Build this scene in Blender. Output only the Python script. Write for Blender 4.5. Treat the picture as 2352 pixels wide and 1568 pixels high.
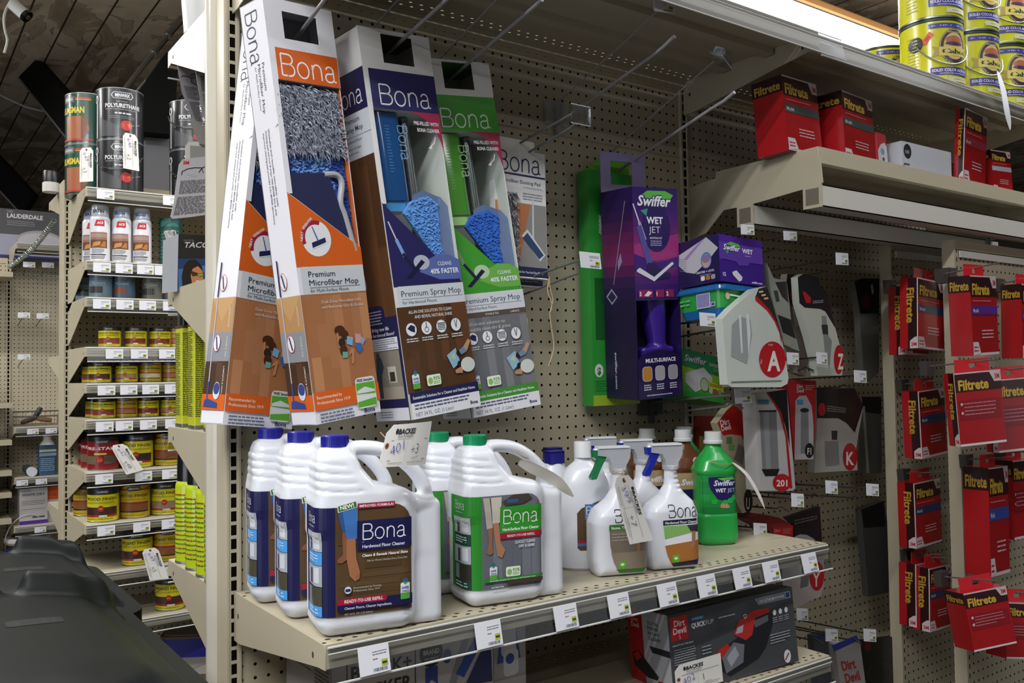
import bpy, math, random
import numpy as np
random.seed(7)
S = 0.0254          # everything below is measured in inches
FLOOR = -56.0       # height of the floor in scene inches (0 = a row of the main pegboard)
scn = bpy.context.scene
COL = scn.collection
for o in list(bpy.data.objects):
    bpy.data.objects.remove(o)

def W(x, y, z):
    return (x * S, y * S, (z - FLOOR) * S)

# ---------------------------------------------------------------- camera
cam_d = bpy.data.cameras.new('camera')
cam = bpy.data.objects.new('camera', cam_d)
COL.objects.link(cam)
cam_d.sensor_width = 36.0
cam_d.lens = 36.0 * 2025.98 / 2352.0
cam_d.clip_start = 0.05
CR = np.array([[0.81349131, -0.58140988, -0.01394385], [0.00907261, 0.03665983, -0.99928662], [0.58150629, 0.81278448, 0.03509736]])
CP = np.array([-24.6408, -64.5145, 4.2035])
from mathutils import Matrix, Vector
_m = Matrix.Identity(4)
for i in range(3):
    _m[i][0] = CR[0][i]; _m[i][1] = -CR[1][i]; _m[i][2] = -CR[2][i]
_w = W(*CP)
for i in range(3):
    _m[i][3] = _w[i]
cam.matrix_world = _m
scn.camera = cam
# ---------------------------------------------------------------- world, exposure
world = bpy.data.worlds.new('store_ambient'); scn.world = world
world.use_nodes = True
world.node_tree.nodes['Background'].inputs[0].default_value = (0.80, 0.88, 1.0, 1)
world.node_tree.nodes['Background'].inputs[1].default_value = 0.16
scn.view_settings.view_transform = 'Standard'
scn.view_settings.look = 'None'
scn.view_settings.gamma = 1.0
scn.view_settings.use_curve_mapping = False
scn.view_settings.exposure = 0.0

def area(name, pos, size, power, col=(1, 0.97, 0.93), rot=(0, 0, 0)):
    d = bpy.data.lights.new(name, 'AREA'); d.shape = 'RECTANGLE'
    d.size = size[0] * S; d.size_y = size[1] * S
    d.energy = power; d.color = col
    o = bpy.data.objects.new(name, d); COL.objects.link(o)
    o.location = W(*pos); o.rotation_euler = rot
    return o
# ceiling strip lights of the store (their housings are built further down)
STRIPS = [(-70, -60, 78), (28, -64, 78), (112, -28, 78), (140, 46, 76), (-62, 40, 78), (36, 40, 78), (-72, 132, 80), (-75, -150, 80), (60, -150, 80)]
POW = [104, 15, 40, 30, 46, 34, 76, 26, 6]
UPW = [.2, .2, .15, .12, .9, .9, .9, .2, .2]
for (x, y, z), pw, up in zip(STRIPS, POW, UPW):
    area('strip_light_glow', (x, y, z - 1.6), (86, 3.0), pw * 1.0, (0.96, 0.98, 1.0))
    area('ceiling_fill_uplight', (x, y, z + 2.6), (86, 12.0), pw * up, (1.0, 0.95, 0.88), (math.radians(180), 0, 0))  # upward fill added above each strip to brighten the ceiling
# added soft daylight-toned fills, left and far right behind the camera; no windows built
area('soft_fill_right', (190, -235, 10), (120, 80), 8, (0.86, 0.93, 1.0), (math.radians(90), 0, math.radians(20)))
area('soft_fill_left', (-230, -70, 10), (140, 80), 60, (0.88, 0.94, 1.0), (math.radians(90), 0, math.radians(-85)))

# ---------------------------------------------------------------- materials
def lin(h):
    h = h.lstrip('#')
    r = [int(h[i:i + 2], 16) / 255 for i in (0, 2, 4)]
    return tuple((c / 12.92 if c <= .04045 else ((c + .055) / 1.055) ** 2.4) for c in r)
_mats = {}
def N(nt, t, **k):
    n = nt.nodes.new(t)
    for a, b in k.items():
        setattr(n, a, b)
    return n
def mat(hexc, rough=.5, metal=0, nz=.06, sc=6.0, coat=0, bump=0, emit=0, name=None, alpha=1, spec=.5, sub=0):
    key = (hexc, rough, metal, nz, sc, coat, bump, emit, name, alpha, spec, sub)
    if key in _mats:
        return _mats[key]
    m = bpy.data.materials.new(name or ('paint_' + hexc.strip('#')))
    m.use_nodes = True
    nt = m.node_tree; b = nt.nodes['Principled BSDF']; L = nt.links
    c = lin(hexc)
    tc = N(nt, 'ShaderNodeTexCoord'); no = N(nt, 'ShaderNodeTexNoise')
    no.inputs['Scale'].default_value = sc; no.inputs['Detail'].default_value = 3
    L.new(tc.outputs['Object'], no.inputs['Vector'])
    mx = N(nt, 'ShaderNodeMix', data_type='RGBA')
    mx.inputs[6].default_value = tuple(x * (1 - nz) for x in c) + (1,)
    mx.inputs[7].default_value = tuple(min(1, x * (1 + nz)) for x in c) + (1,)
    L.new(no.outputs[0], mx.inputs[0]); L.new(mx.outputs[2], b.inputs['Base Color'])
    b.inputs['Roughness'].default_value = rough; b.inputs['Metallic'].default_value = metal
    b.inputs['Specular IOR Level'].default_value = spec
    if coat:
        b.inputs['Coat Weight'].default_value = coat; b.inputs['Coat Roughness'].default_value = .12
    if bump:
        bp = N(nt, 'ShaderNodeBump'); bp.inputs['Strength'].default_value = bump
        bp.inputs['Distance'].default_value = .001
        L.new(no.outputs[0], bp.inputs['Height']); L.new(bp.outputs[0], b.inputs['Normal'])
    if emit:
        b.inputs['Emission Color'].default_value = c + (1,); b.inputs['Emission Strength'].default_value = emit
    if alpha < 1:
        b.inputs['Alpha'].default_value = alpha
    if sub:
        b.inputs['Subsurface Weight'].default_value = sub
        b.inputs['Subsurface Radius'].default_value = (.01, .01, .01)
    _mats[key] = m
    return m
def clear(tint='ffffff', gloss=.12, rough=.08, name='clear_plastic'):
    """thin clear plastic: mostly see-through with a real reflection"""
    key = ('clear', tint, gloss, rough)
    if key in _mats:
        return _mats[key]
    m = bpy.data.materials.new(name); m.use_nodes = True
    nt = m.node_tree; nt.nodes.clear(); L = nt.links
    out = N(nt, 'ShaderNodeOutputMaterial'); tr = N(nt, 'ShaderNodeBsdfTransparent'); gl = N(nt, 'ShaderNodeBsdfGlossy')
    tr.inputs[0].default_value = lin(tint) + (1,)
    gl.inputs[0].default_value = (1, 1, 1, 1); gl.inputs[1].default_value = rough
    lw = N(nt, 'ShaderNodeLayerWeight'); lw.inputs[0].default_value = .35
    ma = N(nt, 'ShaderNodeMath', operation='MULTIPLY_ADD'); ma.inputs[1].default_value = .35; ma.inputs[2].default_value = gloss
    L.new(lw.outputs[1], ma.inputs[0])
    ms = N(nt, 'ShaderNodeMixShader')
    L.new(ma.outputs[0], ms.inputs[0]); L.new(tr.outputs[0], ms.inputs[1]); L.new(gl.outputs[0], ms.inputs[2])
    L.new(ms.outputs[0], out.inputs[0])
    _mats[key] = m
    return m
BEIGE = 'b3aa93'
def holes_mat(kind, hexc=BEIGE, rough=.42, name='perforated_enamel', y0=0, nrows=2, ystep=1.0):
    """enamelled sheet steel with a 1-inch pattern of punched holes or slots (object space, inches)"""
    key = ('holes', kind, hexc, rough, y0, nrows, ystep)
    if key in _mats:
        return _mats[key]
    m = bpy.data.materials.new(name); m.use_nodes = True
    nt = m.node_tree; L = nt.links; b = nt.nodes['Principled BSDF']
    b.inputs['Roughness'].default_value = rough
    tc = N(nt, 'ShaderNodeTexCoord'); sx = N(nt, 'ShaderNodeSeparateXYZ'); L.new(tc.outputs['Object'], sx.inputs[0])
    def mth(op, a, b_=None, c_=None):
        n = N(nt, 'ShaderNodeMath', operation=op)
        for i, v in enumerate((a, b_, c_)):
            if v is None: continue
            if isinstance(v, (int, float)): n.inputs[i].default_value = v
            else: L.new(v, n.inputs[i])
        return n.outputs[0]
    X = mth('DIVIDE', sx.outputs[0], S); Y = mth('DIVIDE', sx.outputs[1], S); Z = mth('DIVIDE', sx.outputs[2], S)
    fr = lambda v: mth('SUBTRACT', mth('FRACT', mth('ADD', v, 100.5)), .5)
    if kind == 'peg':
        dx = fr(X); dz = fr(Z)
        d = mth('SQRT', mth('ADD', mth('MULTIPLY', dx, dx), mth('MULTIPLY', dz, dz)))
        h = mth('LESS_THAN', d, .125)
    elif kind == 'slot':
        dx = X; dz = fr(Z)
        h = mth('MULTIPLY', mth('LESS_THAN', mth('ABSOLUTE', dx), .2), mth('LESS_THAN', mth('ABSOLUTE', dz), .37))
    else:   # deck rows
        h = None
        for (yy, st) in ((-15.1, 0), (-15.65, .5), (-1.0, 0), (-1.75, .5)):
            dx = fr(mth('ADD', X, st)); dy = mth('SUBTRACT', Y, yy)
            e = mth('ADD', mth('MULTIPLY', mth('MULTIPLY', dx, dx), 30), mth('MULTIPLY', mth('MULTIPLY', dy, dy), 60))
            q = mth('LESS_THAN', e, 1.0)
            h = q if h is None else mth('MAXIMUM', h, q)
    no = N(nt, 'ShaderNodeTexNoise'); no.inputs['Scale'].default_value = 2.5; no.inputs['Detail'].default_value = 4
    L.new(tc.outputs['Object'], no.inputs['Vector'])
    c = lin(hexc)
    m1 = N(nt, 'ShaderNodeMix', data_type='RGBA')
    m1.inputs[6].default_value = tuple(x * .93 for x in c) + (1,); m1.inputs[7].default_value = tuple(x * 1.06 for x in c) + (1,)
    L.new(no.outputs[0], m1.inputs[0])
    if kind == 'deck':
        L.new(m1.outputs[2], b.inputs['Base Color'])
        out = [n for n in nt.nodes if n.type == 'OUTPUT_MATERIAL'][0]
        tr = N(nt, 'ShaderNodeBsdfTransparent'); ms = N(nt, 'ShaderNodeMixShader')
        L.new(h, ms.inputs[0]); L.new(b.outputs[0], ms.inputs[1]); L.new(tr.outputs[0], ms.inputs[2]); L.new(ms.outputs[0], out.inputs[0])
    else:
        m2 = N(nt, 'ShaderNodeMix', data_type='RGBA')
        L.new(h, m2.inputs[0]); L.new(m1.outputs[2], m2.inputs[6]); m2.inputs[7].default_value = (.006, .005, .004, 1)
        L.new(m2.outputs[2], b.inputs['Base Color'])
        L.new(mth('MULTIPLY_ADD', h, -.5, .5), b.inputs['Specular IOR Level'])
    _mats[key] = m
    return m
ENAMEL = lambda: mat(BEIGE, .38, 0, .05, 3, name='beige_enamel')

# ---------------------------------------------------------------- mesh builder
class B:
    def __init__(s, T=None):
        s.v = []; s.f = []; s.mi = []; s.mats = []; s.T = T
    def _m(s, m):
        if m not in s.mats: s.mats.append(m)
        return s.mats.index(m)
    def add(s, V, F, m, T=None):
        V = np.asarray(V, float).reshape(-1, 3)
        T = T if T is not None else s.T
        if T is not None: V = V @ T[:3, :3].T + T[:3, 3]
        k = len(s.v); s.v.extend(V.tolist()); i = s._m(m)
        for f in F:
            s.f.append(tuple(a + k for a in f)); s.mi.append(i)
        return s
    def poly(s, pts, m):
        return s.add(pts, [tuple(range(len(pts)))], m)
    def box(s, x0, x1, y0, y1, z0, z1, m, T=None):
        V = [(x, y, z) for z in (z0, z1) for y in (y0, y1) for x in (x0, x1)]
        F = [(0, 2, 3, 1), (4, 5, 7, 6), (0, 1, 5, 4), (2, 6, 7, 3), (0, 4, 6, 2), (1, 3, 7, 5)]
        return s.add(V, F, m, T)
    def prism(s, p2, a, b, m, ax='y', side=None):
        """outline p2 in the two other axes, from a to b along ax"""
        n = len(p2)
        def P(p, t):
            return {'y': (p[0], t, p[1]), 'x': (t, p[0], p[1]), 'z': (p[0], p[1], t)}[ax]
        V = [P(p, a) for p in p2] + [P(p, b) for p in p2]
        ar = sum(p2[i][0] * p2[(i + 1) % n][1] - p2[(i + 1) % n][0] * p2[i][1] for i in range(n))
        flip = (ar > 0) != (ax == 'y')
        fa = tuple(range(n)); fb = tuple(range(n, 2 * n))
        F = [fa[::-1] if flip else fa, fb if flip else fb[::-1]]
        s.add(V, F, m)
        Q = []
        for i in range(n):
            j = (i + 1) % n
            q = (i, j, n + j, n + i)
            Q.append(q if flip else q[::-1])
        k = len(s.v) - 2 * n; mi = s._m(side or m)
        for q in Q:
            s.f.append(tuple(x + k for x in q)); s.mi.append(mi)
        return s
    def tube(s, pts, r, m, n=8, closed=False, caps=True):
        P = np.array(pts, float); K = len(P)
        rr = np.full(K, r) if np.isscalar(r) else np.array(r, float)
        V = []; up = None
        for i in range(K):
            a = P[(i + 1) % K] if (i < K - 1 or closed) else P[i]
            b = P[i - 1] if (i > 0 or closed) else P[i]
            t = a - b; t /= np.linalg.norm(t) + 1e-12
            if up is None:
                up = np.array([0, 0, 1.]) if abs(t[2]) < .9 else np.array([1., 0, 0])
            u = up - t * (up @ t); u /= np.linalg.norm(u) + 1e-12; w = np.cross(t, u); up = u
            for k in range(n):
                an = 2 * math.pi * k / n
                V.append(P[i] + rr[i] * (math.cos(an) * u + math.sin(an) * w))
        F = []
        for i in range(K if closed else K - 1):
            j = (i + 1) % K
            for k in range(n):
                l = (k + 1) % n
                F.append((i * n + k, i * n + l, j * n + l, j * n + k))
        if caps and not closed:
            F.append(tuple(range(n))[::-1]); F.append(tuple((K - 1) * n + k for k in range(n)))
        return s.add(V, F, m)
    def lathe(s, prof, m, n=32, c=(0, 0), sx=1, sy=1, ang=(0, 360)):
        full = ang[1] - ang[0] >= 360
        K = n if full else n + 1
        V = []
        for r, z in prof:
            for k in range(K):
                a = math.radians(ang[0] + (ang[1] - ang[0]) * k / n)
                V.append((c[0] + r * sx * math.cos(a), c[1] + r * sy * math.sin(a), z))
        F = []
        for i in range(len(prof) - 1):
            for k in range(n):
                l = (k + 1) % K
                F.append((i * K + k, i * K + l, (i + 1) * K + l, (i + 1) * K + k))
        return s.add(V, F, m)
    def rbox(s, x0, x1, y0, y1, z0, z1, r, m, n=4, ax='z'):
        """box with rounded edges along one axis"""
        a0, a1, b0, b1, c0, c1 = {'z': (x0, x1, y0, y1, z0, z1), 'y': (x0, x1, z0, z1, y0, y1), 'x': (y0, y1, z0, z1, x0, x1)}[ax]
        return s.prism(rrect(a0, b0, a1, b1, r, n), c0, c1, m, ax)
    def build(s, name, parent=None, origin=(0, 0, 0), smooth=35, kind=None):
        me = bpy.data.meshes.new(name)
        V = (np.array(s.v) - np.array(origin)) * S
        me.from_pydata(V.tolist(), [], s.f)
        for m in s.mats: me.materials.append(m)
        me.polygons.foreach_set('material_index', s.mi)
        if smooth:
            me.polygons.foreach_set('use_smooth', [True] * len(s.f))
            me.update()
            me.set_sharp_from_angle(angle=math.radians(smooth))
        me.update()
        o = bpy.data.objects.new(name, me); COL.objects.link(o)
        if parent is not None: o.parent = parent
        if kind: o['kind'] = kind
        return o
def rrect(x0, y0, x1, y1, r, n=4):
    out = []
    for cx, cy, a0 in ((x1 - r, y1 - r, 0), (x0 + r, y1 - r, 90), (x0 + r, y0 + r, 180), (x1 - r, y0 + r, 270)):
        for k in range(n + 1):
            a = math.radians(a0 + 90 * k / n)
            out.append((cx + r * math.cos(a), cy + r * math.sin(a)))
    return out
def ell(cx, cy, rx, ry, n=28, a0=0, a1=360):
    return [(cx + rx * math.cos(math.radians(a0 + (a1 - a0) * k / n)), cy + ry * math.sin(math.radians(a0 + (a1 - a0) * k / n))) for k in range(n)]
def eul(r, p, y):
    """roll about Y, pitch about X, yaw about Z, degrees"""
    r, p, y = np.radians([r, p, y])
    Ry = np.array([[np.cos(r), 0, np.sin(r)], [0, 1, 0], [-np.sin(r), 0, np.cos(r)]])
    Rx = np.array([[1, 0, 0], [0, np.cos(p), -np.sin(p)], [0, np.sin(p), np.cos(p)]])
    Rz = np.array([[np.cos(y), -np.sin(y), 0], [np.sin(y), np.cos(y), 0], [0, 0, 1]])
    return Rz @ Rx @ Ry
def mtx(pos=(0, 0, 0), rpy=(0, 0, 0)):
    T = np.eye(4); T[:3, :3] = eul(*rpy); T[:3, 3] = pos
    return T
def place(o, pos, rpy=(0, 0, 0), k=1.0):
    R3 = eul(*rpy) * k; m = Matrix.Identity(4); w = W(*pos)
    for i in range(3):
        for j in range(3): m[i][j] = R3[i][j]
        m[i][3] = w[i]
    o.matrix_world = m
    return o
def thing(name, label, cat, pos, rpy=(0, 0, 0), group=None):
    o = bpy.data.objects.new(name, None); COL.objects.link(o)
    o.empty_display_size = .05
    place(o, pos, rpy)
    return tag(o, label, cat, group)
def tag(o, label, cat, group=None):
    o['label'] = label; o['category'] = cat
    if group: o['group'] = group
    return o
def dup(root, pos, rpy, label, group=None):
    r = root.copy(); COL.objects.link(r); r['label'] = label
    if group: r['group'] = group
    for ch in list(root.children):
        c = ch.copy(); COL.objects.link(c); c.parent = r
        for g in list(ch.children):
            d = g.copy(); COL.objects.link(d); d.parent = c
    place(r, pos, rpy)
    return r
def unp(u, v, X=None, Y=None, Z=None):
    """point of the room seen in direction (u, v) on the plane X, Y or Z = const, inches"""
    d = CR.T @ np.array([(u - 1176) / 2025.98, (v - 784) / 2025.98, 1.0])
    t = (X - CP[0]) / d[0] if X is not None else (Y - CP[1]) / d[1] if Y is not None else (Z - CP[2]) / d[2]
    return CP + d * t

# ---------------------------------------------------------------- lettering
_tx = {}
def text_mesh(t, off=0, sp=1.0, shear=0):
    k = (t, off, sp, shear)
    if k not in _tx:
        cu = bpy.data.curves.new('lettering', 'FONT'); cu.body = t; cu.size = 1; cu.offset = off
        cu.resolution_u = 2; cu.space_character = sp; cu.shear = shear
        ob = bpy.data.objects.new('lettering', cu)
        me = ob.to_mesh()
        V = np.array([v.co[:2] for v in me.vertices]) if len(me.vertices) else np.zeros((0, 2))
        F = [tuple(p.vertices) for p in me.polygons]
        ob.to_mesh_clear()
        bpy.data.objects.remove(ob); bpy.data.curves.remove(cu)
        _tx[k] = (V, F)
    return _tx[k]
def clip_half(P, ax, lim, keep):
    out = []
    for i in range(len(P)):
        a, b = P[i - 1], P[i]; ia, ib = (a[ax] - lim) * keep >= 0, (b[ax] - lim) * keep >= 0
        if ia != ib:
            t = (lim - a[ax]) / (b[ax] - a[ax]); out.append((a[0] + (b[0] - a[0]) * t, a[1] + (b[1] - a[1]) * t))
        if ib: out.append(b)
    return out
def grid_clip(pts, g):
    """cut an outline into cells so that it can follow a curved surface"""
    pts = [tuple(map(float, p)) for p in pts]
    xs = [p[0] for p in pts]; ys = [p[1] for p in pts]; P = []; F = []
    nx = max(1, math.ceil((max(xs) - min(xs)) / g)); ny = max(1, math.ceil((max(ys) - min(ys)) / (g * 1.5)))
    wx = (max(xs) - min(xs)) / nx; wy = (max(ys) - min(ys)) / ny
    for i in range(nx):
        A = clip_half(clip_half(pts, 0, min(xs) + i * wx, 1), 0, min(xs) + (i + 1) * wx, -1)
        if len(A) < 3: continue
        for j in range(ny):
            C = clip_half(clip_half(A, 1, min(ys) + j * wy, 1), 1, min(ys) + (j + 1) * wy, -1)
            if len(C) < 3: continue
            k = len(P); P += C; F.append(tuple(range(k, k + len(C))))
    return P, F
class Lab:
    """printing on a surface: fn(u, v, off) -> xyz; every call prints a hair above the last"""
    def __init__(s, b, fn, off=.012, step=.003, seg=None, rough=.4, coat=0, gv=False):
        s.b = b; s.fn = fn; s.o = off; s.st = step; s.seg = seg; s.gv = gv; s.rough = rough; s.coat = coat; s.rot = None
    def _m(s, c):
        return c if not isinstance(c, str) else mat(c, s.rough, 0, .03, 20, s.coat)
    def _put(s, P, F, c):
        P = np.asarray(P, float)
        if s.rot:
            cx, cy, a = s.rot; ca, sa = math.cos(a), math.sin(a)
            d = P - (cx, cy); P = np.stack([cx + d[:, 0] * ca - d[:, 1] * sa, cy + d[:, 0] * sa + d[:, 1] * ca], 1)
        V = s.fn(P[:, 0], P[:, 1], np.full(len(P), s.o)); s.o += s.st
        s.b.add(np.stack(V, 1), F, s._m(c))
    def rect(s, u0, v0, u1, v1, c):
        if s.gv: return s.poly([(u0, v0), (u1, v0), (u1, v1), (u0, v1)], c)
        n = 1 if not s.seg else max(1, int(math.ceil(abs(u1 - u0) / s.seg)))
        P = []; F = []
        for i in range(n + 1):
            u = u0 + (u1 - u0) * i / n; P += [(u, v0), (u, v1)]
        for i in range(n): F.append((2 * i, 2 * i + 2, 2 * i + 3, 2 * i + 1))
        s._put(P, F, c); return s
    def poly(s, pts, c):
        if s.seg:
            P, F = grid_clip(pts, s.seg)
            if P: s._put(P, F, c)
            return s
        s._put(pts, [tuple(range(len(pts)))], c); return s
    def fan(s, pts, c):
        if s.seg: return s.poly(pts, c)
        P = [tuple(np.mean(np.array(pts), 0))] + list(pts); n = len(pts)
        s._put(P, [(0, 1 + i, 1 + (i + 1) % n) for i in range(n)], c); return s
    def ell(s, cx, cy, rx, ry, c, n=24):
        return s.fan(ell(cx, cy, rx, ry, n), c)
    def ring(s, cx, cy, rx, ry, w, c, n=28, a0=0, a1=360):
        P = []; F = []
        full = a1 - a0 >= 360
        K = n if full else n + 1
        for k in range(K):
            a = math.radians(a0 + (a1 - a0) * k / n); x, y = math.cos(a), math.sin(a)
            P += [(cx + rx * x, cy + ry * y), (cx + (rx - w) * x, cy + (ry - w) * y)]
        for k in range(n):
            j = (k + 1) % K; F.append((2 * k, 2 * j, 2 * j + 1, 2 * k + 1))
        s._put(P, F, c); return s
    def line(s, pts, w, c):
        for (a, b) in zip(pts[:-1], pts[1:]):
            d = np.array(b) - np.array(a); d = d / (np.linalg.norm(d) + 1e-9) * w / 2; n = np.array([-d[1], d[0]])
            a_, b_ = np.array(a) - d, np.array(b) + d
            s._put([a_ - n, b_ - n, b_ + n, a_ + n], [(0, 1, 2, 3)], c); s.o -= s.st * .8
        s.o += s.st; return s
    def text(s, t, u, v, h, c, w=None, al='L', off=0, sp=1.0, shear=0, rot=0):
        """baseline-left (or centre) at u, v; cap height h; optional total width w"""
        V, F = text_mesh(t, off, sp, shear)
        if len(V) == 0: return s
        x0, x1 = V[:, 0].min(), V[:, 0].max()
        k = h / .73; kx = (w / (x1 - x0)) if w else k
        P = np.stack([(V[:, 0] - x0) * kx, V[:, 1] * k], 1)
        if al == 'C': P[:, 0] -= (x1 - x0) * kx / 2
        if al == 'R': P[:, 0] -= (x1 - x0) * kx
        if rot:
            a = math.radians(rot); P = np.stack([P[:, 0] * math.cos(a) - P[:, 1] * math.sin(a), P[:, 0] * math.sin(a) + P[:, 1] * math.cos(a)], 1)
        s._put(P + (u, v), F, c); return s
    def lines(s, u0, v0, u1, v1, n, c, fill=.5, rnd=None, vert=False):
        """small print: n rows of strokes"""
        rnd = rnd or random.Random(int(abs(u0 * 977 + v0 * 131 + n) * 10))
        P = []; F = []
        H = (v1 - v0) / n
        for i in range(n):
            y0 = v1 - (i + 1) * H + H * (1 - fill) / 2; y1 = y0 + H * fill
            x = u0; end = u1 - (u1 - u0) * (rnd.random() * .35 if i % 4 == 3 else rnd.random() * .06)
            while x < end:
                l = min(end - x, H * fill * (1.2 + rnd.random() * 4.5))
                k = len(P); P += [(x, y0), (x + l, y0), (x + l, y1), (x, y1)]; F.append((k, k + 1, k + 2, k + 3))
                x += l + H * fill * .55
        if P: s._put(P, F, c)
        return s
def flat(o, ex, ez, nrm):
    o, ex, ez, nrm = [np.array(a, float) for a in (o, ex, ez, nrm)]
    def fn(u, v, off):
        P = o[None] + u[:, None] * ex + v[:, None] * ez + off[:, None] * nrm
        return P[:, 0], P[:, 1], P[:, 2]
    return fn
def cyl(r, th0=-90, c=(0, 0)):
    """u = arc length from the direction th0 (deg), v = height"""
    def fn(u, v, off):
        a = math.radians(th0) + u / r
        return c[0] + (r + off) * np.cos(a), c[1] + (r + off) * np.sin(a), v
    return fn

# ---------------------------------------------------------------- implicit surfaces (for moulded shapes)
def nets(fn, lo, hi, h):
    lo = np.array(lo, float); n = np.maximum(2, np.ceil((np.array(hi) - lo) / h).astype(int) + 1)
    g = [lo[i] + h * np.arange(n[i]) for i in range(3)]
    X, Y, Z = np.meshgrid(*g, indexing='ij')
    D = fn(X, Y, Z)
    ins = D < 0
    acc = np.zeros(tuple(n - 1) + (3,)); cnt = np.zeros(tuple(n - 1))
    idx = np.indices(tuple(n - 1)).astype(float)
    offs = [(i, j, k) for i in (0, 1) for j in (0, 1) for k in (0, 1)]
    def sl(a, o): return a[o[0]:o[0] + n[0] - 1, o[1]:o[1] + n[1] - 1, o[2]:o[2] + n[2] - 1]
    for a in offs:
        for ax in range(3):
            if a[ax] == 1: continue
            b = list(a); b[ax] = 1
            da, db = sl(D, a), sl(D, b)
            cr = (da < 0) != (db < 0)
            t = np.where(cr, da / (da - db + 1e-12), 0)
            for c in range(3):
                acc[..., c] += np.where(cr, a[c] + (t if c == ax else 0), 0)
            cnt += cr
    act = cnt > 0
    ids = -np.ones(act.shape, int); ids[act] = np.arange(act.sum())
    V = (np.stack([idx[0], idx[1], idx[2]], -1)[act] + acc[act] / cnt[act][:, None]) * h + lo
    F = []
    for ax in range(3):
        a1, a2 = [(1, 2), (2, 0), (0, 1)][ax]
        s0 = [slice(1, n[0] - 1), slice(1, n[1] - 1), slice(1, n[2] - 1)]; s0[ax] = slice(0, n[ax] - 1)
        s1 = list(s0); s1[ax] = slice(1, n[ax])
        A = ins[tuple(s0)]; Bm = ins[tuple(s1)]
        for sgn, msk in ((0, A & ~Bm), (1, ~A & Bm)):
            p = np.argwhere(msk)
            if len(p) == 0: continue
            p = p + np.array([s0[0].start, s0[1].start, s0[2].start])
            e1 = np.zeros(3, int); e1[a1] = 1; e2 = np.zeros(3, int); e2[a2] = 1
            q = [p - e1 - e2, p - e2, p, p - e1]
            q = [ids[tuple(x.T)] for x in q]
            f = np.stack(q, 1)
            if sgn: f = f[:, ::-1]
            F.append(f)
    F = np.concatenate(F) if F else np.zeros((0, 4), int)
    return V, [tuple(int(i) for i in f) for f in F]
def smin(a, b, k): 
    h = np.clip(.5 + .5 * (b - a) / k, 0, 1); return b * (1 - h) + a * h - k * h * (1 - h)
def smax(a, b, k): return -smin(-a, -b, k)
def sd_rbox(X, Y, Z, c, hs, r):
    qx, qy, qz = abs(X - c[0]) - hs[0] + r, abs(Y - c[1]) - hs[1] + r, abs(Z - c[2]) - hs[2] + r
    return np.sqrt(np.maximum(qx, 0) ** 2 + np.maximum(qy, 0) ** 2 + np.maximum(qz, 0) ** 2) + np.minimum(np.maximum(qx, np.maximum(qy, qz)), 0) - r
def sd_cap(X, Y, Z, a, b, ra, rb=None, sy=1.0):
    a = np.array(a, float); b = np.array(b, float); rb = ra if rb is None else rb
    d = b - a; L2 = (d ** 2).sum()
    t = np.clip(((X - a[0]) * d[0] + (Y - a[1]) * d[1] * 1 + (Z - a[2]) * d[2]) / L2, 0, 1)
    return np.sqrt((X - a[0] - t * d[0]) ** 2 + ((Y - a[1] - t * d[1]) / sy) ** 2 + (Z - a[2] - t * d[2]) ** 2) - (ra + (rb - ra) * t)
def sd_poly2(X, Z, P):
    """signed distance to a 2-D outline"""
    P = np.array(P, float); n = len(P)
    d = np.full(X.shape, 1e9); s = np.ones(X.shape)
    for i in range(n):
        a = P[i]; b = P[i - 1]; e = b - a; wx, wz = X - a[0], Z - a[1]
        t = np.clip((wx * e[0] + wz * e[1]) / (e @ e + 1e-12), 0, 1)
        d = np.minimum(d, (wx - e[0] * t) ** 2 + (wz - e[1] * t) ** 2)
        c1 = Z >= a[1]; c2 = Z < b[1]; c3 = e[0] * wz > e[1] * wx
        s = np.where((c1 & c2 & c3) | (~c1 & ~c2 & ~c3), -s, s)
    return s * np.sqrt(d)
def catm(P, k=6, closed=False):
    P = [np.array(p, float) for p in P]; n = len(P); out = []
    for i in range(n if closed else n - 1):
        p0 = P[i - 1] if (i > 0 or closed) else P[i]; p1 = P[i]; p2 = P[(i + 1) % n]; p3 = P[(i + 2) % n] if (i + 2 < n or closed) else p2
        for j in range(k):
            t = j / k
            out.append(tuple(.5 * ((2 * p1) + (-p0 + p2) * t + (2 * p0 - 5 * p1 + 4 * p2 - p3) * t * t + (-p0 + 3 * p1 - 3 * p2 + p3) * t ** 3)))
    if not closed: out.append(tuple(P[-1]))
    return out
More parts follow.
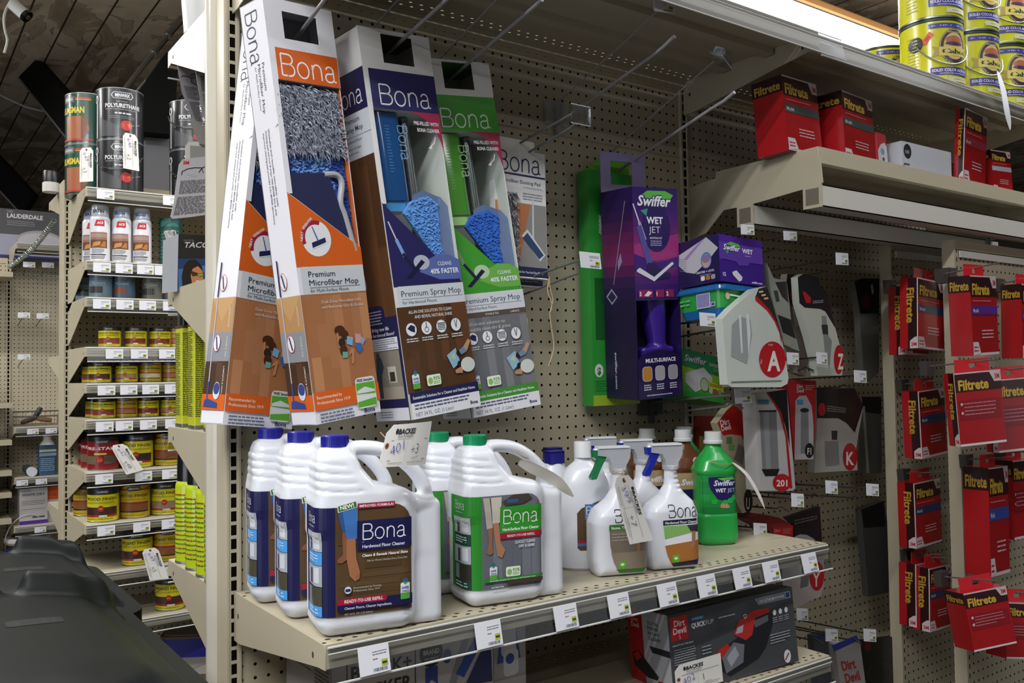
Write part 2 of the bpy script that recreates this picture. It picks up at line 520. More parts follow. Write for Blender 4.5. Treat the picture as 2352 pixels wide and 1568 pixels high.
# ================================================================ room shell
def structure(name, b, origin=(0, 0, 0), smooth=35):
    o = b.build(name, None, origin, smooth); o.location = W(*origin); o['kind'] = 'structure'; return o
def ceiling_mat():
    m = bpy.data.materials.new('peeling_painted_planks'); m.use_nodes = True
    nt = m.node_tree; L = nt.links; b = nt.nodes['Principled BSDF']; b.inputs['Roughness'].default_value = .8
    tc = N(nt, 'ShaderNodeTexCoord'); sx = N(nt, 'ShaderNodeSeparateXYZ'); L.new(tc.outputs['Object'], sx.inputs[0])
    mp = N(nt, 'ShaderNodeMapping'); mp.inputs['Scale'].default_value = (1, .45, 1); L.new(tc.outputs['Object'], mp.inputs[0])
    n1 = N(nt, 'ShaderNodeTexNoise'); n1.inputs['Scale'].default_value = 3.2; n1.inputs['Detail'].default_value = 3; n1.inputs['Distortion'].default_value = 1.3
    n2 = N(nt, 'ShaderNodeTexNoise'); n2.inputs['Scale'].default_value = 7; n2.inputs['Detail'].default_value = 8; n2.inputs['Distortion'].default_value = .8
    L.new(mp.outputs[0], n1.inputs[0]); L.new(mp.outputs[0], n2.inputs[0])
    r1 = N(nt, 'ShaderNodeValToRGB'); e = r1.color_ramp.elements
    e[0].position = .40; e[0].color = lin('9a8d7b') + (1,); e[1].position = .47; e[1].color = lin('b3a592') + (1,)
    k = e.new(.475); k.color = lin('83745f') + (1,); k = e.new(.49); k.color = lin('cabdac') + (1,); k = e.new(.62); k.color = lin('d6cabb') + (1,)
    k = e.new(.625); k.color = lin('948674') + (1,); k = e.new(.64); k.color = lin('b8ab9b') + (1,)
    L.new(n1.outputs[0], r1.inputs[0])
    mx = N(nt, 'ShaderNodeMix', data_type='RGBA', blend_type='MULTIPLY'); mx.inputs[0].default_value = .35
    r2 = N(nt, 'ShaderNodeValToRGB'); r2.color_ramp.elements[0].position = .3; r2.color_ramp.elements[0].color = (.5, .47, .43, 1); r2.color_ramp.elements[1].position = .62
    L.new(n2.outputs[0], r2.inputs[0]); L.new(r1.outputs[0], mx.inputs[6]); L.new(r2.outputs[0], mx.inputs[7])
    dv = N(nt, 'ShaderNodeMath', operation='DIVIDE'); dv.inputs[1].default_value = 7.6 * S; L.new(sx.outputs[0], dv.inputs[0])
    ad = N(nt, 'ShaderNodeMath', operation='ADD'); ad.inputs[1].default_value = 100.0 - 0.26 ; L.new(dv.outputs[0], ad.inputs[0])
    fr = N(nt, 'ShaderNodeMath', operation='FRACT'); L.new(ad.outputs[0], fr.inputs[0])
    lt = N(nt, 'ShaderNodeMath', operation='LESS_THAN'); lt.inputs[1].default_value = .055; L.new(fr.outputs[0], lt.inputs[0])
    m2 = N(nt, 'ShaderNodeMix', data_type='RGBA'); L.new(lt.outputs[0], m2.inputs[0]); L.new(mx.outputs[2], m2.inputs[6]); m2.inputs[7].default_value = lin('33271c') + (1,)
    L.new(m2.outputs[2], b.inputs['Base Color'])
    bp = N(nt, 'ShaderNodeBump'); bp.inputs['Strength'].default_value = .5; bp.inputs['Distance'].default_value = .01
    iv = N(nt, 'ShaderNodeMath', operation='SUBTRACT'); iv.inputs[0].default_value = 1; L.new(lt.outputs[0], iv.inputs[1])
    L.new(iv.outputs[0], bp.inputs['Height']); L.new(bp.outputs[0], b.inputs['Normal'])
    return m
X0R, X1R, Y0R, Y1R, CEIL = -340, 420, -260, 420, 88
b = B(); b.box(X0R, X1R, Y0R, Y1R, CEIL, CEIL + 2, ceiling_mat()); structure('ceiling', b)
b = B(); b.box(X0R, X1R, Y0R, Y1R, FLOOR - 2, FLOOR, mat('4c4844', .5, 0, .18, 1.2, name='worn_store_floor')); structure('floor', b)
wm = mat('6a655a', .8, 0, .1, .8, name='painted_wall')
for nm, a in (('wall_back', (X0R, X1R, Y1R, Y1R + 4)), ('wall_left', (X0R - 4, X0R, Y0R, Y1R)), ('wall_right', (X1R, X1R + 4, Y0R, Y1R)), ('wall_front', (X0R, X1R, Y0R - 4, Y0R))):
    b = B(); b.box(*a, FLOOR, CEIL, wm); structure(nm, b)
# black steel frame of the building: column and knee braces seen over the far racks
blk = mat('060708', .8, 0, .2, 4, name='black_steel', spec=.15); gry = mat('55565c', .6, 0, .1, 3, name='grey_primer')
def beam(a, c, w, h, m1, m2, nm):
    a = np.array(a, float); c = np.array(c, float); d = c - a; d /= np.linalg.norm(d)
    s_ = np.cross(d, [0, 0, 1.]); s_ /= np.linalg.norm(s_); u = np.cross(s_, d)
    b = B(); r = .35
    def pr(x0, x1, z0, z1, m):
        V = [p + s_ * x + u * z for p in (a, c) for (x, z) in ((x0, z0), (x1, z0), (x1, z1), (x0, z1))]
        b.add(V, [(0, 1, 2, 3), (7, 6, 5, 4), (0, 4, 5, 1), (1, 5, 6, 2), (2, 6, 7, 3), (3, 7, 4, 0)], m)
    pr(-w / 2, w / 2, -h / 2, h / 2, m1); pr(-w / 2 - .8, -w / 2, -h / 2 - .6, -h / 2 + 1.0, m2); pr(-w / 2 - .3, w / 2, -h / 2 - .6, -h / 2, m2)
    structure(nm, b)
p0 = unp(45, 128, Y=215); p1 = unp(215, 330, Y=150)
beam(p0, p1, 2.2, 8.5, blk, gry, 'trim_1')
p0 = unp(-60, 330, Y=250); p1 = unp(70, 470, Y=230)
beam(p0, p1, 2.0, 7.0, blk, gry, 'trim_2')
b = B(); pa = unp(322, 440, Y=118); pb = unp(392, 440, Y=118)
b.box(pa[0], pb[0], 114, 122, FLOOR, 62, gry); structure('trim_3', b)
b = B()
q = [unp(u, v, Y=113.5) for u, v in ((318, 312), (388, 318), (398, 160), (372, 132), (300, 235))]
b.prism([(p[0], p[2]) for p in q], 110, 116, blk, 'y'); structure('trim_4', b)

# conduits under the ceiling
cm = mat('a9abad', .3, .9, .1, 5, name='galvanised_conduit')
b = B(); a = unp(450, -4, Y=150); c = unp(283, 210, Y=125); b.tube([a, c], .55, cm, 10)
for t in (.43, .62): 
    p = a + (c - a) * t; b.tube([p + (c - a) / 60, p - (c - a) / 60], .8, cm, 10)
o = b.build('metal_conduit', None, (a[0], a[1], a[2])); o.location = W(*a); tag(o, 'silver metal conduit pipe running down from the wooden ceiling behind the black paint cans', 'pipe')
b = B(); a = unp(408, 88, Y=140); c = unp(312, 212, Y=118); b.tube([a, (a + c) / 2 + (0, 0, -1.0), c], .16, mat('8a8378', .6), 6)
o = b.build('ceiling_cable', None, tuple(a)); o.location = W(*a); tag(o, 'thin grey cable hanging beside the silver conduit pipe', 'cable')
b = B(); pts = [unp(u, v, Y=190) for u, v in ((-10, 214), (20, 228), (60, 246), (90, 254), (118, 257))]; b.tube(pts, .28, mat('74757c', .5), 8)
o = b.build('hanging_wire', None, tuple(pts[0])); o.location = W(*pts[0]); tag(o, 'double grey wire sagging across the ceiling left of the slanting black beam', 'wire')

# ================================================================ gondola shelving
PEG = lambda: holes_mat('peg'); SLOT = lambda: holes_mat('slot', name='slotted_upright_enamel')
def shelf(root, x0, x1, yb, depth, z, d=-1, base=(0, 0, 0), lip=1.4, drop=3.4, tip=1.5, rail=True, deck=False, sides='LR', rail_x=(0, 0), bmid=None):
    """a shelf of a shelving unit with its end brackets and clear price rail as sub-parts"""
    e = ENAMEL(); yf = yb + d * depth
    b = B(); dm = holes_mat('deck', name='perforated_deck_enamel') if deck else e
    bx, by = round((x0 + x1) / 2), yb
    b.box(x0, x1, min(yb + d * .15, yf), max(yb + d * .15, yf), z - .06, z, dm)
    b.box(x0, x1, min(yf, yf - d * .08), max(yf, yf - d * .08), z - lip, z - .06, e)
    b.box(x0, x1, min(yb + d * .15, yb + d * .25), max(yb + d * .15, yb + d * .25), z - 1.0, z - .06, e)
    for q in (.36, .68):
        yy = yb + d * depth * q
        b.box(x0 + .3, x1 - .3, yy - .6, yy + .6, z - .7, z - .06, e)
    b.box(x0, x1, min(yf - d * .7, yf - d * .08), max(yf - d * .7, yf - d * .08), z - lip, z - lip + .06, e)
    o = b.build('shelf', root, (bx, by, z)); o.location = Vector(((bx - base[0]) * S, (by - base[1]) * S, (z - base[2]) * S))
    for sd in sides:
        xx = x0 if sd == 'L' else x1
        t = .09 if sd == 'L' else -.09
        b = B()
        P = [(yb, z - .02), (yf - d * .12, z - .02), (yf + d * .02, z - .3), (yf + d * .02, z - lip - .05), (yf - d * 1.0, z - tip)]
        P += [(yb + d * 1.2, z - drop), (yb, z - drop)]
        if bmid: P = bmid
        b.prism(P, min(xx, xx - t), max(xx, xx - t), e, 'x')
        yy = yf - d * 1.7
        hm = mat('3b362e', .7)
        b.prism(ell(yy, z - .95, .14, .2, 10), min(xx, xx - t) - .01, max(xx, xx - t) + .01, hm, 'x')
        b.prism(ell(yb + d * .9, z - 1.6, .14, .2, 10), min(xx, xx - t) - .01, max(xx, xx - t) + .01, hm, 'x')
        c = b.build('bracket', o, (bx, by, z))
    if rail:
        b = B(); cp = clear('dfe2e8', .05, .22, 'clear_price_rail'); g = mat('d9d9d6', .25, 0, .03, 5, alpha=.85, name='rail_ridge')
        y1 = yf + d * .10; y2 = yf + d * .55
        X0, X1 = x0 + .05 + rail_x[0], x1 - .05 + rail_x[1]
        b.poly([(X0, y1, z - .18), (X1, y1, z - .18), (X1, y2, z - 2.15), (X0, y2, z - 2.15)], cp)
        for (yy, zz, rr) in ((y1 + d * .04, z - .16, .07), (y1 + d * .13, z - .5, .04), (y2, z - 2.16, .075)):
            b.tube([(X0, yy, zz), (X1, yy, zz)], rr, g, 6)
        b.build('price_rail', o, (bx, by, z))
    return o
def gondola(name, label, base, xs, yf, yb, z0, z1, cat='shelving unit', back=True, zboard=None, group=None):
    """uprights at xs (slot centres); perforated boards on the front face (yf) and back face (yb)"""
    root = thing(name, label, cat, base, group=group)
    e = ENAMEL()
    for x in xs:
        b = B(); w = .62; D = yb - yf
        prof = [(-w, .12), (-w + .1, 0), (-.34, 0), (-.30, .06), (.30, .06), (.34, 0), (w - .1, 0), (w, .12)]
        b.prism(prof + [(w, D - .1), (w - .1, D), (-w + .1, D), (-w, D - .1)], z0, z1, SLOT(), 'z')
        o = b.build('upright', root, (0, 0, 0)); o.location = ((x - base[0]) * S, (yf - base[1]) * S, (0 - base[2]) * S)
    for i in range(len(xs) - 1):
        b = B(); b.box(xs[i] + .62, xs[i + 1] - .62, yf + .25, yf + .37, z0, zboard or z1, PEG())
        o = b.build('back_panel', root, (0, 0, 0)); o.location = ((0 - base[0]) * S, (0 - base[1]) * S, (0 - base[2]) * S)
        b = B(); b.box(xs[i] + .62, xs[i + 1] - .62, yb - .37, yb - .25, z0, zboard or z1, PEG())
        o = b.build('back_panel', root, (0, 0, 0)); o.location = ((0 - base[0]) * S, (0 - base[1]) * S, (0 - base[2]) * S)
    b = B(); 
    for i in range(len(xs) - 1):
        b.box(xs[i] + .62, xs[i + 1] - .62, yf + .1, yb - .1, z1 - 1.3, z1, e)
    b.build('top_rail', root, base)
    b = B(); b.box(xs[0] - .5, xs[-1] + .5, yf - 16, yf, FLOOR, FLOOR + 6, e)
    if back: b.box(xs[0] - .5, xs[-1] + .5, yb, yb + 13, FLOOR, FLOOR + 6, e)
    b.build('base', root, base)
    return root
# ---- main gondola
G1 = (0, 0, FLOOR)
main = gondola('gondola_shelving', 'beige metal gondola rack with pegboard back holding mops and floor cleaners', G1, [-3.62, 44.38, 92.38], 0, 4.1, FLOOR, 40, zboard=40)
main_shelf = shelf(main, -3.55, 44.3, 0, 16.1, -11.42, base=G1, deck=True, drop=3.5)
low_shelf = shelf(main, -3.55, 44.3, 0, 16.1, -21.35, base=G1, deck=True, drop=3.5)
top_shelf = shelf(main, -3.55, 44.3, 0, 16.6, 34.75, base=G1, deck=True, drop=3.6, rail_x=(0, 3.4))
top_shelf2 = shelf(main, 44.46, 92.3, 0, 16.2, 34.75, base=G1, deck=True, drop=3.6)
filt_shelf = shelf(main, 45.3, 91.6, -3.4, 12.2, 24.6, base=G1, deck=True, drop=1.6, rail=False, lip=1.5)
# heavy bracket plates under the filter shelf carrying two steel tubes
for x in (45.0, 91.9):
    b = B(); b.prism([(0, 23.5), (-4, 23.9), (-13.2, 24.3), (-16.0, 23.3), (-16.2, 21.1), (-15.0, 20.9), (-8.0, 20.4), (-4.6, 20.4), (-2.2, 18.4), (0, 17.9)], x - .08, x + .08, ENAMEL(), 'x'); b.build('tube_bracket', main, G1)
te = mat('c9c6bd', .33, 0, .04, 3, name='white_enamel_tube')
for (y0, zt) in ((-16.25, 20.9), (-8.5, 20.35)):
    b = B(); e_ = te
    y1 = y0 + 1.9; z0 = zt - 2.0
    for (a0, a1, c0, c1) in ((y0, y0 + .1, z0, zt), (y1 - .1, y1, z0, zt), (y0, y1, z0, z0 + .1), (y0, y1, zt - .1, zt)):
        b.box(44.7, 93.4, a0, a1, c0, c1, e_)
    b.box(44.62, 44.75, y0 - .05, y1 + .05, z0 - .05, zt + .05, ENAMEL())
    b.box(44.60, 44.64, y0 + .25, y1 - .25, z0 + .25, zt - .25, mat('6c6559', .6))
    b.build('support_tube', main, G1)
# end cap moulding of the main gondola (left end) and its rear shelves
b = B(); b.prism([(-4.22, 4.12), (-4.45, 3.9), (-4.72, 3.2), (-4.72, 2.8), (-4.45, 2.2), (-4.22, 2.0)], FLOOR, 40.3, mat('cfc9ba', .22, 0, .03, 3, coat=.4, name='glossy_end_trim'), 'z')
b.build('end_trim', main, G1)
BK = {}
for nm, z in (('t', 33.3), ('m', 11.9), ('l', -.15), ('b', -11.75)):
    BK[nm] = shelf(main, -3.9, 44.2, 4.1, 12.6, z, d=1, base=G1, drop=5.2, tip=1.3)
# ---- second gondola across the next aisle (wood stains)
G2 = (-1, 89, FLOOR)
far = gondola('gondola_shelving', 'beige rack of wood finish cans standing across the aisle behind the mop display', G2, [-.85, 47.15], 89, 93, FLOOR, 35.6)
ZB = [31.9, 21.25, 15.95, 8.75, 3.5, -1.7, -9.2, -16.6, -23.6, -31.0]
for z in ZB:
    shelf(far, -.75, 47.0, 89, 15.2, z, base=G2, drop=6.5 if z > 10 else 5.2, tip=1.4)
for z in (35.2, -17.2, 8):
    shelf(far, -.75, 47.0, 93, 15.5, z, d=1, base=G2, drop=4.5, tip=1.3, rail=False)
# ---- third gondola further back on the left
G3 = (1, 183, FLOOR)
far2 = gondola('gondola_shelving', 'beige pegboard rack furthest back at the left edge with small items and a white bucket', G3, [-47.3, .7, 48.7], 183, 186, FLOOR, 34.0)
for z in (36.2, -6.9, -18.7, -29.9):
    shelf(far2, .8, 48.6, 183, 13.4, z, base=G3, drop=7.5 if z > 0 else 4.5, tip=1.4)
# strip light fixtures
b = B(); b.box(88, 190, 44.5, 51.5, 79.2, 80.4, mat('c9945c', .6, 0, .15, 3, name='raw_pine_board')); b.box(130, 190, 46, 52.5, 80.4, 81.6, mat('c99a70', .6, 0, .15, 3))
o = b.build('wooden_board', None, (139, 48, 79.2)); o.location = W(139, 48, 79.2); tag(o, 'orange pine board running above the bright strip light at top right', 'board')
wh = mat('e9edf0', .4, 0, .02, 4, name='white_fixture'); 
for i, (x, y, z) in enumerate(STRIPS):
    t = thing('strip_light', ['white strip light fixture with bright tubes behind the stacked yellow paint cans' if i == 3 else 'white fluorescent strip light fixture hanging under the ceiling'][0], 'ceiling light', (x, y, z), group=None if i == 3 else 'strip lights under the ceiling')
    b = B(); b.prism([(-5, .2), (-1.4, 2.2), (1.4, 2.2), (5, .2), (4.9, 0), (-4.9, 0)], -48, 48, wh, 'x'); b.build('reflector', t)
    for yy in (-2.2, 2.2):
        b = B(); b.tube([(-46, yy, -.9), (46, yy, -.9)], .55, mat('ffffff', .5, emit=9 if i == 3 else 3, name='lit_tube_%d' % (i == 3)), 10); b.build('light_tube', t)
    for xx in (-47.5, 46): b = B(); b.box(xx, xx + 1.5, -3, 3, -1.6, .2, wh); b.build('tube_holder', t)
    for xx in (-30, 30): b = B(); b.tube([(xx, 0, 2.2), (xx, 0, CEIL - z - .05)], .12, wh, 6); b.build('suspension_rod', t)
# ================================================================ hanging mop cartons
WHT, NAVY, ORG, GRN = 'e9e8ee', '1d1c52', 'd9611a', '3f8f2c'
def _arc(cx, cy, rx, ry, a0, a1, n=12):
    return [(cx + rx * math.cos(math.radians(a0 + (a1 - a0) * k / n)), cy + ry * math.sin(math.radians(a0 + (a1 - a0) * k / n))) for k in range(n + 1)]
GLY = [[(.05, .0), (.05, 1.0)], [(.05, 1.0), (.40, 1.0)] + _arc(.42, .77, .24, .23, 90, -90) + [(.05, .54)], [(.4, .54)] + _arc(.46, .27, .27, .27, 90, -90) + [(.05, 0)],
       _arc(1.21, .36, .31, .37, 0, 360, 26), [(1.74, 0), (1.74, .70)], [(1.74, .40)] + _arc(2.0, .45, .235, .28, 170, 0) + [(2.235, 0)],
       _arc(2.72, .52, .21, .21, 165, 20) + [(2.93, .5), (2.93, .14), (2.97, .03), (3.07, .03)], [(2.93, .44), (2.78, .39)] + _arc(2.66, .19, .2, .2, 95, 270) + _arc(2.72, .2, .22, .21, -80, 0)]
def bona(L, u, v, h, w, c='f2f2f4', rot=0, al='L', off=0, th=.075):
    """the thin sans-serif brand word, drawn as strokes of even width"""
    sx = w / 3.07; a = math.radians(rot); ca, sa = math.cos(a), math.sin(a); P = []; F = []
    for st in GLY:
        pts = np.array([(x * sx, y * h) for x, y in st]); n = len(pts); t = th * h / 2
        d = np.zeros_like(pts); d[1:-1] = pts[2:] - pts[:-2]; d[0] = pts[1] - pts[0]; d[-1] = pts[-1] - pts[-2]
        d /= np.linalg.norm(d, axis=1)[:, None] + 1e-9; nn_ = np.stack([-d[:, 1], d[:, 0]], 1) * t; k = len(P)
        for i in range(n): P += [pts[i] - nn_[i], pts[i] + nn_[i]]
        F += [(k + 2 * i, k + 2 * i + 2, k + 2 * i + 3, k + 2 * i + 1) for i in range(n - 1)]
    P = np.array(P); P = np.stack([P[:, 0] * ca - P[:, 1] * sa + u, P[:, 0] * sa + P[:, 1] * ca + v], 1)
    L._put(P, F, c)
def planks(L, u0, v0, u1, v1, cols, n, rnd, vert=True, ln=3.0):
    for i in range(n):
        a, b_ = (u0 + (u1 - u0) * i / n, u0 + (u1 - u0) * (i + 1) / n) if vert else (v0 + (v1 - v0) * i / n, v0 + (v1 - v0) * (i + 1) / n)
        p = (v0 if vert else u0) - rnd.random() * ln; end = v1 if vert else u1
        while p < end:
            q = min(end, p + ln * (.5 + rnd.random())); s = max(p, v0 if vert else u0)
            if q > s:
                c = rnd.choice(cols)
                (L.rect(a, s, b_, q, c) if vert else L.rect(s, a, q, b_, c)); L.o -= L.st
            p = q
    L.o += L.st
def carton(t, Wd, D, H, face, hole, cut, diag, inner='8f9498', top=None, sidecut=None):
    """tall display carton with hand hole and a window open to the front; returns the builder"""
    b = B(); w = mat(face, .38, 0, .02, 5, coat=.25); iw = mat(inner, .7, 0, .05, 5); h = Wd / 2; k = .07
    hx0, hx1, hz0, hz1 = hole
    fx = lambda x: x - h
    def pan(x0, x1, z0, z1): b.box(fx(x0), fx(x1), 0, k, z0, z1, w)
    pan(0, hx0, hz0, hz1); pan(hx1, Wd, hz0, hz1); pan(0, Wd, hz1, H); pan(0, Wd, cut, hz0)
    b.prism([(-h, 0), (h, 0), (h, diag[1]), (-h, diag[0])], 0, k, w, 'y')
    b.box(-h, -h + k, k, D, 0, H, w); b.box(h - k, h, k, D, 0, H, w)
    b.box(-h, -h + .45, 0, k, diag[0] - .1, cut, w)
    b.box(-h, h, D - k, D, 0, H, iw); b.box(-h, h, k, D, 0, k, w)
    b.box(-h, h, k, D, H - k, H, w if top is None else mat(top, .5))
    b.box(-h + k, h - k, k, D * .9, cut - .02, cut + .05, iw)
    b.box(-h + .02, h - k, D - k - .05, D - k, diag[1] - 2, cut, iw)
    b.box(h - k - .03, h - k, k, D - k, 1, cut, mat('d8703a' if face == WHT and inner == '8f9498' else 'c9cfc6', .6))
    return b
def front_lab(b, Wd, rough=.42, coat=.1): return Lab(b, flat((-Wd / 2, 0, 0), (1, 0, 0), (0, 0, 1), (0, -1, 0)), rough=rough, coat=coat)
def left_lab(b, Wd, D, rough=.45, coat=.08): return Lab(b, flat((-Wd / 2, D, 0), (0, -1, 0), (0, 0, 1), (-1, 0, 0)), rough=rough, coat=coat)
BRN = ['b98058', 'b07852', 'c0885c', 'aa7048']
DBR = ['5b3a20', '503319', '643f22', '4a2f18']
GRY = ['77787b', '6f7074', '7f8083', '696b6f']
def mop_pic(L, x, y, s, ang, c1='3a5ba8', c2='1e2350'):
    """small picture of a flat mop head with its pole"""
    a = math.radians(ang); ca, sa = math.cos(a), math.sin(a)
    R_ = lambda pts: [(x + s * (p * ca - q * sa), y + s * (p * sa + q * ca)) for p, q in pts]
    L.poly(R_([(-.55, -.2), (.5, -.2), (.58, .1), (-.48, .12)]), 'e6e8ee'); L.poly(R_([(-.5, -.13), (.46, -.13), (.5, .12), (-.44, .14)]), c2)
    L.poly(R_([(-.04, .08), (.04, .08), (-.02, .9), (-.08, .9)]), c1)
def kids(L, u, v, s):
    """top view of two children reading on the floor"""
    hair, skin = '4a2a16', 'c4875c'
    L.ell(u, v + 1.25 * s, .42 * s, .3 * s, hair); L.ell(u + .35 * s, v + .95 * s, .3 * s, .28 * s, hair)
    L.poly([(u - .3 * s, v + 1.1 * s), (u - .15 * s, v + 1.1 * s), (u - .12 * s, v + .1 * s), (u - .28 * s, v + .2 * s)], skin)
    L.ell(u + .05 * s, v + .45 * s, .28 * s, .3 * s, '33261f'); L.ell(u + .12 * s, v - .02 * s, .3 * s, .34 * s, hair)
    L.poly([(u - .05 * s, v - .5 * s), (u + .35 * s, v - .5 * s), (u + .42 * s, v - .15 * s), (u, v - .1 * s)], '6fae9c')
    L.poly([(u + .35 * s, v - .45 * s), (u + .75 * s, v + .05 * s), (u + .95 * s, v - .05 * s), (u + .8 * s, v - .9 * s), (u + .6 * s, v - .95 * s), (u + .72 * s, v - .25 * s)], skin)
    L.poly([(u + .5 * s, v + .85 * s), (u + .95 * s, v + .7 * s), (u + .85 * s, v + .2 * s), (u + .4 * s, v + .35 * s)], '7fb3d8')
    L.poly([(u + 1.15 * s, v + .95 * s), (u + 1.6 * s, v + .85 * s), (u + 1.55 * s, v + .25 * s), (u + 1.1 * s, v + .35 * s)], 'd59a97')
    L.poly([(u + 1.55 * s, v + .75 * s), (u + 1.95 * s, v + .5 * s), (u + 1.6 * s, v + .1 * s)], '8fa9cc')
    L.poly([(u + 1.0 * s, v + .2 * s), (u + 1.45 * s, v + .35 * s), (u + 1.65 * s, v - .05 * s), (u + 1.3 * s, v - .35 * s)], '3c6cb4')
def reader(L, u, v, s):
    """top view of two people lying on the floor over a map"""
    L.poly([(u - 1.4 * s, v + .5 * s), (u - .4 * s, v + 1.0 * s), (u - .1 * s, v - .2 * s), (u - .9 * s, v - .6 * s)], '8fb9cf')
    L.poly([(u - 1.1 * s, v + .3 * s), (u - .6 * s, v + .7 * s), (u - .5 * s, v + .1 * s)], 'b8c8a0')
    L.ell(u - .15 * s, v + .55 * s, .25 * s, .25 * s, '1d1512')
    L.poly([(u - .1 * s, v + .75 * s), (u + .45 * s, v + 1.05 * s), (u + .75 * s, v + .6 * s), (u + .1 * s, v + .4 * s)], '7487a6')
    L.poly([(u + .4 * s, v + 1.0 * s), (u + 1.0 * s, v + 1.6 * s), (u + 1.25 * s, v + 1.4 * s), (u + .75 * s, v + .65 * s)], 'b99774')
    L.ell(u - .15 * s, v - .35 * s, .3 * s, .3 * s, '1b1513')
    L.poly([(u - .3 * s, v - .6 * s), (u - .75 * s, v - .75 * s), (u - .7 * s, v - 1.0 * s), (u, v - 1.05 * s), (u + .1 * s, v - .5 * s)], 'c08a66')
    L.poly(ell(u + .65 * s, v - .45 * s, .75 * s, .6 * s, 14), 'd3d8d2')
def badge(L, u, v, k=1.0):
    """white and green round-topped certification mark"""
    L.poly([(u, v), (u + .62 * k, v), (u + .62 * k, v + .95 * k), (u + .31 * k, v + 1.15 * k), (u, v + .95 * k)], 'e8eef4')
    L.poly([(u, v), (u + .62 * k, v), (u + .62 * k, v + .38 * k), (u, v + .38 * k)], '58a83c')
    L.ell(u + .31 * k, v + 1.12 * k, .16 * k, .16 * k, '2e64a8'); L.poly([(u + .1 * k, v + 1.05 * k), (u + .52 * k, v + 1.05 * k), (u + .31 * k, v + .88 * k)], '58a83c')
    L.text('SAFER', u + .31 * k, v + .62 * k, .16 * k, '2b4f95', w=.5 * k, al='C', off=.02); L.text('CHOICE', u + .31 * k, v + .42 * k, .14 * k, '2b4f95', w=.5 * k, al='C', off=.02)
def bio(L, u, v, t, k=1.0):
    L.poly([(x, y) for x, y in rrect(u, v, u + 1.2 * k, v + .72 * k, .12 * k, 3)], 'e9f2df')
    L.poly(ell(u + .3 * k, v + .33 * k, .2 * k, .24 * k, 12), '8fc06a'); L.text(t, u + .55 * k, v + .35 * k, .24 * k, '4f9a35', w=.58 * k, off=.02)
    L.lines(u + .55 * k, v + .08 * k, u + 1.1 * k, v + .3 * k, 2, '7fb562')
def fluff(name, parent, x0, x1, y0, y1, z0, z1, n, rnd, cols, ln=.8, bulge=.5):
    """shaggy microfibre pad: body plus separate tufts"""
    b = B(); hm = [mat(c, .9, 0, .2, 30) for c in cols]
    cx, cz = (x0 + x1) / 2, (z0 + z1) / 2
    V, F = nets(lambda X, Y, Z: sd_rbox(X, Y, Z, (cx, (y0 + y1) / 2, cz), ((x1 - x0) / 2, (y1 - y0) / 2, (z1 - z0) / 2), .5), (x0 - .3, y0 - .3, z0 - .3), (x1 + .3, y1 + .3, z1 + .3), .25)
    b.add(V, F, hm[0])
    for i in range(n):
        x, z = x0 + rnd.random() * (x1 - x0), z0 + rnd.random() * (z1 - z0)
        y = y0 + .06; a = rnd.gauss(-1.2, .7); l = ln * (.5 + rnd.random()); dx, dz = math.cos(a) * l * .5, math.sin(a) * l
        w = .035 + rnd.random() * .03
        p = np.array([x, y, z]); m = np.array([x + dx * .5, y - bulge * .5 - rnd.random() * .16, z + dz * .5]); e = np.array([x + dx, y - bulge * .35 - rnd.random() * .25, z + dz])
        s_ = np.array([math.sin(a), 0, -math.cos(a)]) * w
        b.add([p - s_, p + s_, m + s_ * .9, m - s_ * .9, e], [(0, 1, 2, 3), (3, 2, 4)], rnd.choice(hm))
    return b.build(name, parent, smooth=0)
def chenille(name, parent, outline, y0, y1, stripes, rnd, n=500, tilt=0):
    """short-pile cleaning pad with vertical stripes; outline in x, z"""
    b = B(); xs = [p[0] for p in outline]; zs = [p[1] for p in outline]
    cm_ = {}
    poly = np.array(outline)
    b.prism(outline, y0 + .12, y1, mat(stripes[-1][1], .9), 'y')
    for i in range(n):
        x = min(xs) + rnd.random() * (max(xs) - min(xs)); z = min(zs) + rnd.random() * (max(zs) - min(zs))
        if sd_poly2(np.array([x]), np.array([z]), poly)[0] > -.04: continue
        f = (x - min(xs)) / (max(xs) - min(xs)); c = next(cc for lim, cc in stripes if f <= lim)
        r = .06 + rnd.random() * .03
        b.add([(x - r, y0 + .12, z - r), (x + r, y0 + .12, z - r), (x + r, y0 + .12, z + r), (x - r, y0 + .12, z + r), (x + rnd.uniform(-.04, .04), y0 - .02, z - .05)],
              [(0, 1, 4), (1, 2, 4), (2, 3, 4), (3, 0, 4)], mat(c, .9, 0, .15, 40))
    return b.build(name, parent, smooth=0)

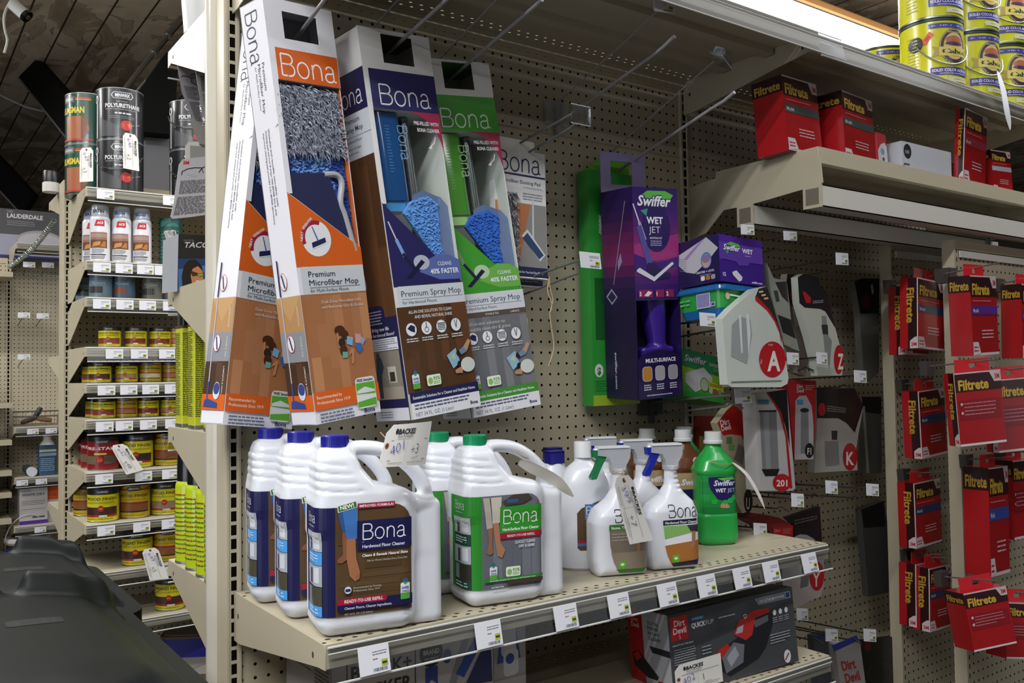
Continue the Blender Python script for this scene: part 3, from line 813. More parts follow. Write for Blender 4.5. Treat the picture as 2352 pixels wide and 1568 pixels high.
def orange_mop(pos, rpy, label):
    Wd, D, H = 5.93, 2.79, 29.66
    t = thing('mop_box', label, 'mop box', pos, rpy, 'orange and white microfiber mop cartons on the first hook')
    b = carton(t, Wd, D, H, WHT, (1.46, 4.45, 26.95, 28.86), 24.0, (16.2, 12.28), sidecut=1)
    rnd = random.Random(3)
    L = front_lab(b, Wd)
    L.rect(.5, 24.0, 5.88, 26.22, ORG); bona(L, .8, 24.33, 1.5, 4.8)
    L.poly([(.0, 10.98), (5.93, 10.98), (5.93, 12.25), (.0, 16.15)], ORG)
    L.rect(.02, 2.2, 5.91, 9.04, 'a56d44'); planks(L, .3, 2.2, 5.91, 8.9, BRN, 7, rnd)
    L.rect(.3, 9.04, 5.91, 10.98, 'cfd4d8')
    L.ell(2.0, 12.95, 1.28, 1.28, 'ececf0'); L.ring(2.0, 12.95, 1.28, 1.28, .3, 'a01c3c', a0=70, a1=200)
    L.text('NEXT', .78, 12.75, .2, 'f0f0f0', rot=78, off=.02); L.text('GENERATION', .95, 13.55, .2, 'f0f0f0', rot=42, w=1.15, off=.02)
    mop_pic(L, 2.15, 12.65, 1.35, 18)
    for i, (nm, yy) in enumerate((('Premium', 10.25), ('Microfiber Mop', 9.65))): L.text(nm, .88, yy, .42, '23243c', w=2.35 if i == 0 else 4.4)
    L.line([(.9, 9.5), (5.4, 9.5)], .03, '3a3b50'); L.text('for Multi-Surface Floors', .9, 9.18, .24, '3a3b50', w=3.4, shear=.2)
    L.text('Dual Zone Microfiber Lifts', 1.7, 8.35, .22, 'dcd5cf', w=3.6); L.text('and Removes Dirt & Grime', 1.7, 7.98, .22, 'dcd5cf', w=3.75)
    kids(L, 3.0, 4.9, 1.15)
    L.rect(0, .95, Wd, 2.22, ORG); L.text('Recommended by', .25, 1.72, .24, 'f4dcc8', w=2.2, off=.01); L.text('Professionals Since 1919', .25, 1.34, .24, 'f4dcc8', w=2.9, off=.01)
    L.poly(rrect(3.75, .5, 5.6, 2.75, .3, 4), 'e4e6e4'); L.poly([(3.8, .6), (5.55, .6), (5.55, 1.15), (3.8, 1.0)], '5fae35'); L.poly([(3.8, 1.55), (5.55, 1.45), (5.55, 2.35), (3.8, 2.35)], '5fae35')
    L.poly([(3.85, 1.8), (4.6, 2.05), (5.5, 1.75), (5.5, 1.6), (3.85, 1.6)], 'dfe3e6'); L.text('FREE Samples!', 4.68, 2.45, .2, '23243c', w=1.5, al='C', off=.02)
    L.lines(.35, .02, 3.4, .75, 3, '6c7088', .5); L.text('Bona', 4.3, .18, .3, NAVY, w=1.0, off=.03)
    L = left_lab(b, Wd, D); U = lambda y: D - y
    bona(L, .55, 29.0, 1.35, 3.6, '3c3f52', rot=-90, off=-.006)
    L.text('Premium', 1.78, 25.3, .32, '3a3b4c', w=1.9, rot=-90); L.text('Microfiber Mop', 1.3, 25.3, .32, '3a3b4c', w=3.4, rot=-90); L.text('for Multi-Surface Floors', .95, 25.2, .2, '6a6b7c', w=3.0, rot=-90, shear=.2)
    for i, s_ in enumerate(('Washable and reusable microfiber pads', 'Dusting pad attracts & traps 99% MORE dirt & dust', 'Improved cleaning pad provides 2.5x MORE absorbency')):
        L.text(s_, 1.55 - .32 * i, 20.8 - .1 * i, .17, '5a5b68', w=5.4 + .5 * i, rot=-90, off=.012)
    L.poly([(0, 9.05), (D, 9.05), (D, 6.55), (0, 6.5)], 'b98d5c'); L.poly([(0, 9.05), (D * .5, 7.3), (D, 9.05)], 'c39a68')
    L.rect(0, 4.45, D, 6.55, '8e9096'); L.rect(0, 2.1, D, 4.45, '4f3525'); planks(L, 0, 2.1, D, 4.4, ['4f3525', '5a3c29', '45301f'], 4, rnd)
    for s_, z in (('HARDWOOD', 8.3), ('STONE & TILE', 6.2), ('LAMINATE & VINYL', 4.1)): L.text(s_, D - .55, z, .17, 'd9d4cc', rot=-90, off=.01)
    L.rect(0, .98, D, 2.1, ORG)
    L.line([(U(2.15), 1.7), (U(2.15), 9.2)], .12, 'b9bcc8'); L.line([(U(2.15), 9.2), (U(2.12), 11.6)], .16, '23284c'); L.line([(U(2.16), 1.7), (U(2.16), 2.9)], .17, '3b4c92')
    for z in (10.14, 5.75):
        L.ell(U(1.62), z, .42, .62, 'e9e7ea'); L.ring(U(1.62), z, .42, .62, .04, 'c2502c'); L.line([(U(1.62) - .1, z + .4), (U(1.62) + .1, z - .4)], .15, '2b3566')
    L.poly([(U(2.5), 1.2), (U(.8), 1.15), (U(.85), 1.5), (U(1.9), 1.75), (U(2.4), 1.7)], '35478c'); L.ell(U(1.05), 2.35, .42, .62, 'd9dde4'); L.poly(ell(U(1.05), 2.5, .38, .42, 12), '35478c')
    b.build('carton', t)
    fluff('fluffy_pad', t, -2.8, 2.75, .25, 1.5, 19.2, 23.9, 1500, rnd, ['7a7f8e', '9298aa', '646978', 'b0b4c2', '858a9c'], .8, .35)
    chenille('cleaning_pad', t, [(-2.75, 16.0), (-2.75, 19.5), (-2.3, 19.7), (2.2, 19.5), (2.7, 18.8), (2.8, 12.5), (2.2, 12.3)], .3, 1.0, [(.14, '2a4a96'), (.34, '6f9bd0'), (.4, '5a86c4'), (.78, '6f9bd0'), (1.1, '2a4a96')], rnd, 1500)
    b = B(); nm = mat('23284f', .45, 0, .05, 6)
    b.prism([(-2.7, 14.2), (-2.75, 17.2), (-2.3, 17.55), (.6, 17.7), (1.0, 17.3), (2.6, 12.0), (2.5, 11.0), (0, 11)], .12, .75, nm, 'y'); b.build('mop_head', t)
    b = B(); b.tube(catm([(.6, .3, 17.55), (1.7, .25, 17.6), (2.1, .2, 17.0), (1.75, .2, 15.6), (2.0, .2, 14.6), (2.55, .2, 12.0)], 5), .24, mat('a8a9ae', .35, 0, .04, 6), 10); b.build('handle', t)
    return t
t_o1 = orange_mop((1.57, -8.6, 1.24), (-6.7, -2.2, 13.9), 'orange and white microfiber mop box hanging in front, its grey fluffy pad showing')
t_o2 = orange_mop((-2.92, -3.2, .6), (6.6, .6, 15.8), 'orange and white microfiber mop box at far left, half hidden behind the front orange one')
for t_, k_ in ((t_o1, .956), (t_o2, .978)): t_.matrix_world = t_.matrix_world @ Matrix.Scale(k_, 4)

def spray_mop(pos, rpy, label, Wd, D, H, col, green):
    t = thing('mop_box', label, 'mop box', pos, rpy)
    b = carton(t, Wd, D, H, 'e4e2e0', (2.0, 4.9, 26.05, 28.2), 22.6, (15.75, 9.6), inner='c4cbc9', top='4a342a' if not green else '3f7a34')
    rnd = random.Random(5 + green)
    base = GRY if green else DBR
    L = front_lab(b, Wd, .38, .15)
    cc = '3f9a2e' if green else '25225a'
    L.rect(.46, 22.6, Wd, 25.5, cc); bona(L, 1.15, 22.95, 1.45, 4.75, off=-.008)
    L.poly([(3.42, 22.6)] + [(3.42 + 3.2 * math.sin(math.radians(a)), 22.6 - 3.3 * (1 - math.cos(math.radians(a)))) for a in (18, 34, 50, 66, 80, 90)] + [(Wd, 22.6)], 'a62a4c')
    L.text('PRE-FILLED WITH', 4.0, 21.62, .28, 'f1e4e8', w=2.4, off=.025); L.text('BONA CLEANER', 4.25, 21.12, .28, 'f1e4e8', w=2.15, off=.025)
    L.line([(5.9, 20.75), (5.75, 20.35), (5.3, 20.0)], .08, 'f1e4e8'); L.poly([(5.1, 19.9), (5.4, 20.15), (5.45, 19.85)], 'f1e4e8')
    L.poly([(0.05, 9.62), (Wd, 9.62), (Wd, 9.6), (Wd, 9.62), (.05, 15.7)], cc)
    L.poly([(.4, 9.62), (Wd, 9.62), (Wd, 9.62), (.4, 15.3)], cc)
    L.poly([(2.6, 10.6)] + [(2.6 + 4.0 * x, 10.0 + 1.9 * math.sin(math.pi * (.15 + .6 * x))) for x in (.2, .5, .8, 1)] + [(6.6, 9.9), (4.4, 9.95)], '5b6cab' if not green else '6db24a')
    L.ell(2.9, 11.3, .75, .55, 'b6bccc' if not green else 'b9cfae')
    L.line([(.35, 14.3), (.9, 12.9)], .12, 'c8cbd2'); L.line([(.9, 12.9), (1.35, 11.9)], .3, '7fa3da' if not green else '7a9a72'); L.line([(1.35, 11.9), (2.1, 11.0)], .26, '1b1d3e')
    L.poly([(1.3, 10.2), (1.7, 10.15), (3.2, 11.3), (2.9, 11.5)], '15163a')
    L.text('CLEANS', 3.8 + .6, 11.0, .3, 'e6ecf6', w=1.35, off=.01); L.text('40% FASTER', 3.6, 10.4, .38, 'e6ecf6', w=2.8, off=.03)
    L.rect(0.02, 1.9, Wd, 8.12, base[0]); planks(L, .0, 1.9, Wd, 8.1, base, 9, rnd, ln=4)
    L.rect(.34, 8.12, Wd, 9.62, 'd3d8de'); L.text('Premium Spray Mop', .6, 8.85, .46, '2a2c4c', w=5.7); L.line([(.6, 8.66), (6.4, 8.66)], .03, '44465e')
    L.text('for Hard-Surface Floors' if green else 'for Hardwood Floors', .6, 8.32, .24, '3e4058', w=3.2)
    if green:
        L.rect(.02, 7.72, Wd, 8.12, '5a4a44'); L.text('STONE & TILE', 2.6, 7.82, .17, 'd8d4d0', w=1.3, off=.01); L.text('LAMINATE', 5.1, 7.82, .17, 'd8d4d0', w=.9, off=.01)
        L.text('all-in-one solution to', .9, 7.1, .28, 'd4d6d8', w=3.5); L.text('quickly clean dirt & grime', .9, 6.68, .28, 'd4d6d8', w=4.0)
    else:
        L.text('ALL-IN-ONE SOLUTION TO CLEAN', 1.0, 7.6, .24, 'e8e4e0', w=4.1, off=.01); L.text('AND REVEAL NATURAL SHINE', 1.5, 7.22, .24, 'e8e4e0', w=3.6, off=.01)
    for i, x in enumerate((1.05, 2.46, 3.87, 5.28)):
        z = 6.45 if not green else 6.1
        L.ell(x, z, .52, .52, 'eceef0'); L.ring(x, z, .52, .52, .04, '3a3c58')
        if i == 0: L.poly([(x - .35, z + .1), (x, z + .35), (x + .35, z + .2), (x + .3, z - .25), (x - .1, z - .1)], NAVY)
        elif i == 1: L.ring(x, z - .12, .2, .2, .05, '3a3c58'); L.line([(x, z + .05), (x, z + .38)], .07, '3a3c58')
        elif i == 2: [L.line([(x - .35, z + d), (x + .35, z + d)], .05, '3a3c58') for d in (-.24, -.12, 0, .12, .24)]
        else: L.line([(x - .12, z + .35), (x, z - .2), (x + .14, z + .35)], .07, '55577a')
        L.lines(x - .55, z - .95, x + .55, z - .6, 2, 'cfd0d2')
    reader(L, 5.3, 3.75, .95)
    badge(L, .45, 2.15, 1.05); bio(L, 1.75, 2.2, '92%' if green else '95%', 1.1)
    L.rect(0, 1.18, Wd, 1.92, GRN if green else NAVY); L.text('Sustainable Solutions for a Cleaner and Healthier Home', .25, 1.44, .22, 'e6ecf0', w=6.0, off=.015)
    L.rect(0, .02, Wd, 1.18, 'e6e6ea'); L.lines(.3, .62, 5.6, 1.1, 2, '55587a', .5); L.text('NET 34 FL. OZ. (1 Liter)', .3, .18, .3, '50536e', w=3.6); L.text('Bona', 5.6, .3, .26, NAVY, w=.75, off=.03)
    L = left_lab(b, Wd, D)
    L.rect(0, 22.65, D, 25.6, '1d1c4a'); bona(L, .0, 23.2, 1.3, 3.6, off=-.006)
    L.rect(0, 19.35, D, 22.65, 'cfd3d8'); L.text('Premium', 1.0, 22.0, .4, '2a2c44', w=1.9, off=.01); L.text('Spray Mop', .9, 21.35, .4, '2a2c44', w=2.3, off=.01); L.line([(.6, 21.0), (D, 21.0)], .03, '44465e')
    L.text('Hard-Surface Floors' if green else 'Hardwood Floors', .9, 20.6, .22, '44465e', w=2.0); L.text('solution to clean', .9, 20.1, .2, '44465e', w=1.8); L.text('natural shine', .9, 19.75, .2, '44465e', w=1.4)
    L.rect(0, .02, D, 19.35, base[1]); planks(L, 0, 7.6, D, 19.3, base, 4, rnd, ln=6)
    L.poly([(.0, 7.2), (.6, 10.9), (.9, 10.9), (1.0, 10.1), (.3, 8.2)], 'c9ccd6'); L.poly([(.1, 7.5), (.6, 10.7), (.85, 10.6), (.3, 8.3)], '1f2350')
    L.rect(0, .95, D, 7.6, '1e1d4c'); L.poly(rrect(.2, 6.3 + .6, 2.7, 7.6 + .9, .5, 4), '1e1d4c'); L.lines(.5, 7.1, 2.4, 8.2, 5, 'aeb2cc', .4)
    L.text('Bring new life', .9, 6.95 - .3, .28, 'e4e6ee', w=2.1, shear=.2, off=.01); L.text('to hardwood floors!', .5, 6.3 - .05, .26, 'e4e6ee', w=3.1, shear=.2, off=.01)
    L.rect(.3, 5.2, D - .25, 6.1, 'e2e4e8'); L.lines(.45, 5.25, D - .35, 6.05, 5, '70748c', .4)
    L.rect(.3, 1.6, D - .25, 5.15, '8b8578'); L.rect(.3, 1.6, D - .25, 2.5, 'a59a8a'); L.rect(2.2, 2.8, 3.2, 4.0, 'c6c0b2'); L.rect(2.4, 2.9, 3.0, 3.6, '3a352e'); L.poly([(.9, 1.7), (1.3, 1.7), (1.4, 3.3), (1.8, 4.0), (1.6, 4.7), (1.0, 4.7), (.8, 3.4)], '3d4254')
    L.ell(1.25, 4.85, .22, .25, '5a4436'); L.line([(1.5, 3.4), (2.3, 3.0), (2.6, 2.2)], .1, '9a9488')
    L.rect(0, .03, D, .95, 'd9dade'); L.lines(.6, .2, 2.2, .75, 3, '70748c', .4)
    b.build('carton', t)
    # refill cartridge, pole and pad in the window
    b = B(); tint = '2e6fb0' if not green else '6fb84e'
    gm = mat('1d4e86' if not green else '4f9436', .08, 0, .05, 4, coat=1, spec=.8)
    x0 = -Wd / 2 + .45
    b.prism([(x + x0 + 1.45, y + 1.35) for x, y in rrect(-1.35, -.95, 1.35, .95, .7, 6)], 16.6 - .6, 22.5, gm, 'z')
    b.prism([(x + x0 + 1.45, y + 1.35) for x, y in rrect(-1.2, -.8, 1.2, .8, .6, 6)], 15.2, 16.6, mat('4f94cc' if not green else 'a5d884', .08, 0, .05, 4, coat=1), 'z')
    Lc = Lab(b, flat((x0 + 1.0, .4, 0), (1, 0, 0), (0, 0, 1), (0, -1, 0)), rough=.2); bona(Lc, 1.25, 21.6, .9, 2.6, '7fa9cf' if not green else '9dcf86', rot=-90)
    Lc.lines(.1, 18.0, .5, 21.6, 16, '3f74a6' if not green else '6aa552', .4)
    b.build('cleaner_cartridge', t)
    b = B(); b.tube([(.95, 1.6, 11), (.95, 1.6, 22.5)], .42, mat('9aa0a4', .25, .9, .05, 6), 14); b.build('mop_pole', t)
    b = B(); b.prism([(-.05, 15.8 - .8), (.05, 16.4), (1.1, 16.8), (2.6, 16.3), (3.1, 15.2), (3.2, 10), (2.2, 10)], .5, .62, mat('5f7396', .5), 'y')
    b.prism([(2.0, 10.2), (1.9, 13.5), (2.5, 16.3), (3.15, 15.6), (3.2, 10.0)], .3, .5, mat('6b7fa4', .45), 'y'); b.build('pad_backing', t)
    chenille('cleaning_pad', t, [(-1.2, 15.0), (-.4, 15.9), (1.3, 16.3), (2.2, 15.7), (1.9, 13.2), (2.1, 11.0), (2.4, 10.0), (.6, 12.5)], .12, .5, [(1.1, '5f95d6')] if not green else [(1.1, '2f66c0')], rnd, 900)
    return t
spray_mop((9.57, -8.2, 1.27), (-6.8, -3.1, 8.5), 'navy and white spray mop box for hardwood floors with a blue bottle in its window', 6.62, 4.1, 28.51, NAVY, 0)
spray_mop((16.06, -6.78, 1.11), (-7.2, -3.1, .9), 'green and white spray mop box for hard-surface floors with a green bottle in its window', 6.69, 4.1, 28.38, GRN, 1)
# the dusting pad cards on the fourth hook
def dust_pad(pos, rpy, label, first):
    t = thing('dusting_pad', label, 'dusting pad pack', pos, rpy, None)
    b = B(); Wd, H = 5.4, 11.0; w = mat('d9d8d6', .4)
    b.box(-Wd / 2, Wd / 2, 0, .7, 0, H, w); b.box(-Wd / 2 + .3, Wd / 2 - .9, .3, .42, H, H + 1.0, mat('e3e0d8', .5))
    L = front_lab(b, Wd)
    L.rect(0, 0, Wd, .12, 'ffffff'); L.rect(.05, .35, Wd - .05, 6.4, 'b0704a'); planks(L, .1, .4, 2.2, 6.3, ['b5744c', 'a8683f', 'bd8058'], 3, random.Random(2)); L.poly([(3.7, 6.4), (Wd - .05, 6.4), (Wd - .05, .4), (2.2, .4)], '8b8a88')
    bona(L, .35, 9.1, 1.6, 4.5, '26294a', off=0); L.rect(.05, 8.75, Wd - .05, 8.9, '23264c')
    L.text('Microfiber Dusting Pad', .6, 8.1, .3, '44465a', w=4.2); L.text('for Hard-Surface Floors', 3.0, 7.75, .15, '77798a', w=2.0); L.lines(2.9, 6.7, 5.0, 7.4, 3, '9a9ba6', .4)
    L.poly([(3.9, 6.9), (4.05, 6.9), (4.0, 3.3), (3.8, 3.3)], 'c9ccd2'); L.poly([(2.7, 3.6), (3.3, 4.2), (5.2, 2.1), (4.6, 1.5)], 'd0d4da'); L.poly([(2.8, 3.4), (3.3, 3.9), (5.0, 2.1), (4.5, 1.7)], '30456a')
    L.rect(.02, .12, Wd - .02, .95, '22264c'); L.text('Guaranteed Residue Safe For You And Our Planet', .3, .4, .2, 'dfe0e8', w=4.6, off=.015)
    b.build('card', t)
    if first: fluff('fluffy_pad', t, -1.75, -.45, -.12, .3, 1.0, 7.3, 420, random.Random(4), ['5a5d66', '8b8d95', '3d4048', 'a7a9b0'], .55, .15)
    return t
dust_pad((19.4, -4.6, 12.2), (1, -2, 0), 'white card with grey dusting pad and blue mop picture, the front one on its hook', True)
dust_pad((19.7, -3.5, 11.6), (1, -1, 0), 'second white dusting pad card, its lower edge showing under the front one', False)
b = B(); b.box(-1.6, 1.6, 0, .5, 0, 6.4, mat('d2541c', .5)); L = front_lab(b, 3.2); L.rect(0, 6.0, 3.2, 6.6, 'e4dfd8'); L.rect(.2, 5.6, 3.0, 6.0, 'b01e34'); L.line([(1.0, .6), (2.2, 4.8)], .2, '8f96ac'); L.line([(1.9, 3.9), (2.3, 5.0)], .3, '2e3a66')
t = thing('refill_pack', 'orange card pack peeking out right of the green spray mop box', 'refill pack', (20.3, -2.2, 2.3), (-2, 0, 0)); b.build('card', t)

# swiffer wetjet carton
def wetjet():
    Wd, D, H = 5.51, 4.4, 19.21; h = Wd / 2
    t = thing('mop_box', 'tall purple and magenta mopping kit box hanging on the rightmost hook', 'mop box', (33.61, -6.5, 1.66), (-3.3, 2.6, -2.0))
    b = B(); p = mat('1f1246', .35, 0, .03, 5, coat=.3)
    b.box(-h, -h + .08, 0, D, 0, H, p); b.box(h - .08, h, 0, D, 0, H, p); b.box(-h, h, D - .08, D, 0, H, p); b.box(-h, h, 0, D, 0, .08, p); b.box(-h, h, 0, D, H - .08, H, p)
    b.box(-h, h, 0, .08, 9.0, H, p)
    arc = [(-h, 0), (h, 0), (h, 3.3)] + [(h * math.cos(math.radians(a)) * .98, 3.3 + 1.15 * math.sin(math.radians(a))) for a in (25, 50, 75, 90, 105, 130, 155)] + [(-h, 3.3)]
    b.prism(arc, 0, .08, p, 'y')
    lv = mat('9488b8', .4)
    for (x0, x1, z0, z1) in ((-h - .1, -1.7, H, H + 3.8), (1.0, 2.6, H, H + 3.75), (-1.7, 1.0, H + 3.0, H + 3.8), (-1.7, 1.0, H, H + .8)): b.box(x0, x1, D - .3, D - .2, z0, z1, lv)
    L = front_lab(b, Wd)
    for i, c in enumerate(('2d1560', '32166a', '3a1870', '471a72', '561c72', '6a1e70', '7c2070', '8a2270', '922472', '7c2070', '621e6e', '4a1a6c', '38176a', '2c1464')):
        L.rect(0, H - (i + 1) * .73, Wd, H - i * .73, c); L.o -= L.st
    L.o += L.st * 2
    L.poly([(0, 14.0), (Wd, 15.1), (Wd, 13.2), (2.8, 12.6), (0, 12.6)], 'a0307a'); L.poly([(0, 13.2), (2.8, 12.4), (Wd, 13.0), (Wd, 12.0), (0, 11.6)], '3a1874')
    L.ell(2.75, 15.55, 1.75, 2.2, '2a1a5c')
    L.poly([(.9, 18.4), (1.8, 18.9), (4.0, 18.95), (5.0, 18.6), (4.6, 18.2), (2.2, 18.1)], '5cb84a'); L.poly([(.9, 17.1), (1.8, 17.3), (1.6, 16.6)], '35a08a')
    for o_, c in ((.09, '3a2a6c'), (.025, 'f0f0f4')): L.text('Swiffer', .55, 17.55, .95, c, w=4.1, off=o_, shear=.25)
    L.text('WET', 1.6, 15.95, .62, 'f0eef6', w=2.0, off=.035); L.text('JET', 1.85, 15.1, .62, 'e4e0ee', w=1.4, off=-.005); L.text('MOPPING KIT', 1.95, 14.55, .18, 'd8d4e4', w=1.5, off=.02); L.lines(2.0, 13.9, 3.4, 14.45, 3, 'a8a0c4', .5)
    L.line([(.05, 17.6), (.75, 15.9)], .14, 'd8dae2'); L.line([(.75, 15.9), (1.3, 14.6)], .34, 'a9a6cc'); L.poly([(.35, 15.6), (.9, 15.8), (2.2, 12.4), (1.5, 12.2)], '55509a'); L.poly([(1.6, 12.4), (2.3, 12.4), (3.6, 11.6), (4.4, 11.5), (4.2, 11.0), (2.4, 10.8), (1.5, 11.6)], '241c4c')
    L.poly([(.3, 11.8), (.6, 11.95), (2.3, 11.1), (4.6, 12.5), (4.8, 12.3), (2.3, 10.7), (.2, 11.6)], 'd9dbe6')
    for x, s_ in ((.35, '5'), (2.4, '1'), (3.6, '2')):
        L.rect(x, 9.25, x + (1.7 if x < 1 else 1.05), 9.95, '8c1c50'); L.text(s_, x + .12, 9.4, .38, 'f2eef6', off=.03)
    L.poly([(1.0, 9.4), (1.5, 9.35), (2.0, 9.7), (1.5, 9.85)], 'e6e4ec')
    L.o = .012; L.text('MULTI-SURFACE', 1.0, 3.35, .36, 'efecf6', w=3.7, off=.03)
    for x, c in ((1.15, 'b98238'), (2.7, 'a6a3a6'), (4.3, '9b98a0')): L.poly(rrect(x - .6, 1.65, x + .6, 3.0, .35, 4), 'c8c4cc'); L.poly(rrect(x - .55, 1.7, x + .55, 2.95, .32, 4), c); L.lines(x - .45, .8, x + .45, 1.4, 3, 'd0cce0', .5)
    L.lines(1.0, .3, 4.2, .42, 1, 'd0cce0', .7)
    L = left_lab(b, Wd, D)
    for i, c in enumerate(('24124a', '28124c', '32144c', '48164e', '5c1a50', '6c1c52', '70205a', '521850', '34144a', '241044', '1c0e3c')):
        L.rect(0, H - (i + 1) * 1.0, D, H - i * 1.0, c); L.o -= L.st
    L.o += L.st * 2
    L.rect(0, .02, D, H - 11, '1a0e38'); L.line([(D - 1.0, 18.0), (D - 2.9, 10.6)], .09, '8a87a4'); L.poly([(D - 2.2, 12.6), (D - 1.8, 13.4), (D - 1.6, 12.6), (D - 2.2, 11.8)], '8a88a8')
    L.poly([(D - 4.0, 9.5), (D - 3.2, 10.2), (D - 2.4, 9.4), (D - 3.2, 8.7)], '9a98ac'); L.poly([(D - 3.8, 9.45), (D - 3.2, 10.0), (D - 2.6, 9.4), (D - 3.2, 8.9)], '2a1c50')
    L.text('swiffer.com', 1.35, 4.3, .3, 'cfcbe0', w=3.4, rot=-90, off=.02)
    b.build('carton', t)
    b = B(); pm = mat('3a1f8a', .3, 0, .1, 5, coat=.5); dm = mat('150c2e', .6)
    b.box(-h + .1, h - .1, 2.6, D - .1, 3, 9.1, dm); b.build('insert', t)
    V, F = nets(lambda X, Y, Z: smin(sd_cap(X, Y, Z, (.6, 1.6, 9.0), (1.1, 1.5, 4.6), 1.35, .8), sd_rbox(X, Y, Z, (.5, 1.7, 3.9), (2.0, 1.1, .8), .3), .5), (-2.4, .1, 2.6), (2.5, 3.1, 9.2), .13)
    b = B(); b.add(V, F, pm); b.build('spray_mop_body', t)
wetjet()
# the green sweeper carton behind it
t = thing('mop_box', 'green dusting kit box behind the purple mopping kit box', 'mop box', (33.4, -2.0, 1.0), (-.6, 0, -1))
b = B(); g = mat('2f9438', .4, 0, .05, 4, coat=.2)
b.box(-4.0, 1.8, 0, 1.6, 0, 22.2, g); b.prism([(-3.9, 22.2), (-.7, 24.4), (1.9, 24.2), (1.9, 22.2)], .8, .9, mat('6cc03a', .4), 'y'); b.box(1.75, 1.85, .1, 1.5, 2, 22, mat('63b534', .4))
L = Lab(b, flat((-4.0, 0, 0), (1, 0, 0), (0, 0, 1), (0, -1, 0))); L.ell(.75, 3.3, .52, .62, 'd6dcd4'); L.text('$', .52, 2.95, .65, '1f7a38', off=.04); L.poly([(0, 0), (5.8, 0), (5.8, .9), (0, 1.0)], '9bb82a'); L.lines(.3, 1.3, 1.6, 2.4, 5, '1f6e2c', .4)
L.rect(.45, 6.2, 1.5, 12.0, '1a5c26')
for i, c in enumerate(('Swiffer',)): L.text(c, 1.15, 18.0, .5, 'd9ead6', rot=-90, off=.02)
b.build('carton', t)
# ================================================================ jugs and bottles on the main shelf
SHZ = -11.42
HDPE = lambda: mat('dfe1e8', .32, 0, .02, 4, coat=.25, sub=.15, name='white_bottle_plastic')
# --- gallon refill jug
def jug_sdf(X, Y, Z):
    body = sd_rbox(X, Y, Z, (2.35, 2.2, 4.3), (3.07, 2.15, 4.3), 1.0)
    # bottom heel slightly wider, label panel recessed
    side = sd_poly2(X, Z, [(-.70, 6.0), (-.66, 10.2), (-.35, 11.0), (.1, 11.2), (1.55, 11.2), (1.95, 10.7), (2.25, 9.9), (2.9, 9.1), (4.0, 8.65), (5.1, 8.3), (6.2, 7.9), (7.0, 7.1), (7.15, 4), (5.0, 4), (5.0, 6)])
    hw = np.clip(2.1 - np.maximum(Z - 8.4, 0) * .30, .9, 2.1)
    hw = np.where(X > 4.6, np.minimum(hw, 2.1 - np.clip((X - 4.6) / 1.0, 0, 1) * .7), hw)
    shoulder = smax(side, np.abs(Y - 2.2) - hw, .9)
    rear = sd_rbox(X, Y, Z, (5.85, 2.2, 3.9), (1.45, 1.45, 3.9), .55)
    d = smin(smin(body, shoulder, .35), rear, .2)
    neck = np.sqrt((X - .8) ** 2 + (Y - 2.2) ** 2) - .78
    neck = smax(neck, np.abs(Z - 11.2) - .5, .1); d = smin(d, neck, .15)
    arch = 1e9
    P = [(1.5, 11.0), (2.6, 11.05), (3.8, 10.85), (4.9, 10.3), (5.9, 9.4), (6.55, 8.3), (6.75, 7.0)]
    P = catm(P, 3)
    for a, c in zip(P[:-1], P[1:]):
        arch = np.minimum(arch, sd_cap(X, Y, Z, (a[0], 2.2, a[1]), (c[0], 2.2, c[1]), .46, sy=1.35))
    d = smin(d, arch, .22)
    # four moulded ribs round the shoulder on the left
    for k, z in enumerate((10.25, 9.72, 9.2, 8.68)):
        xe = 1.35 + .32 * k
        g = np.exp(-((Z - z + .12 * np.sin(np.clip(X, -1, 2) * 1.2)) / .085) ** 2) * np.clip((xe - X) / .35, 0, 1)
        d = d + .075 * g
    d = d + .04 * np.exp(-((Z - 1.05) / .16) ** 2) * np.clip((5.3 - X) / .3, 0, 1)
    return d
JV, JF = nets(jug_sdf, (-1.0, -.3, -.2), (7.7, 4.7, 12.0), .105)
def jug_surf(u, v, off):
    """wraps the label round the front left edge: u >= 0 on the front, below 0 round the corner and along the side"""
    u = np.asarray(u, float); r = 1.0; x0, y0 = -.72, .05
    th = np.clip(-u / r, 0, math.pi / 2)
    fx = np.where(u >= 0, x0 + r + u, x0 + r - (r + off) * np.sin(th)); fy = np.where(u >= 0, y0 - off, y0 + r - (r + off) * np.cos(th))
    s = -u - r * math.pi / 2
    fx = np.where(s > 0, x0 - off, fx); fy = np.where(s > 0, y0 + r + s, fy)
    return fx, fy, np.asarray(v, float)
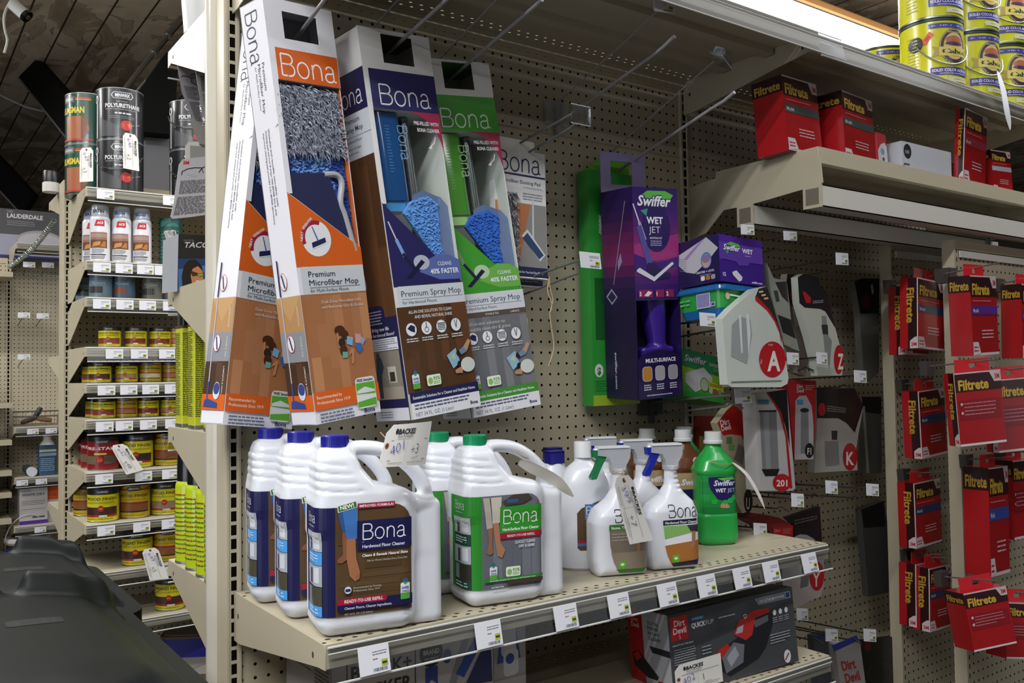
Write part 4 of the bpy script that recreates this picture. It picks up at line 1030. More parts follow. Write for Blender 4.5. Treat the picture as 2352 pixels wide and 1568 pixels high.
def legs(L, u, v, pants, green=False):
    sk, s2 = ('a8704e', '8c5a40') if not green else ('b07c60', '96684c')
    if not green:
        L.poly([(u + .05, v + 3.9), (u + .45, v + 3.9), (u + .75, v + 2.4), (u + .4, v + 2.4)], '33589a')
        L.poly([(u + .35, v + 2.5), (u + .7, v + 2.5), (u + .65, v + .9), (u + .35, v + .7), (u + .05, v + .75), (u + .1, v + .95), (u + .4, v + 1.2)], s2)
        L.poly([(u + .35, v + 3.9), (u + 1.3, v + 3.9), (u + 1.28, v + 2.1), (u + 1.0, v + 2.0), (u + .62, v + 2.15)], pants)
        L.poly([(u + .62, v + 2.1), (u + 1.15, v + 2.1), (u + 1.2, v + .9), (u + 1.42, v + .1), (u + 1.38, v - .3), (u + 1.12, v - .45), (u + .8, v - .1), (u + .62, v + .9)], sk)
        for k in range(3): L.line([(u + 1.13 + .08 * k, v - .32 + .05 * k), (u + 1.2 + .07 * k, v - .12 + .07 * k)], .025, s2)
    else:
        L.poly([(u + .0, v + 3.9), (u + .5, v + 3.9), (u + .75, v + 1.8), (u + .3, v + 1.7)], 'b9b2a6'); L.poly([(u + .6, v + 3.9), (u + 1.45, v + 3.9), (u + 1.3, v + 2.1), (u + .75, v + 2.0)], pants)
        L.poly([(u + .35, v + 1.75), (u + .75, v + 1.8), (u + .7, v + .6), (u + .75, v + .05), (u + .5, v - .1), (u + .25, v + .1), (u + .45, v + .8)], s2)
        L.poly([(u + .75, v + 2.1), (u + 1.22, v + 2.1), (u + 1.35, v + .7), (u + 1.7, v + .15), (u + 1.45, v - .35), (u + 1.1, v - .2), (u + .95, v + .7)], sk)
def jug(green, pos, yaw, label, k=1.0):
    t = thing('cleaner_jug', label, 'cleaner jug', (pos[0], pos[1], SHZ), (0, 0, yaw), 'large white floor cleaner refill jugs with %s caps' % ('green' if green else 'blue'))
    b = B(); b.add(JV * k, JF, HDPE())
    def sf(u, v, off):
        x0, y0, z0 = jug_surf(u, v, 0.0); x1, y1, _ = jug_surf(u, v, 1.0); nx, ny = x1 - x0, y1 - y0
        n = np.sqrt(nx * nx + ny * ny); n = np.where(n < 1e-6, 1, n); nx, ny = nx / n, ny / n
        ny = np.where(np.asarray(u) >= 0, -1.0, ny); nx = np.where(np.asarray(u) >= 0, 0.0, nx)
        d = np.full(len(x0), .7)
        for i in range(30): d = d - np.clip(jug_sdf(x0 + nx * d, y0 + ny * d, z0) * .7, -.1, .2)
        d = d + off
        return (x0 + nx * d) * k, (y0 + ny * d) * k, z0 * k
    L = Lab(b, sf, off=.05, step=.003, seg=.22, rough=.38, coat=.15, gv=True)
    z0, z1 = 1.3, 7.75
    nv = '1c1b4d' if not green else '2f8a2e'
    body = '5a452c' if not green else '6c7078'
    L.rect(-3.3, z0, .0, z1, nv); L.rect(0, z0, 3.6, z1, body); L.rect(3.6, z0, 4.75, 6.4, body)
    for i in range(5):
        a0, a1 = math.radians(90 - 18 * i), math.radians(72 - 18 * i)
        L.poly([(3.6, 6.4), (3.6 + 1.15 * math.cos(a0), 6.4 + 1.35 * math.sin(a0)), (3.6 + 1.15 * math.cos(a1), 6.4 + 1.35 * math.sin(a1))], body); L.o -= L.st
    L.o += L.st
    rnd = random.Random(11)
    if not green:
        for i in range(9): L.rect(0 + rnd.random() * 3, z0 + .2 + i * .5, 3.6 + rnd.random() * 1.1, z0 + .5 + i * .5, rnd.choice(['5f4a30', '564128', '634c31', '523e27']))
        L.o -= L.st * 8
    else:
        for i in range(6): L.rect(.1 + i * .75, z0 + .1, .8 + i * .75, 6.0, rnd.choice(['70747c', '676b73', '767a82']))
    bona(L, -2.5, 6.85, .55, 1.35, 'd5d7e4'); L.lines(-2.4, 6.55, -1.2, 6.7, 1, '9a9cbc')
    tone = [('b8bcc4', 'cfd3da'), ('c4c6cc', '9da2ac')]
    cap_ = '4d9be0' if not green else '123f2e'
    L.rect(-2.75, 5.15, -.75, 6.3, 'aeb2ba'); L.rect(-2.3, 5.2, -1.9, 5.9, '3c4250'); L.rect(-1.6, 5.3, -.9, 6.2, 'd5d8dc')
    L.rect(-2.75, 4.35, -.75, 5.12, cap_); L.lines(-2.6, 4.5, -1.0, 5.0, 3, 'dceaf6', .4)
    L.rect(-2.75, 3.1, -.75, 4.32, 'a6aab4'); L.rect(-2.2, 3.2, -1.8, 4.1, '2e3444'); L.rect(-1.5, 3.3, -.95, 4.2, 'cfd2d8')
    L.rect(-2.75, 1.95, -.75, 3.05, '4b4634' if not green else '2c2a24'); L.rect(-2.6, 2.0, -2.0, 3.0, '8b9098')
    L.rect(-2.75, z0 + .05, -.75, 1.95, cap_); L.lines(-2.6, 1.45, -1.0, 1.85, 2, 'dceaf6', .4)
    legs(L, .05, 3.75, '4478bf' if not green else 'cfc6b8', green)
    if not green:
        L.poly([(.15, 7.45), (1.32, 7.7), (1.28, 8.1), (.1, 7.88)], 'dfe6da'); L.poly([(.2, 7.5), (1.28, 7.73), (1.24, 8.05), (.16, 7.83)], '2d6b30'); L.text('NEW!', .3, 7.6, .24, 'f2f4ee', w=.85, rot=10, off=.03)
        L.rect(1.35, 7.62, 3.65, 7.92, 'a02440'); L.text('IMPROVED FORMULA!', 1.45, 7.69, .15, 'f2e4e8', w=2.1, off=.02)
        L.rect(1.3, 5.1, 4.75, 6.88, '1d1d50'); bona(L, 1.62, 5.75, .92, 2.7); L.line([(1.62, 5.6), (4.7, 5.6)], .03, 'c9cbe0'); L.text('Hardwood Floor Cleaner', 1.62, 5.24, .2, 'e4e6f0', w=2.65, off=.02)
        L.text('Cleans & Reveals Natural Shine', 1.6, 4.72, .17, 'ece6dc', w=2.85, off=.03, shear=.15); L.text('Safe for Wood | Residue-Free | Dries Fast', 1.9, 4.42, .11, 'd8d0c4', w=2.5)
        L.ell(.72, 2.85, .24, .24, 'dfe2ea'); L.ring(.72, 2.85, .24, .24, .03, '4a4c6a'); L.poly(rrect(.56, 2.75, .88, 2.92, .05, 2), '2c2f60'); L.text('Recommended by Flooring', 1.05, 2.9, .12, 'cdc6ba', w=1.7); L.text('Professionals Since 1919', 1.05, 2.72, .12, 'cdc6ba', w=1.6)
        L.poly([(.08, 2.0), (3.0, 2.0), (3.2, 2.18), (3.0, 2.36), (.08, 2.36)], 'a41e3c'); L.text('READY-TO-USE REFILL', .5, 2.1, .19, 'f2e4e8', w=2.35, off=.025)
        L.rect(.08, 1.62, 4.75, 2.0, '1c1b4d'); L.rect(3.1, 2.0, 4.75, 2.25, '1c1b4d'); L.text('Cleaner Floors. Cleaner Ingredients.', .5, 1.72, .15, 'e4e6f0', w=2.9, off=.01)
        badge(L, 3.95, 1.95, .98); L.text('NET 160 FL. OZ. (1.25 Gallons)', .5, 1.4, .1, 'cdc6ba', w=1.7); L.text('Bona', 4.05, 1.38, .17, '23264c', w=.5, off=.03)
    else:
        L.poly([(1.55, 7.3), (2.4, 7.75), (3.6, 7.75), (3.9, 7.4), (3.2, 7.1), (1.8, 7.0)], '4a4038'); L.rect(1.9, 7.2, 2.8, 7.45, '3a5a8a')
        L.rect(1.35, 5.1, 4.75, 6.95, '35962e'); bona(L, 1.6, 5.75, .95, 2.75); L.line([(1.55, 5.6), (4.7, 5.6)], .03, 'd4e6cc'); L.text('Hard-Surface Floor Cleaner', 1.55, 5.25, .2, 'eef4ea', w=2.9, off=.03)
        L.rect(1.35, 4.68, 4.75, 5.1, 'a41e3c'); L.text('READY-TO-USE REFILL', 1.9, 4.8, .16, 'f2e4e8', w=2.2, off=.02)
        L.text('QUICKLY CLEANS', 2.5, 4.3, .2, 'd4d8dc', w=1.6, off=.03); L.text('DIRT & GRIME', 2.8, 4.0, .2, 'd4d8dc', w=1.25, off=.03)
        badge(L, .5, 1.8, .95); bio(L, 1.75, 2.05, '92%', .95); L.rect(.08, 1.75 + .05, 4.75, 2.02, '2f8a2e'); L.text('Sustainable Solutions for a Cleaner and Healthier Home', .5, 1.84, .1, 'e4f0e0', w=3.6, off=.01)
        badge(L, .5, 1.95, .9); L.rect(1.8, 1.5, 4.75, 1.78, '4a3a34'); L.text('Bona', 4.0, 1.34, .16, '23264c', w=.5, off=.03); L.lines(.6, 1.35, 1.6, 1.5, 1, 'c4c8cc')
    b.build('bottle', t)
    b = B(); c = mat('1f1f8c' if not green else '0c8a58', .35, 0, .05, 6, coat=.2); kk = k
    b.lathe([(0, 11.92 * kk), (.78 * kk, 11.92 * kk), (.84 * kk, 11.86 * kk), (.86 * kk, 11.35 * kk), (.88 * kk, 11.22 * kk), (.6 * kk, 11.22 * kk)], c, 40, (.8 * kk, 2.2 * kk))
    for i in range(40):
        a = 2 * math.pi * i / 40; x, y = .8 * kk + .855 * kk * math.cos(a), 2.2 * kk + .855 * kk * math.sin(a)
        b.box(x - .012, x + .012, y - .012, y + .012, 11.3 * kk, 11.8 * kk, c)
    b.build('cap', t)
    return t
jug(0, (-2.94, -15.45), -11.5, 'white hardwood floor cleaner jug with blue cap, nearest, with the paper tag on its handle')
jug(0, (-3.09, -10.36), -11.5, 'white hardwood floor cleaner jug with blue cap, middle of the row of three')
jug(0, (-3.92, -5.34) if 0 else (-3.3, -5.34), -11.5, 'white hardwood floor cleaner jug with blue cap, rearmost beside the slotted upright')
jug(1, (7.62, -15.28), -9.3, 'white hard-surface floor cleaner jug with green cap and green label, the front one', .955)
jug(1, (7.24, -10.9), -9.3, 'white hard-surface floor cleaner jug with green cap, behind the front green labelled one', .955)

# --- round shouldered 64 oz refill bottle with white cap
def oval_fn(rx, ry):
    def fn(u, v, off):
        u = np.asarray(u, float); a = np.arcsin(np.clip(u / rx, -.999, .999))
        nx, ny = np.sin(a) / rx, np.cos(a) / ry; n = np.sqrt(nx * nx + ny * ny)
        return rx * np.sin(a) + off * nx / n, -(ry * np.cos(a)) - off * ny / n, np.asarray(v, float)
    return fn
t = thing('refill_bottle', 'white refill bottle with white cap and brown label, behind the green-trigger spray bottle', 'bottle', (21.36, -9.78, SHZ), (0, 0, -24))
b = B(); pr = [(0, 0), (1.9, 0), (2.15, .2), (2.2, .6), (2.2, 5.2), (2.15, 6.2), (1.95, 7.0), (1.5, 7.8), (1.0, 8.25), (.72, 8.5), (.7, 9.0)]
b.lathe(catm(pr[3:], 4) and [pr[0], pr[1], pr[2]] + catm(pr[3:], 4), HDPE(), 48, sx=1.0, sy=.72)
L = Lab(b, oval_fn(2.2, 1.584), off=.02, seg=.3)
L.poly([(-.95, 1.8), (-.75, 1.6), (1.9, 1.6), (1.9, 5.6), (.6, 5.35), (-.6, 4.9), (-.95, 4.5)], '5c452e'); L.rect(-.35, 4.0, 1.9, 5.2, '4a74a8'); bona(L, -.25, 4.4, .6, 1.9); L.text('Hardwood Floor Refresher', -.25, 4.15, .14, 'e4ecf4', w=1.9, off=.01)
L.rect(-.93, 2.2, 1.9, 2.4, '9a2444'); L.rect(-.93, 1.95, 1.9, 2.18, '4a74a8')
b.build('bottle', t)
b = B(); b.lathe([(0, 10.0), (.66, 10.0), (.7, 9.92), (.7, 8.8), (.72, 8.75), (.5, 8.75)], mat('dcdee2', .35), 32); b.build('cap', t)
# small blue-capped bottles
def small_bottle(pos, label):
    t = thing('refill_bottle', label, 'bottle', (*pos, SHZ), (0, 0, -5), 'white bottles with square navy caps')
    b = B(); b.lathe([(0, 0), (1.6, 0), (1.75, .2), (1.75, 5.6), (1.6, 6.6), (1.1, 7.6), (.75, 8.0), (.7, 8.2)], HDPE(), 40, sy=.75)
    L = Lab(b, oval_fn(1.75, 1.3), off=.02, seg=.3); L.rect(-1.3, 1.0, 1.3, 5.0, '1c1d3c'); bona(L, -.5, 3.9, .6, 1.6, 'e2e4ee'); L.rect(-1.3, 1.6, 1.3, 1.8, '8a2440'); L.rect(-1.3, 1.9, 1.3, 3.0, '6a7078')
    b.build('bottle', t)
    b = B(); b.prism(rrect(-.72, -.55, .72, .55, .15, 3), 8.1, 9.1, mat('1b1b78', .35), 'z'); b.prism(rrect(-.72, -.55, .72, .55, .15, 3), 8.95, 9.12, mat('23238c', .35), 'z'); b.build('cap', t)
small_bottle((20.64, -7.0), 'white bottle with navy cap, right of the green-capped jugs, in front')
small_bottle((22.6, -4.3), 'white bottle with navy cap, the hindmost right of the green-capped jugs')

# --- trigger spray bottles
def spray_sdf(X, Y, Z):
    side = sd_poly2(X, Z, [(-2.05, .35), (-1.8, 0), (1.95, 0), (2.2, .3), (2.2, 4.3), (1.9, 5.3), (1.2, 6.0), (.98, 7.0), (.85, 8.0), (-.35, 8.0), (-.45, 7.3), (-.42, 6.6), (-.9, 5.8), (-1.8, 5.1), (-2.25, 4.1), (-2.25, 1.2)])
    hw = np.clip(1.3 - np.maximum(Z - 4.6, 0) * .33, .5, 1.3)
    d = smax(side, np.abs(Y) - hw, 1.0)
    for k in range(5):
        z = 7.7 - .36 * k
        d = d + .1 * np.exp(-((Z - z) / .1) ** 2) * np.clip((X - .1) * 2, 0, 1)
    return d
SV, SF = nets(spray_sdf, (-2.6, -1.6, -.2), (2.6, 1.6, 8.2), .1)
def spray(pos, yaw, trig, label, lab='stone', z=SHZ):
    t = thing('spray_bottle', label, 'spray bottle', (*pos, z), (0, 0, yaw), 'white trigger spray floor cleaners')
    b = B(); b.add(SV, SF, HDPE())
    def fn(u, v, off):
        u = np.asarray(u, float); v = np.asarray(v, float)
        y = np.full(u.shape, -1.7)
        for i in range(40):
            y = y + np.minimum(spray_sdf(u, y, v) * .7, .2)
        return u, y - off, v
    L = Lab(b, fn, off=.045, step=.004, seg=.22, gv=True)
    if lab:
        o = [(-1.1, 4.0), (1.95, 4.0), (2.05, .55), (1.6, .25), (-.3, .3), (-.75, 1.1), (-1.05, 2.4)]
        bc = '7a6f62' if lab == 'stone' else 'e4e4ea'
        L.fan(o, bc)
        bona(L, -.62, 4.15, .95, 2.5, '1e1e26', th=.06)
        L.poly([(-1.12, 3.95), (2.0, 3.98), (2.0, 3.6), (-1.12, 3.55)], '2f7a2a' if lab == 'stone' else '20223a'); L.text('Stone, Tile & Laminate' if lab == 'stone' else 'Hardwood Floor Cleaner', -.95, 3.65, .2, 'e4ecdc', w=2.8, off=.02)
        if lab == 'stone':
            L.lines(-.9, 2.7, 1.0, 3.4, 3, 'a8a094', .35); L.poly([(1.0, 3.3), (1.9, 3.4), (1.95, 2.6), (1.2, 2.4)], '2e3440'); L.poly([(1.1, 2.5), (1.4, 2.5), (1.35, 1.8), (.7, 1.45), (.8, 1.6), (1.1, 1.9)], 'a8745a'); L.poly([(-.6, .62), (1.9, .62), (1.75, .3), (-.25, .33)], '2f7a2a')
            L.fan([(-1.0, 1.9), (2.0, 1.9), (2.03, .62), (-.5, .62), (-.8, 1.2)], '8d8070')
        else:
            L.poly([(-1.1, 3.5), (.9, 3.5), (1.3, 2.9), (-1.0, 2.5)], '86b468'); L.poly([(.9, 3.5), (1.95, 3.5), (1.95, 2.9), (1.2, 3.0)], '30343c')
            L.poly([(-1.0, 2.0), (2.0, 2.3), (2.03, .8), (-.5, .6), (-.8, 1.2)], 'a86c34'); L.poly([(1.3, 3.0), (1.65, 3.0), (1.6, 1.9), (1.35, 1.7), (1.15, 1.75), (1.3, 2.2)], 'a8745a'); L.poly([(-.5, .6), (2.0, .8), (1.8, .35), (-.25, .3)], '20223a')
        L.poly(rrect(-.4, .68, .2, 1.25, .1, 2), '5cb030'); L.ell(-.1, .98, .16, .1, 'e0f0d0')
    b.build('bottle', t)
    b = B(); cp = mat('c4c8ce', .2, 0, .03, 6, alpha=.72, coat=.5, name='frosted_sprayer_plastic'); w = mat('e6e8ec', .3)
    b.prism([(-1.55, 9.15), (-1.5, 9.7), (.95, 9.75), (1.15, 9.55), (1.1, 8.9), (.75, 8.3), (.75, 7.85), (-.3, 7.85), (-.35, 8.5), (-.6, 9.0)], -.42, .42, cp, 'y')
    b.box(-1.5, 1.05, -.5, .5, 9.68, 9.82, w); b.tube([(-1.5, 0, 9.4), (-1.75, 0, 9.4)], .3, w, 12)
    for k in range(3): b.lathe([(.62, 7.75 + .12 * k), (.66, 7.8 + .12 * k), (.62, 7.86 + .12 * k)], cp, 20, (.22, 0))
    b.build('sprayer_head', t)
    b = B(); tr = mat(trig, .3, 0, .05, 6, coat=.4)
    b.prism([(-1.9, 9.55), (-.9, 9.6), (-.75, 9.3), (-.85, 8.9), (-1.15, 8.4), (-1.4, 7.9), (-1.65, 7.35), (-2.05, 7.3), (-2.1, 7.5), (-1.7, 8.2), (-1.5, 8.75), (-1.85, 9.0)], -.3, .3, tr, 'y')
    b.build('trigger', t)
    return t
spray((21.74, -13.2), -20, '1b7a4a', 'white spray bottle with green trigger and Stone, Tile label, wearing a paper tag', 'stone')
spray((26.45, -14.2), -20, '1a2c9c', 'white spray bottle with blue trigger, frontmost of the blue ones, beside the green bottle', 'wood')
spray((27.9, -9.4), -20, '1a2c9c', 'white spray bottle with blue trigger half hidden behind the tagged one', None)
spray((27.6, -5.2), -20, '1a2c9c', 'white spray bottle with blue trigger at the very back behind the white cap', None)

# --- wet mop solution bottles
def sol_sdf(X, Y, Z):
    r = np.interp(Z, [0, .25, .6, 2.6, 2.75, 6.2, 6.35, 6.6, 7.5, 8.2, 8.7, 9.2], [1.55, 1.8, 1.88, 1.88, 1.78, 1.78, 1.92, 1.95, 1.6, 1.05, .72, .68])
    q = np.interp(Z, [0, 6.5, 8.5], [3.6, 3.4, 2.0]); 
    d = (np.abs(X) ** q + np.abs(Y / .82) ** q) ** (1 / q) - r
    return smax(d * .8, np.abs(Z - 4.6) - 4.6, .12)
QV, QF = nets(sol_sdf, (-2.2, -1.9, -.2), (2.2, 1.9, 9.4), .1)
def sol(pos, yaw, kind, label, lbl=True):
    t = thing('solution_bottle', label, 'bottle', (*pos, SHZ), (0, 0, yaw), 'wet mop solution bottles')
    body = mat('26a84a' if kind == 'g' else '6b3d24', .3, 0, .04, 5, coat=.4, sub=.1 if kind == 'g' else 0)
    b = B(); b.add(QV, QF, body)
    def fn(u, v, off):
        u = np.asarray(u, float); v = np.asarray(v, float); y = np.full(u.shape, -2.0)
        for i in range(40): y = y + np.minimum(sol_sdf(u, y, v) * .8, .2)
        return u, y - off, v
    L = Lab(b, fn, off=.05, step=.004, seg=.22, coat=.3, gv=True)
    if kind == 'g':
        for i in range(6): L.rect(-1.72, 2.85 + .56 * i, 1.72, 3.41 + .56 * i, ['12823a', '15903c', '1a9c40', '168c3e', '13803a', '17903e'][i]); L.o -= L.st
        L.o += L.st
        L.poly([(-1.1, 6.2), (1.7, 6.2), (1.65, 5.2), (1.2, 4.3), (.4, 3.9), (-.3, 4.1), (-.9, 4.9), (-1.1, 5.6)], '221a5c')
        L.poly([(-.3, 5.95), (1.2, 6.05), (1.5, 5.8), (.2, 5.75)], '6cc24a')
        for o_, c in ((.08, '3a3a7c'), (.02, 'e4ecf2')): L.text('Swiffer', -.65, 5.3, .5, c, w=2.1, off=o_, shear=.25)
        L.text('WET', -.5, 4.72, .34, 'f2f2f6', w=1.0, off=.03); L.text('JET', .62, 4.72, .34, 'c9c9dc', w=.8)
        for x, z in ((-.6, 3.9), (.9, 3.95), (1.3, 4.2), (.4, 3.8)): L.ell(x, z, .3, .24, '2cae4c')
        L.text('Gain', -.1, 3.35, .36, 'e8e4d4', w=.9, off=.07); L.text('Gain', -.1, 3.35, .36, 'dd5a24', w=.9, off=.03)
    else:
        L.rect(-1.7, 2.8, 1.7, 6.1, 'b39a74'); L.rect(-.9, 3.6, 1.7, 4.6, '1e1c50'); L.text('Swiffer', -.8, 5.0, .55, 'e6e8ee', w=2.4, off=.04, shear=.25)
        L.ell(.7, 7.2, .38, .4, '5a3a6c'); L.ell(.7, 7.2, .3, .32, 'd8d0c8')
    b.build('bottle', t)
    b = B(); w = mat('d9dcdc', .4)
    b.lathe([(.5, 8.95), (.86, 8.95), (.88, 9.0), (.86, 9.2), (.76, 9.28), (.76, 9.98), (.72, 10.02), (0, 10.02)], w, 32); b.build('cap', t)
    return t
sol((36.91, -9.66), -26, 'g', 'bright green wet mop solution bottle with white cap, the front bottle at the right end')
sol((36.95, -5.9), -26, 'b', 'brown wet mop solution bottle with white cap, directly behind the green one')
sol((38.6, -1.95) if 0 else (36.0, -2.1), -26, 'b', 'brown wet mop solution bottle nearest the pegboard, left of the other brown one')
sol((40.2, -3.0), -26, 'g', 'green wet mop solution bottle at the back, mostly hidden by the front green one')
# ================================================================ hooks, price tags, paper tags
def px_on(Y):
    """map from picture-aligned outline coordinates to a plane of the room at depth Y (outline is then real geometry there)"""
    def fn(u, v, off):
        u = np.asarray(u, float); v = np.asarray(v, float)
        D = np.stack([(u - 1176) / 2025.98, (v - 784) / 2025.98, np.ones(len(u))], 1) @ CR
        t = (Y - off - CP[1]) / D[:, 1]
        P = CP + D * t[:, None]
        return P[:, 0], P[:, 1], P[:, 2]
    return fn
def root_at(name, label, cat, p, group=None):
    t = thing(name, label, cat, tuple(p), group=group); t['_'] = 0; del t['_']
    return t
class Sheet:
    """a thing laid out on a plane Y = const from an outline; prints are given in the same outline coordinates"""
    def __init__(s, name, label, cat, Y, outline, col, th=.5, group=None, rough=.45, coat=.15, part='card'):
        s.Y = Y; s.fn = px_on(Y); P = np.array(outline, float)
        X, _, Z = s.fn(P[:, 0], P[:, 1], np.zeros(len(P)))
        s.o = (float(X.mean()), Y, float(Z.min())); s.t = thing(name, label, cat, s.o, group=group); s.part = part
        s.b = B(); m = mat(col, rough, 0, .04, 8, coat) if isinstance(col, str) else col
        s.b.prism([(x, z) for x, z in zip(X, Z)], Y, Y + th, m, 'y')
        s.L = Lab(s.b, s.fn, off=.015, step=.004, rough=rough, coat=coat)
    def poly(s, pts, c): s.L.poly(pts, c); return s
    def text(s, t, u, v, h, c, w=None, rot=0, off=0, al='L', shear=0):
        V, F = text_mesh(t, off, 1.0, shear)
        x0, x1 = V[:, 0].min(), V[:, 0].max(); k = h / .73; kx = (w / (x1 - x0)) if w else k
        P = np.stack([(V[:, 0] - x0) * kx, -V[:, 1] * k], 1)
        if al == 'C': P[:, 0] -= (x1 - x0) * kx / 2
        a = math.radians(rot); P = np.stack([P[:, 0] * math.cos(a) - P[:, 1] * math.sin(a), P[:, 0] * math.sin(a) + P[:, 1] * math.cos(a)], 1)
        s.L._put(P + (u, v), F, c); return s
    def lines(s, pts, n, c, fill=.45):
        """rows of small print inside a slanted box given by its corners TL, TR, BR, BL"""
        tl, tr, br, bl = [np.array(p, float) for p in pts]; rnd = random.Random(int(tl[0] + tl[1]))
        P = []; F = []
        for i in range(n):
            a, b_ = (i + .25) / n, (i + .25 + fill) / n; q = 0; end = 1 - (rnd.random() * .3 if i % 3 == 2 else .03)
            while q < end:
                l = min(end - q, .05 + rnd.random() * .15)
                for (x, y) in ((q, a), (q + l, a), (q + l, b_), (q, b_)): P.append(tuple((tl * (1 - x) + tr * x) * (1 - y) + (bl * (1 - x) + br * x) * y))
                k = len(P); F.append((k - 4, k - 3, k - 2, k - 1)); q += l + .025
        s.L._put(P, F, c); return s
    def done(s): s.b.build(s.part, s.t, s.o); return s.t
def price_tag(P, ex, ez, n, w, h, label, group, r=0):
    """small white shelf price ticket with barcode and green price box"""
    t = thing('price_tag', label, 'price tag', tuple(P), group=group)
    b = B(); ex, ez, n = [np.array(a, float) for a in (ex, ez, n)]
    def pt(u, v, o): return u * ex + v * ez + o * n
    V = [pt(u, v, o) for o in (0, .05) for u, v in ((0, 0), (w, 0), (w, h), (0, h))]
    b.add(V, [(0, 3, 2, 1), (4, 5, 6, 7), (0, 1, 5, 4), (1, 2, 6, 5), (2, 3, 7, 6), (3, 0, 4, 7)], mat('dfe0e6', .4, 0, .02, 8))
    L = Lab(b, flat((0, 0, 0), ex, ez, n), off=.06, step=.004)
    L.lines(w * .45, h * .62, w * .93, h * .8, 2, '70727c', .35); L.lines(w * .45, h * .45, w * .6, h * .56, 1, '9a4050', .3)
    L.rect(w * .72, h * .22, w * .92, h * .45, 'a9b83a'); L.lines(w * .74, h * .26, w * .9, h * .4, 1, '3a3e22', .6)
    for i in range(9): L.rect(w * (.44 + .05 * i), h * .08, w * (.46 + .05 * i + .008 * (i % 3)), h * .19, '63666f'); L.o -= .003
    b.build('ticket', t); return t
# tickets on the main shelf rail
g = 'price tags in the rail of the main shelf'
fr = np.array([0, -.45, -1.97]); fr /= np.linalg.norm(fr); nn = np.array([0, -fr[2], fr[1]]); nn = np.array([0, fr[2], -fr[1]])
for i, (px, py) in enumerate(((862, 1508), (1125, 1450), (1303, 1410), (1425, 1384), (1537, 1358), (1627, 1333), (1708, 1317), (1775, 1303), (1863, 1282))):
    p = unp(px, py, Y=-16.75)
    price_tag((p[0] - 1.0, -16.32, -11.50), (1, 0, .02), -fr, nn, 2.0, 1.62, 'white ticket in the main shelf rail, %s from the left' % ['first', 'second', 'third', 'fourth', 'fifth', 'sixth', 'seventh', 'eighth', 'last'][i], g)
for o in [o for o in COL.objects if o.name.startswith('price_tag')]:
    o.location = o.location + Vector((0, -.45 * S * 1.0, -1.97 * S * 1.0))
def frame_pts(tl, tr, bl, Y):
    a, c, d = unp(*tl, Y=Y), unp(*tr, Y=Y), unp(*bl, Y=Y)
    return d, (c - a), (a - d)
def px_ticket(tl, tr, bl, Y, label, group):
    d, e, z = frame_pts(tl, tr, bl, Y); w, h = np.linalg.norm(e), np.linalg.norm(z)
    return price_tag(d, e / w, z / h, (0, -1, 0), w, h, label, group)

ROD, GREYW = '8e8c8e', '5c615e'
def hook(name, label, pts, r, th=None, thr=.07, col=ROD, plate=None, tagpl=None, group='display hooks on the main pegboard', tip=None):
    t = thing(name, label, 'hook', tuple(pts[0]), group=group); o = tuple(pts[0])
    b = B(); b.tube(pts, r, mat(col, .35, 0, .05, 6, coat=.2, name='painted_wire'), 10); b.build('hook_rod', t, o)
    if th: b = B(); b.tube(th, thr, mat(col, .35, 0, .05, 6, coat=.2, name='painted_wire'), 8); b.build('scan_rod', t, o)
    if plate:
        x, z, w, h = plate; b = B(); pm = mat('c9ccd0', .3, 0, .03, 6, alpha=.4, coat=.5) if col == ROD else mat('4b4f4d', .4)
        b.prism(rrect(x - w / 2, z - h / 2, x + w / 2, z + h / 2, .12, 3), -.12, .2, pm, 'y'); b.box(x - .18, x + .18, -.35, .1, z - h / 2 - .8, z + h / 2, mat('a7a8a8', .3, alpha=.8) if col == ROD else pm)
        b.build('back_plate', t, o)
    if tagpl:
        x, y, z, w, h = tagpl; b = B(); b.box(x - w / 2, x + w / 2, y - .12, y, z - h, z, clear('e6ecf2', .30, .06, 'clear_tag_holder')); b.tube([(x - w / 2, y - .06, z), (x + w / 2, y - .06, z)], .05, mat('d4d8de', .2), 6); b.tube([(x - w / 2, y - .06, z - h), (x + w / 2, y - .06, z - h)], .05, mat('d4d8de', .2), 6); b.build('tag_holder', t, o)
    return t
def ray_rod(X, p, q, y0=0, y1=-15.5, bend=0):
    a, c = unp(*p, X=X), unp(*q, X=X); d = (c - a) / (c[1] - a[1])
    A, C_ = a + d * (y0 - a[1]), a + d * (y1 - a[1])
    if bend: M_ = a + d * (y1 * .82 - a[1]); C_ = C_ + np.array([0, 0, bend]); return [A, M_, C_]
    return [A, C_]
r1 = ray_rod(-1.3, (690, 75), (745, 0)); hook('display_hook', 'grey display hook carrying the orange mop boxes at far left', r1, .14, plate=(-1.3, r1[0][2] + .4, 2.2, 2))
r2 = ray_rod(6.8, (915, 100), (1025, 0)); hook('display_hook', 'grey display hook carrying the navy spray mop box', r2, .14, ray_rod(6.8, (865, 55), (915, 0), y1=-14), plate=(6.8, r2[0][2] + .6, 2.2, 2))
r3 = ray_rod(13.5, (1070, 150), (1245, 0)); hook('display_hook', 'grey display hook carrying the green spray mop box', r3, .14, ray_rod(13.5, (1015, 130), (1140, 0), y1=-14), plate=(13.5, r3[0][2] + .6, 2.2, 2))
h4 = [(26.89, 0, 27.4), (26.89, -13.2, 30.2), (26.89, -14.3, 30.5), (26.89, -15.5, 30.95)]
hook('display_hook', 'empty grey display hook under the top shelf, price ticket on its thin arm', h4, [.14, .14, .15, .16], [(26.89, -.1, 29.4), (26.89, -11.8, 33.0), (26.89, -13.64, 33.66)], plate=(27.0, 28.6, 2.6, 2.3))
px_ticket((1500, -8), (1547, -2), (1502, 26), -13.8, 'small ticket on a hook arm at the top edge, under the top shelf', 'hook tickets')
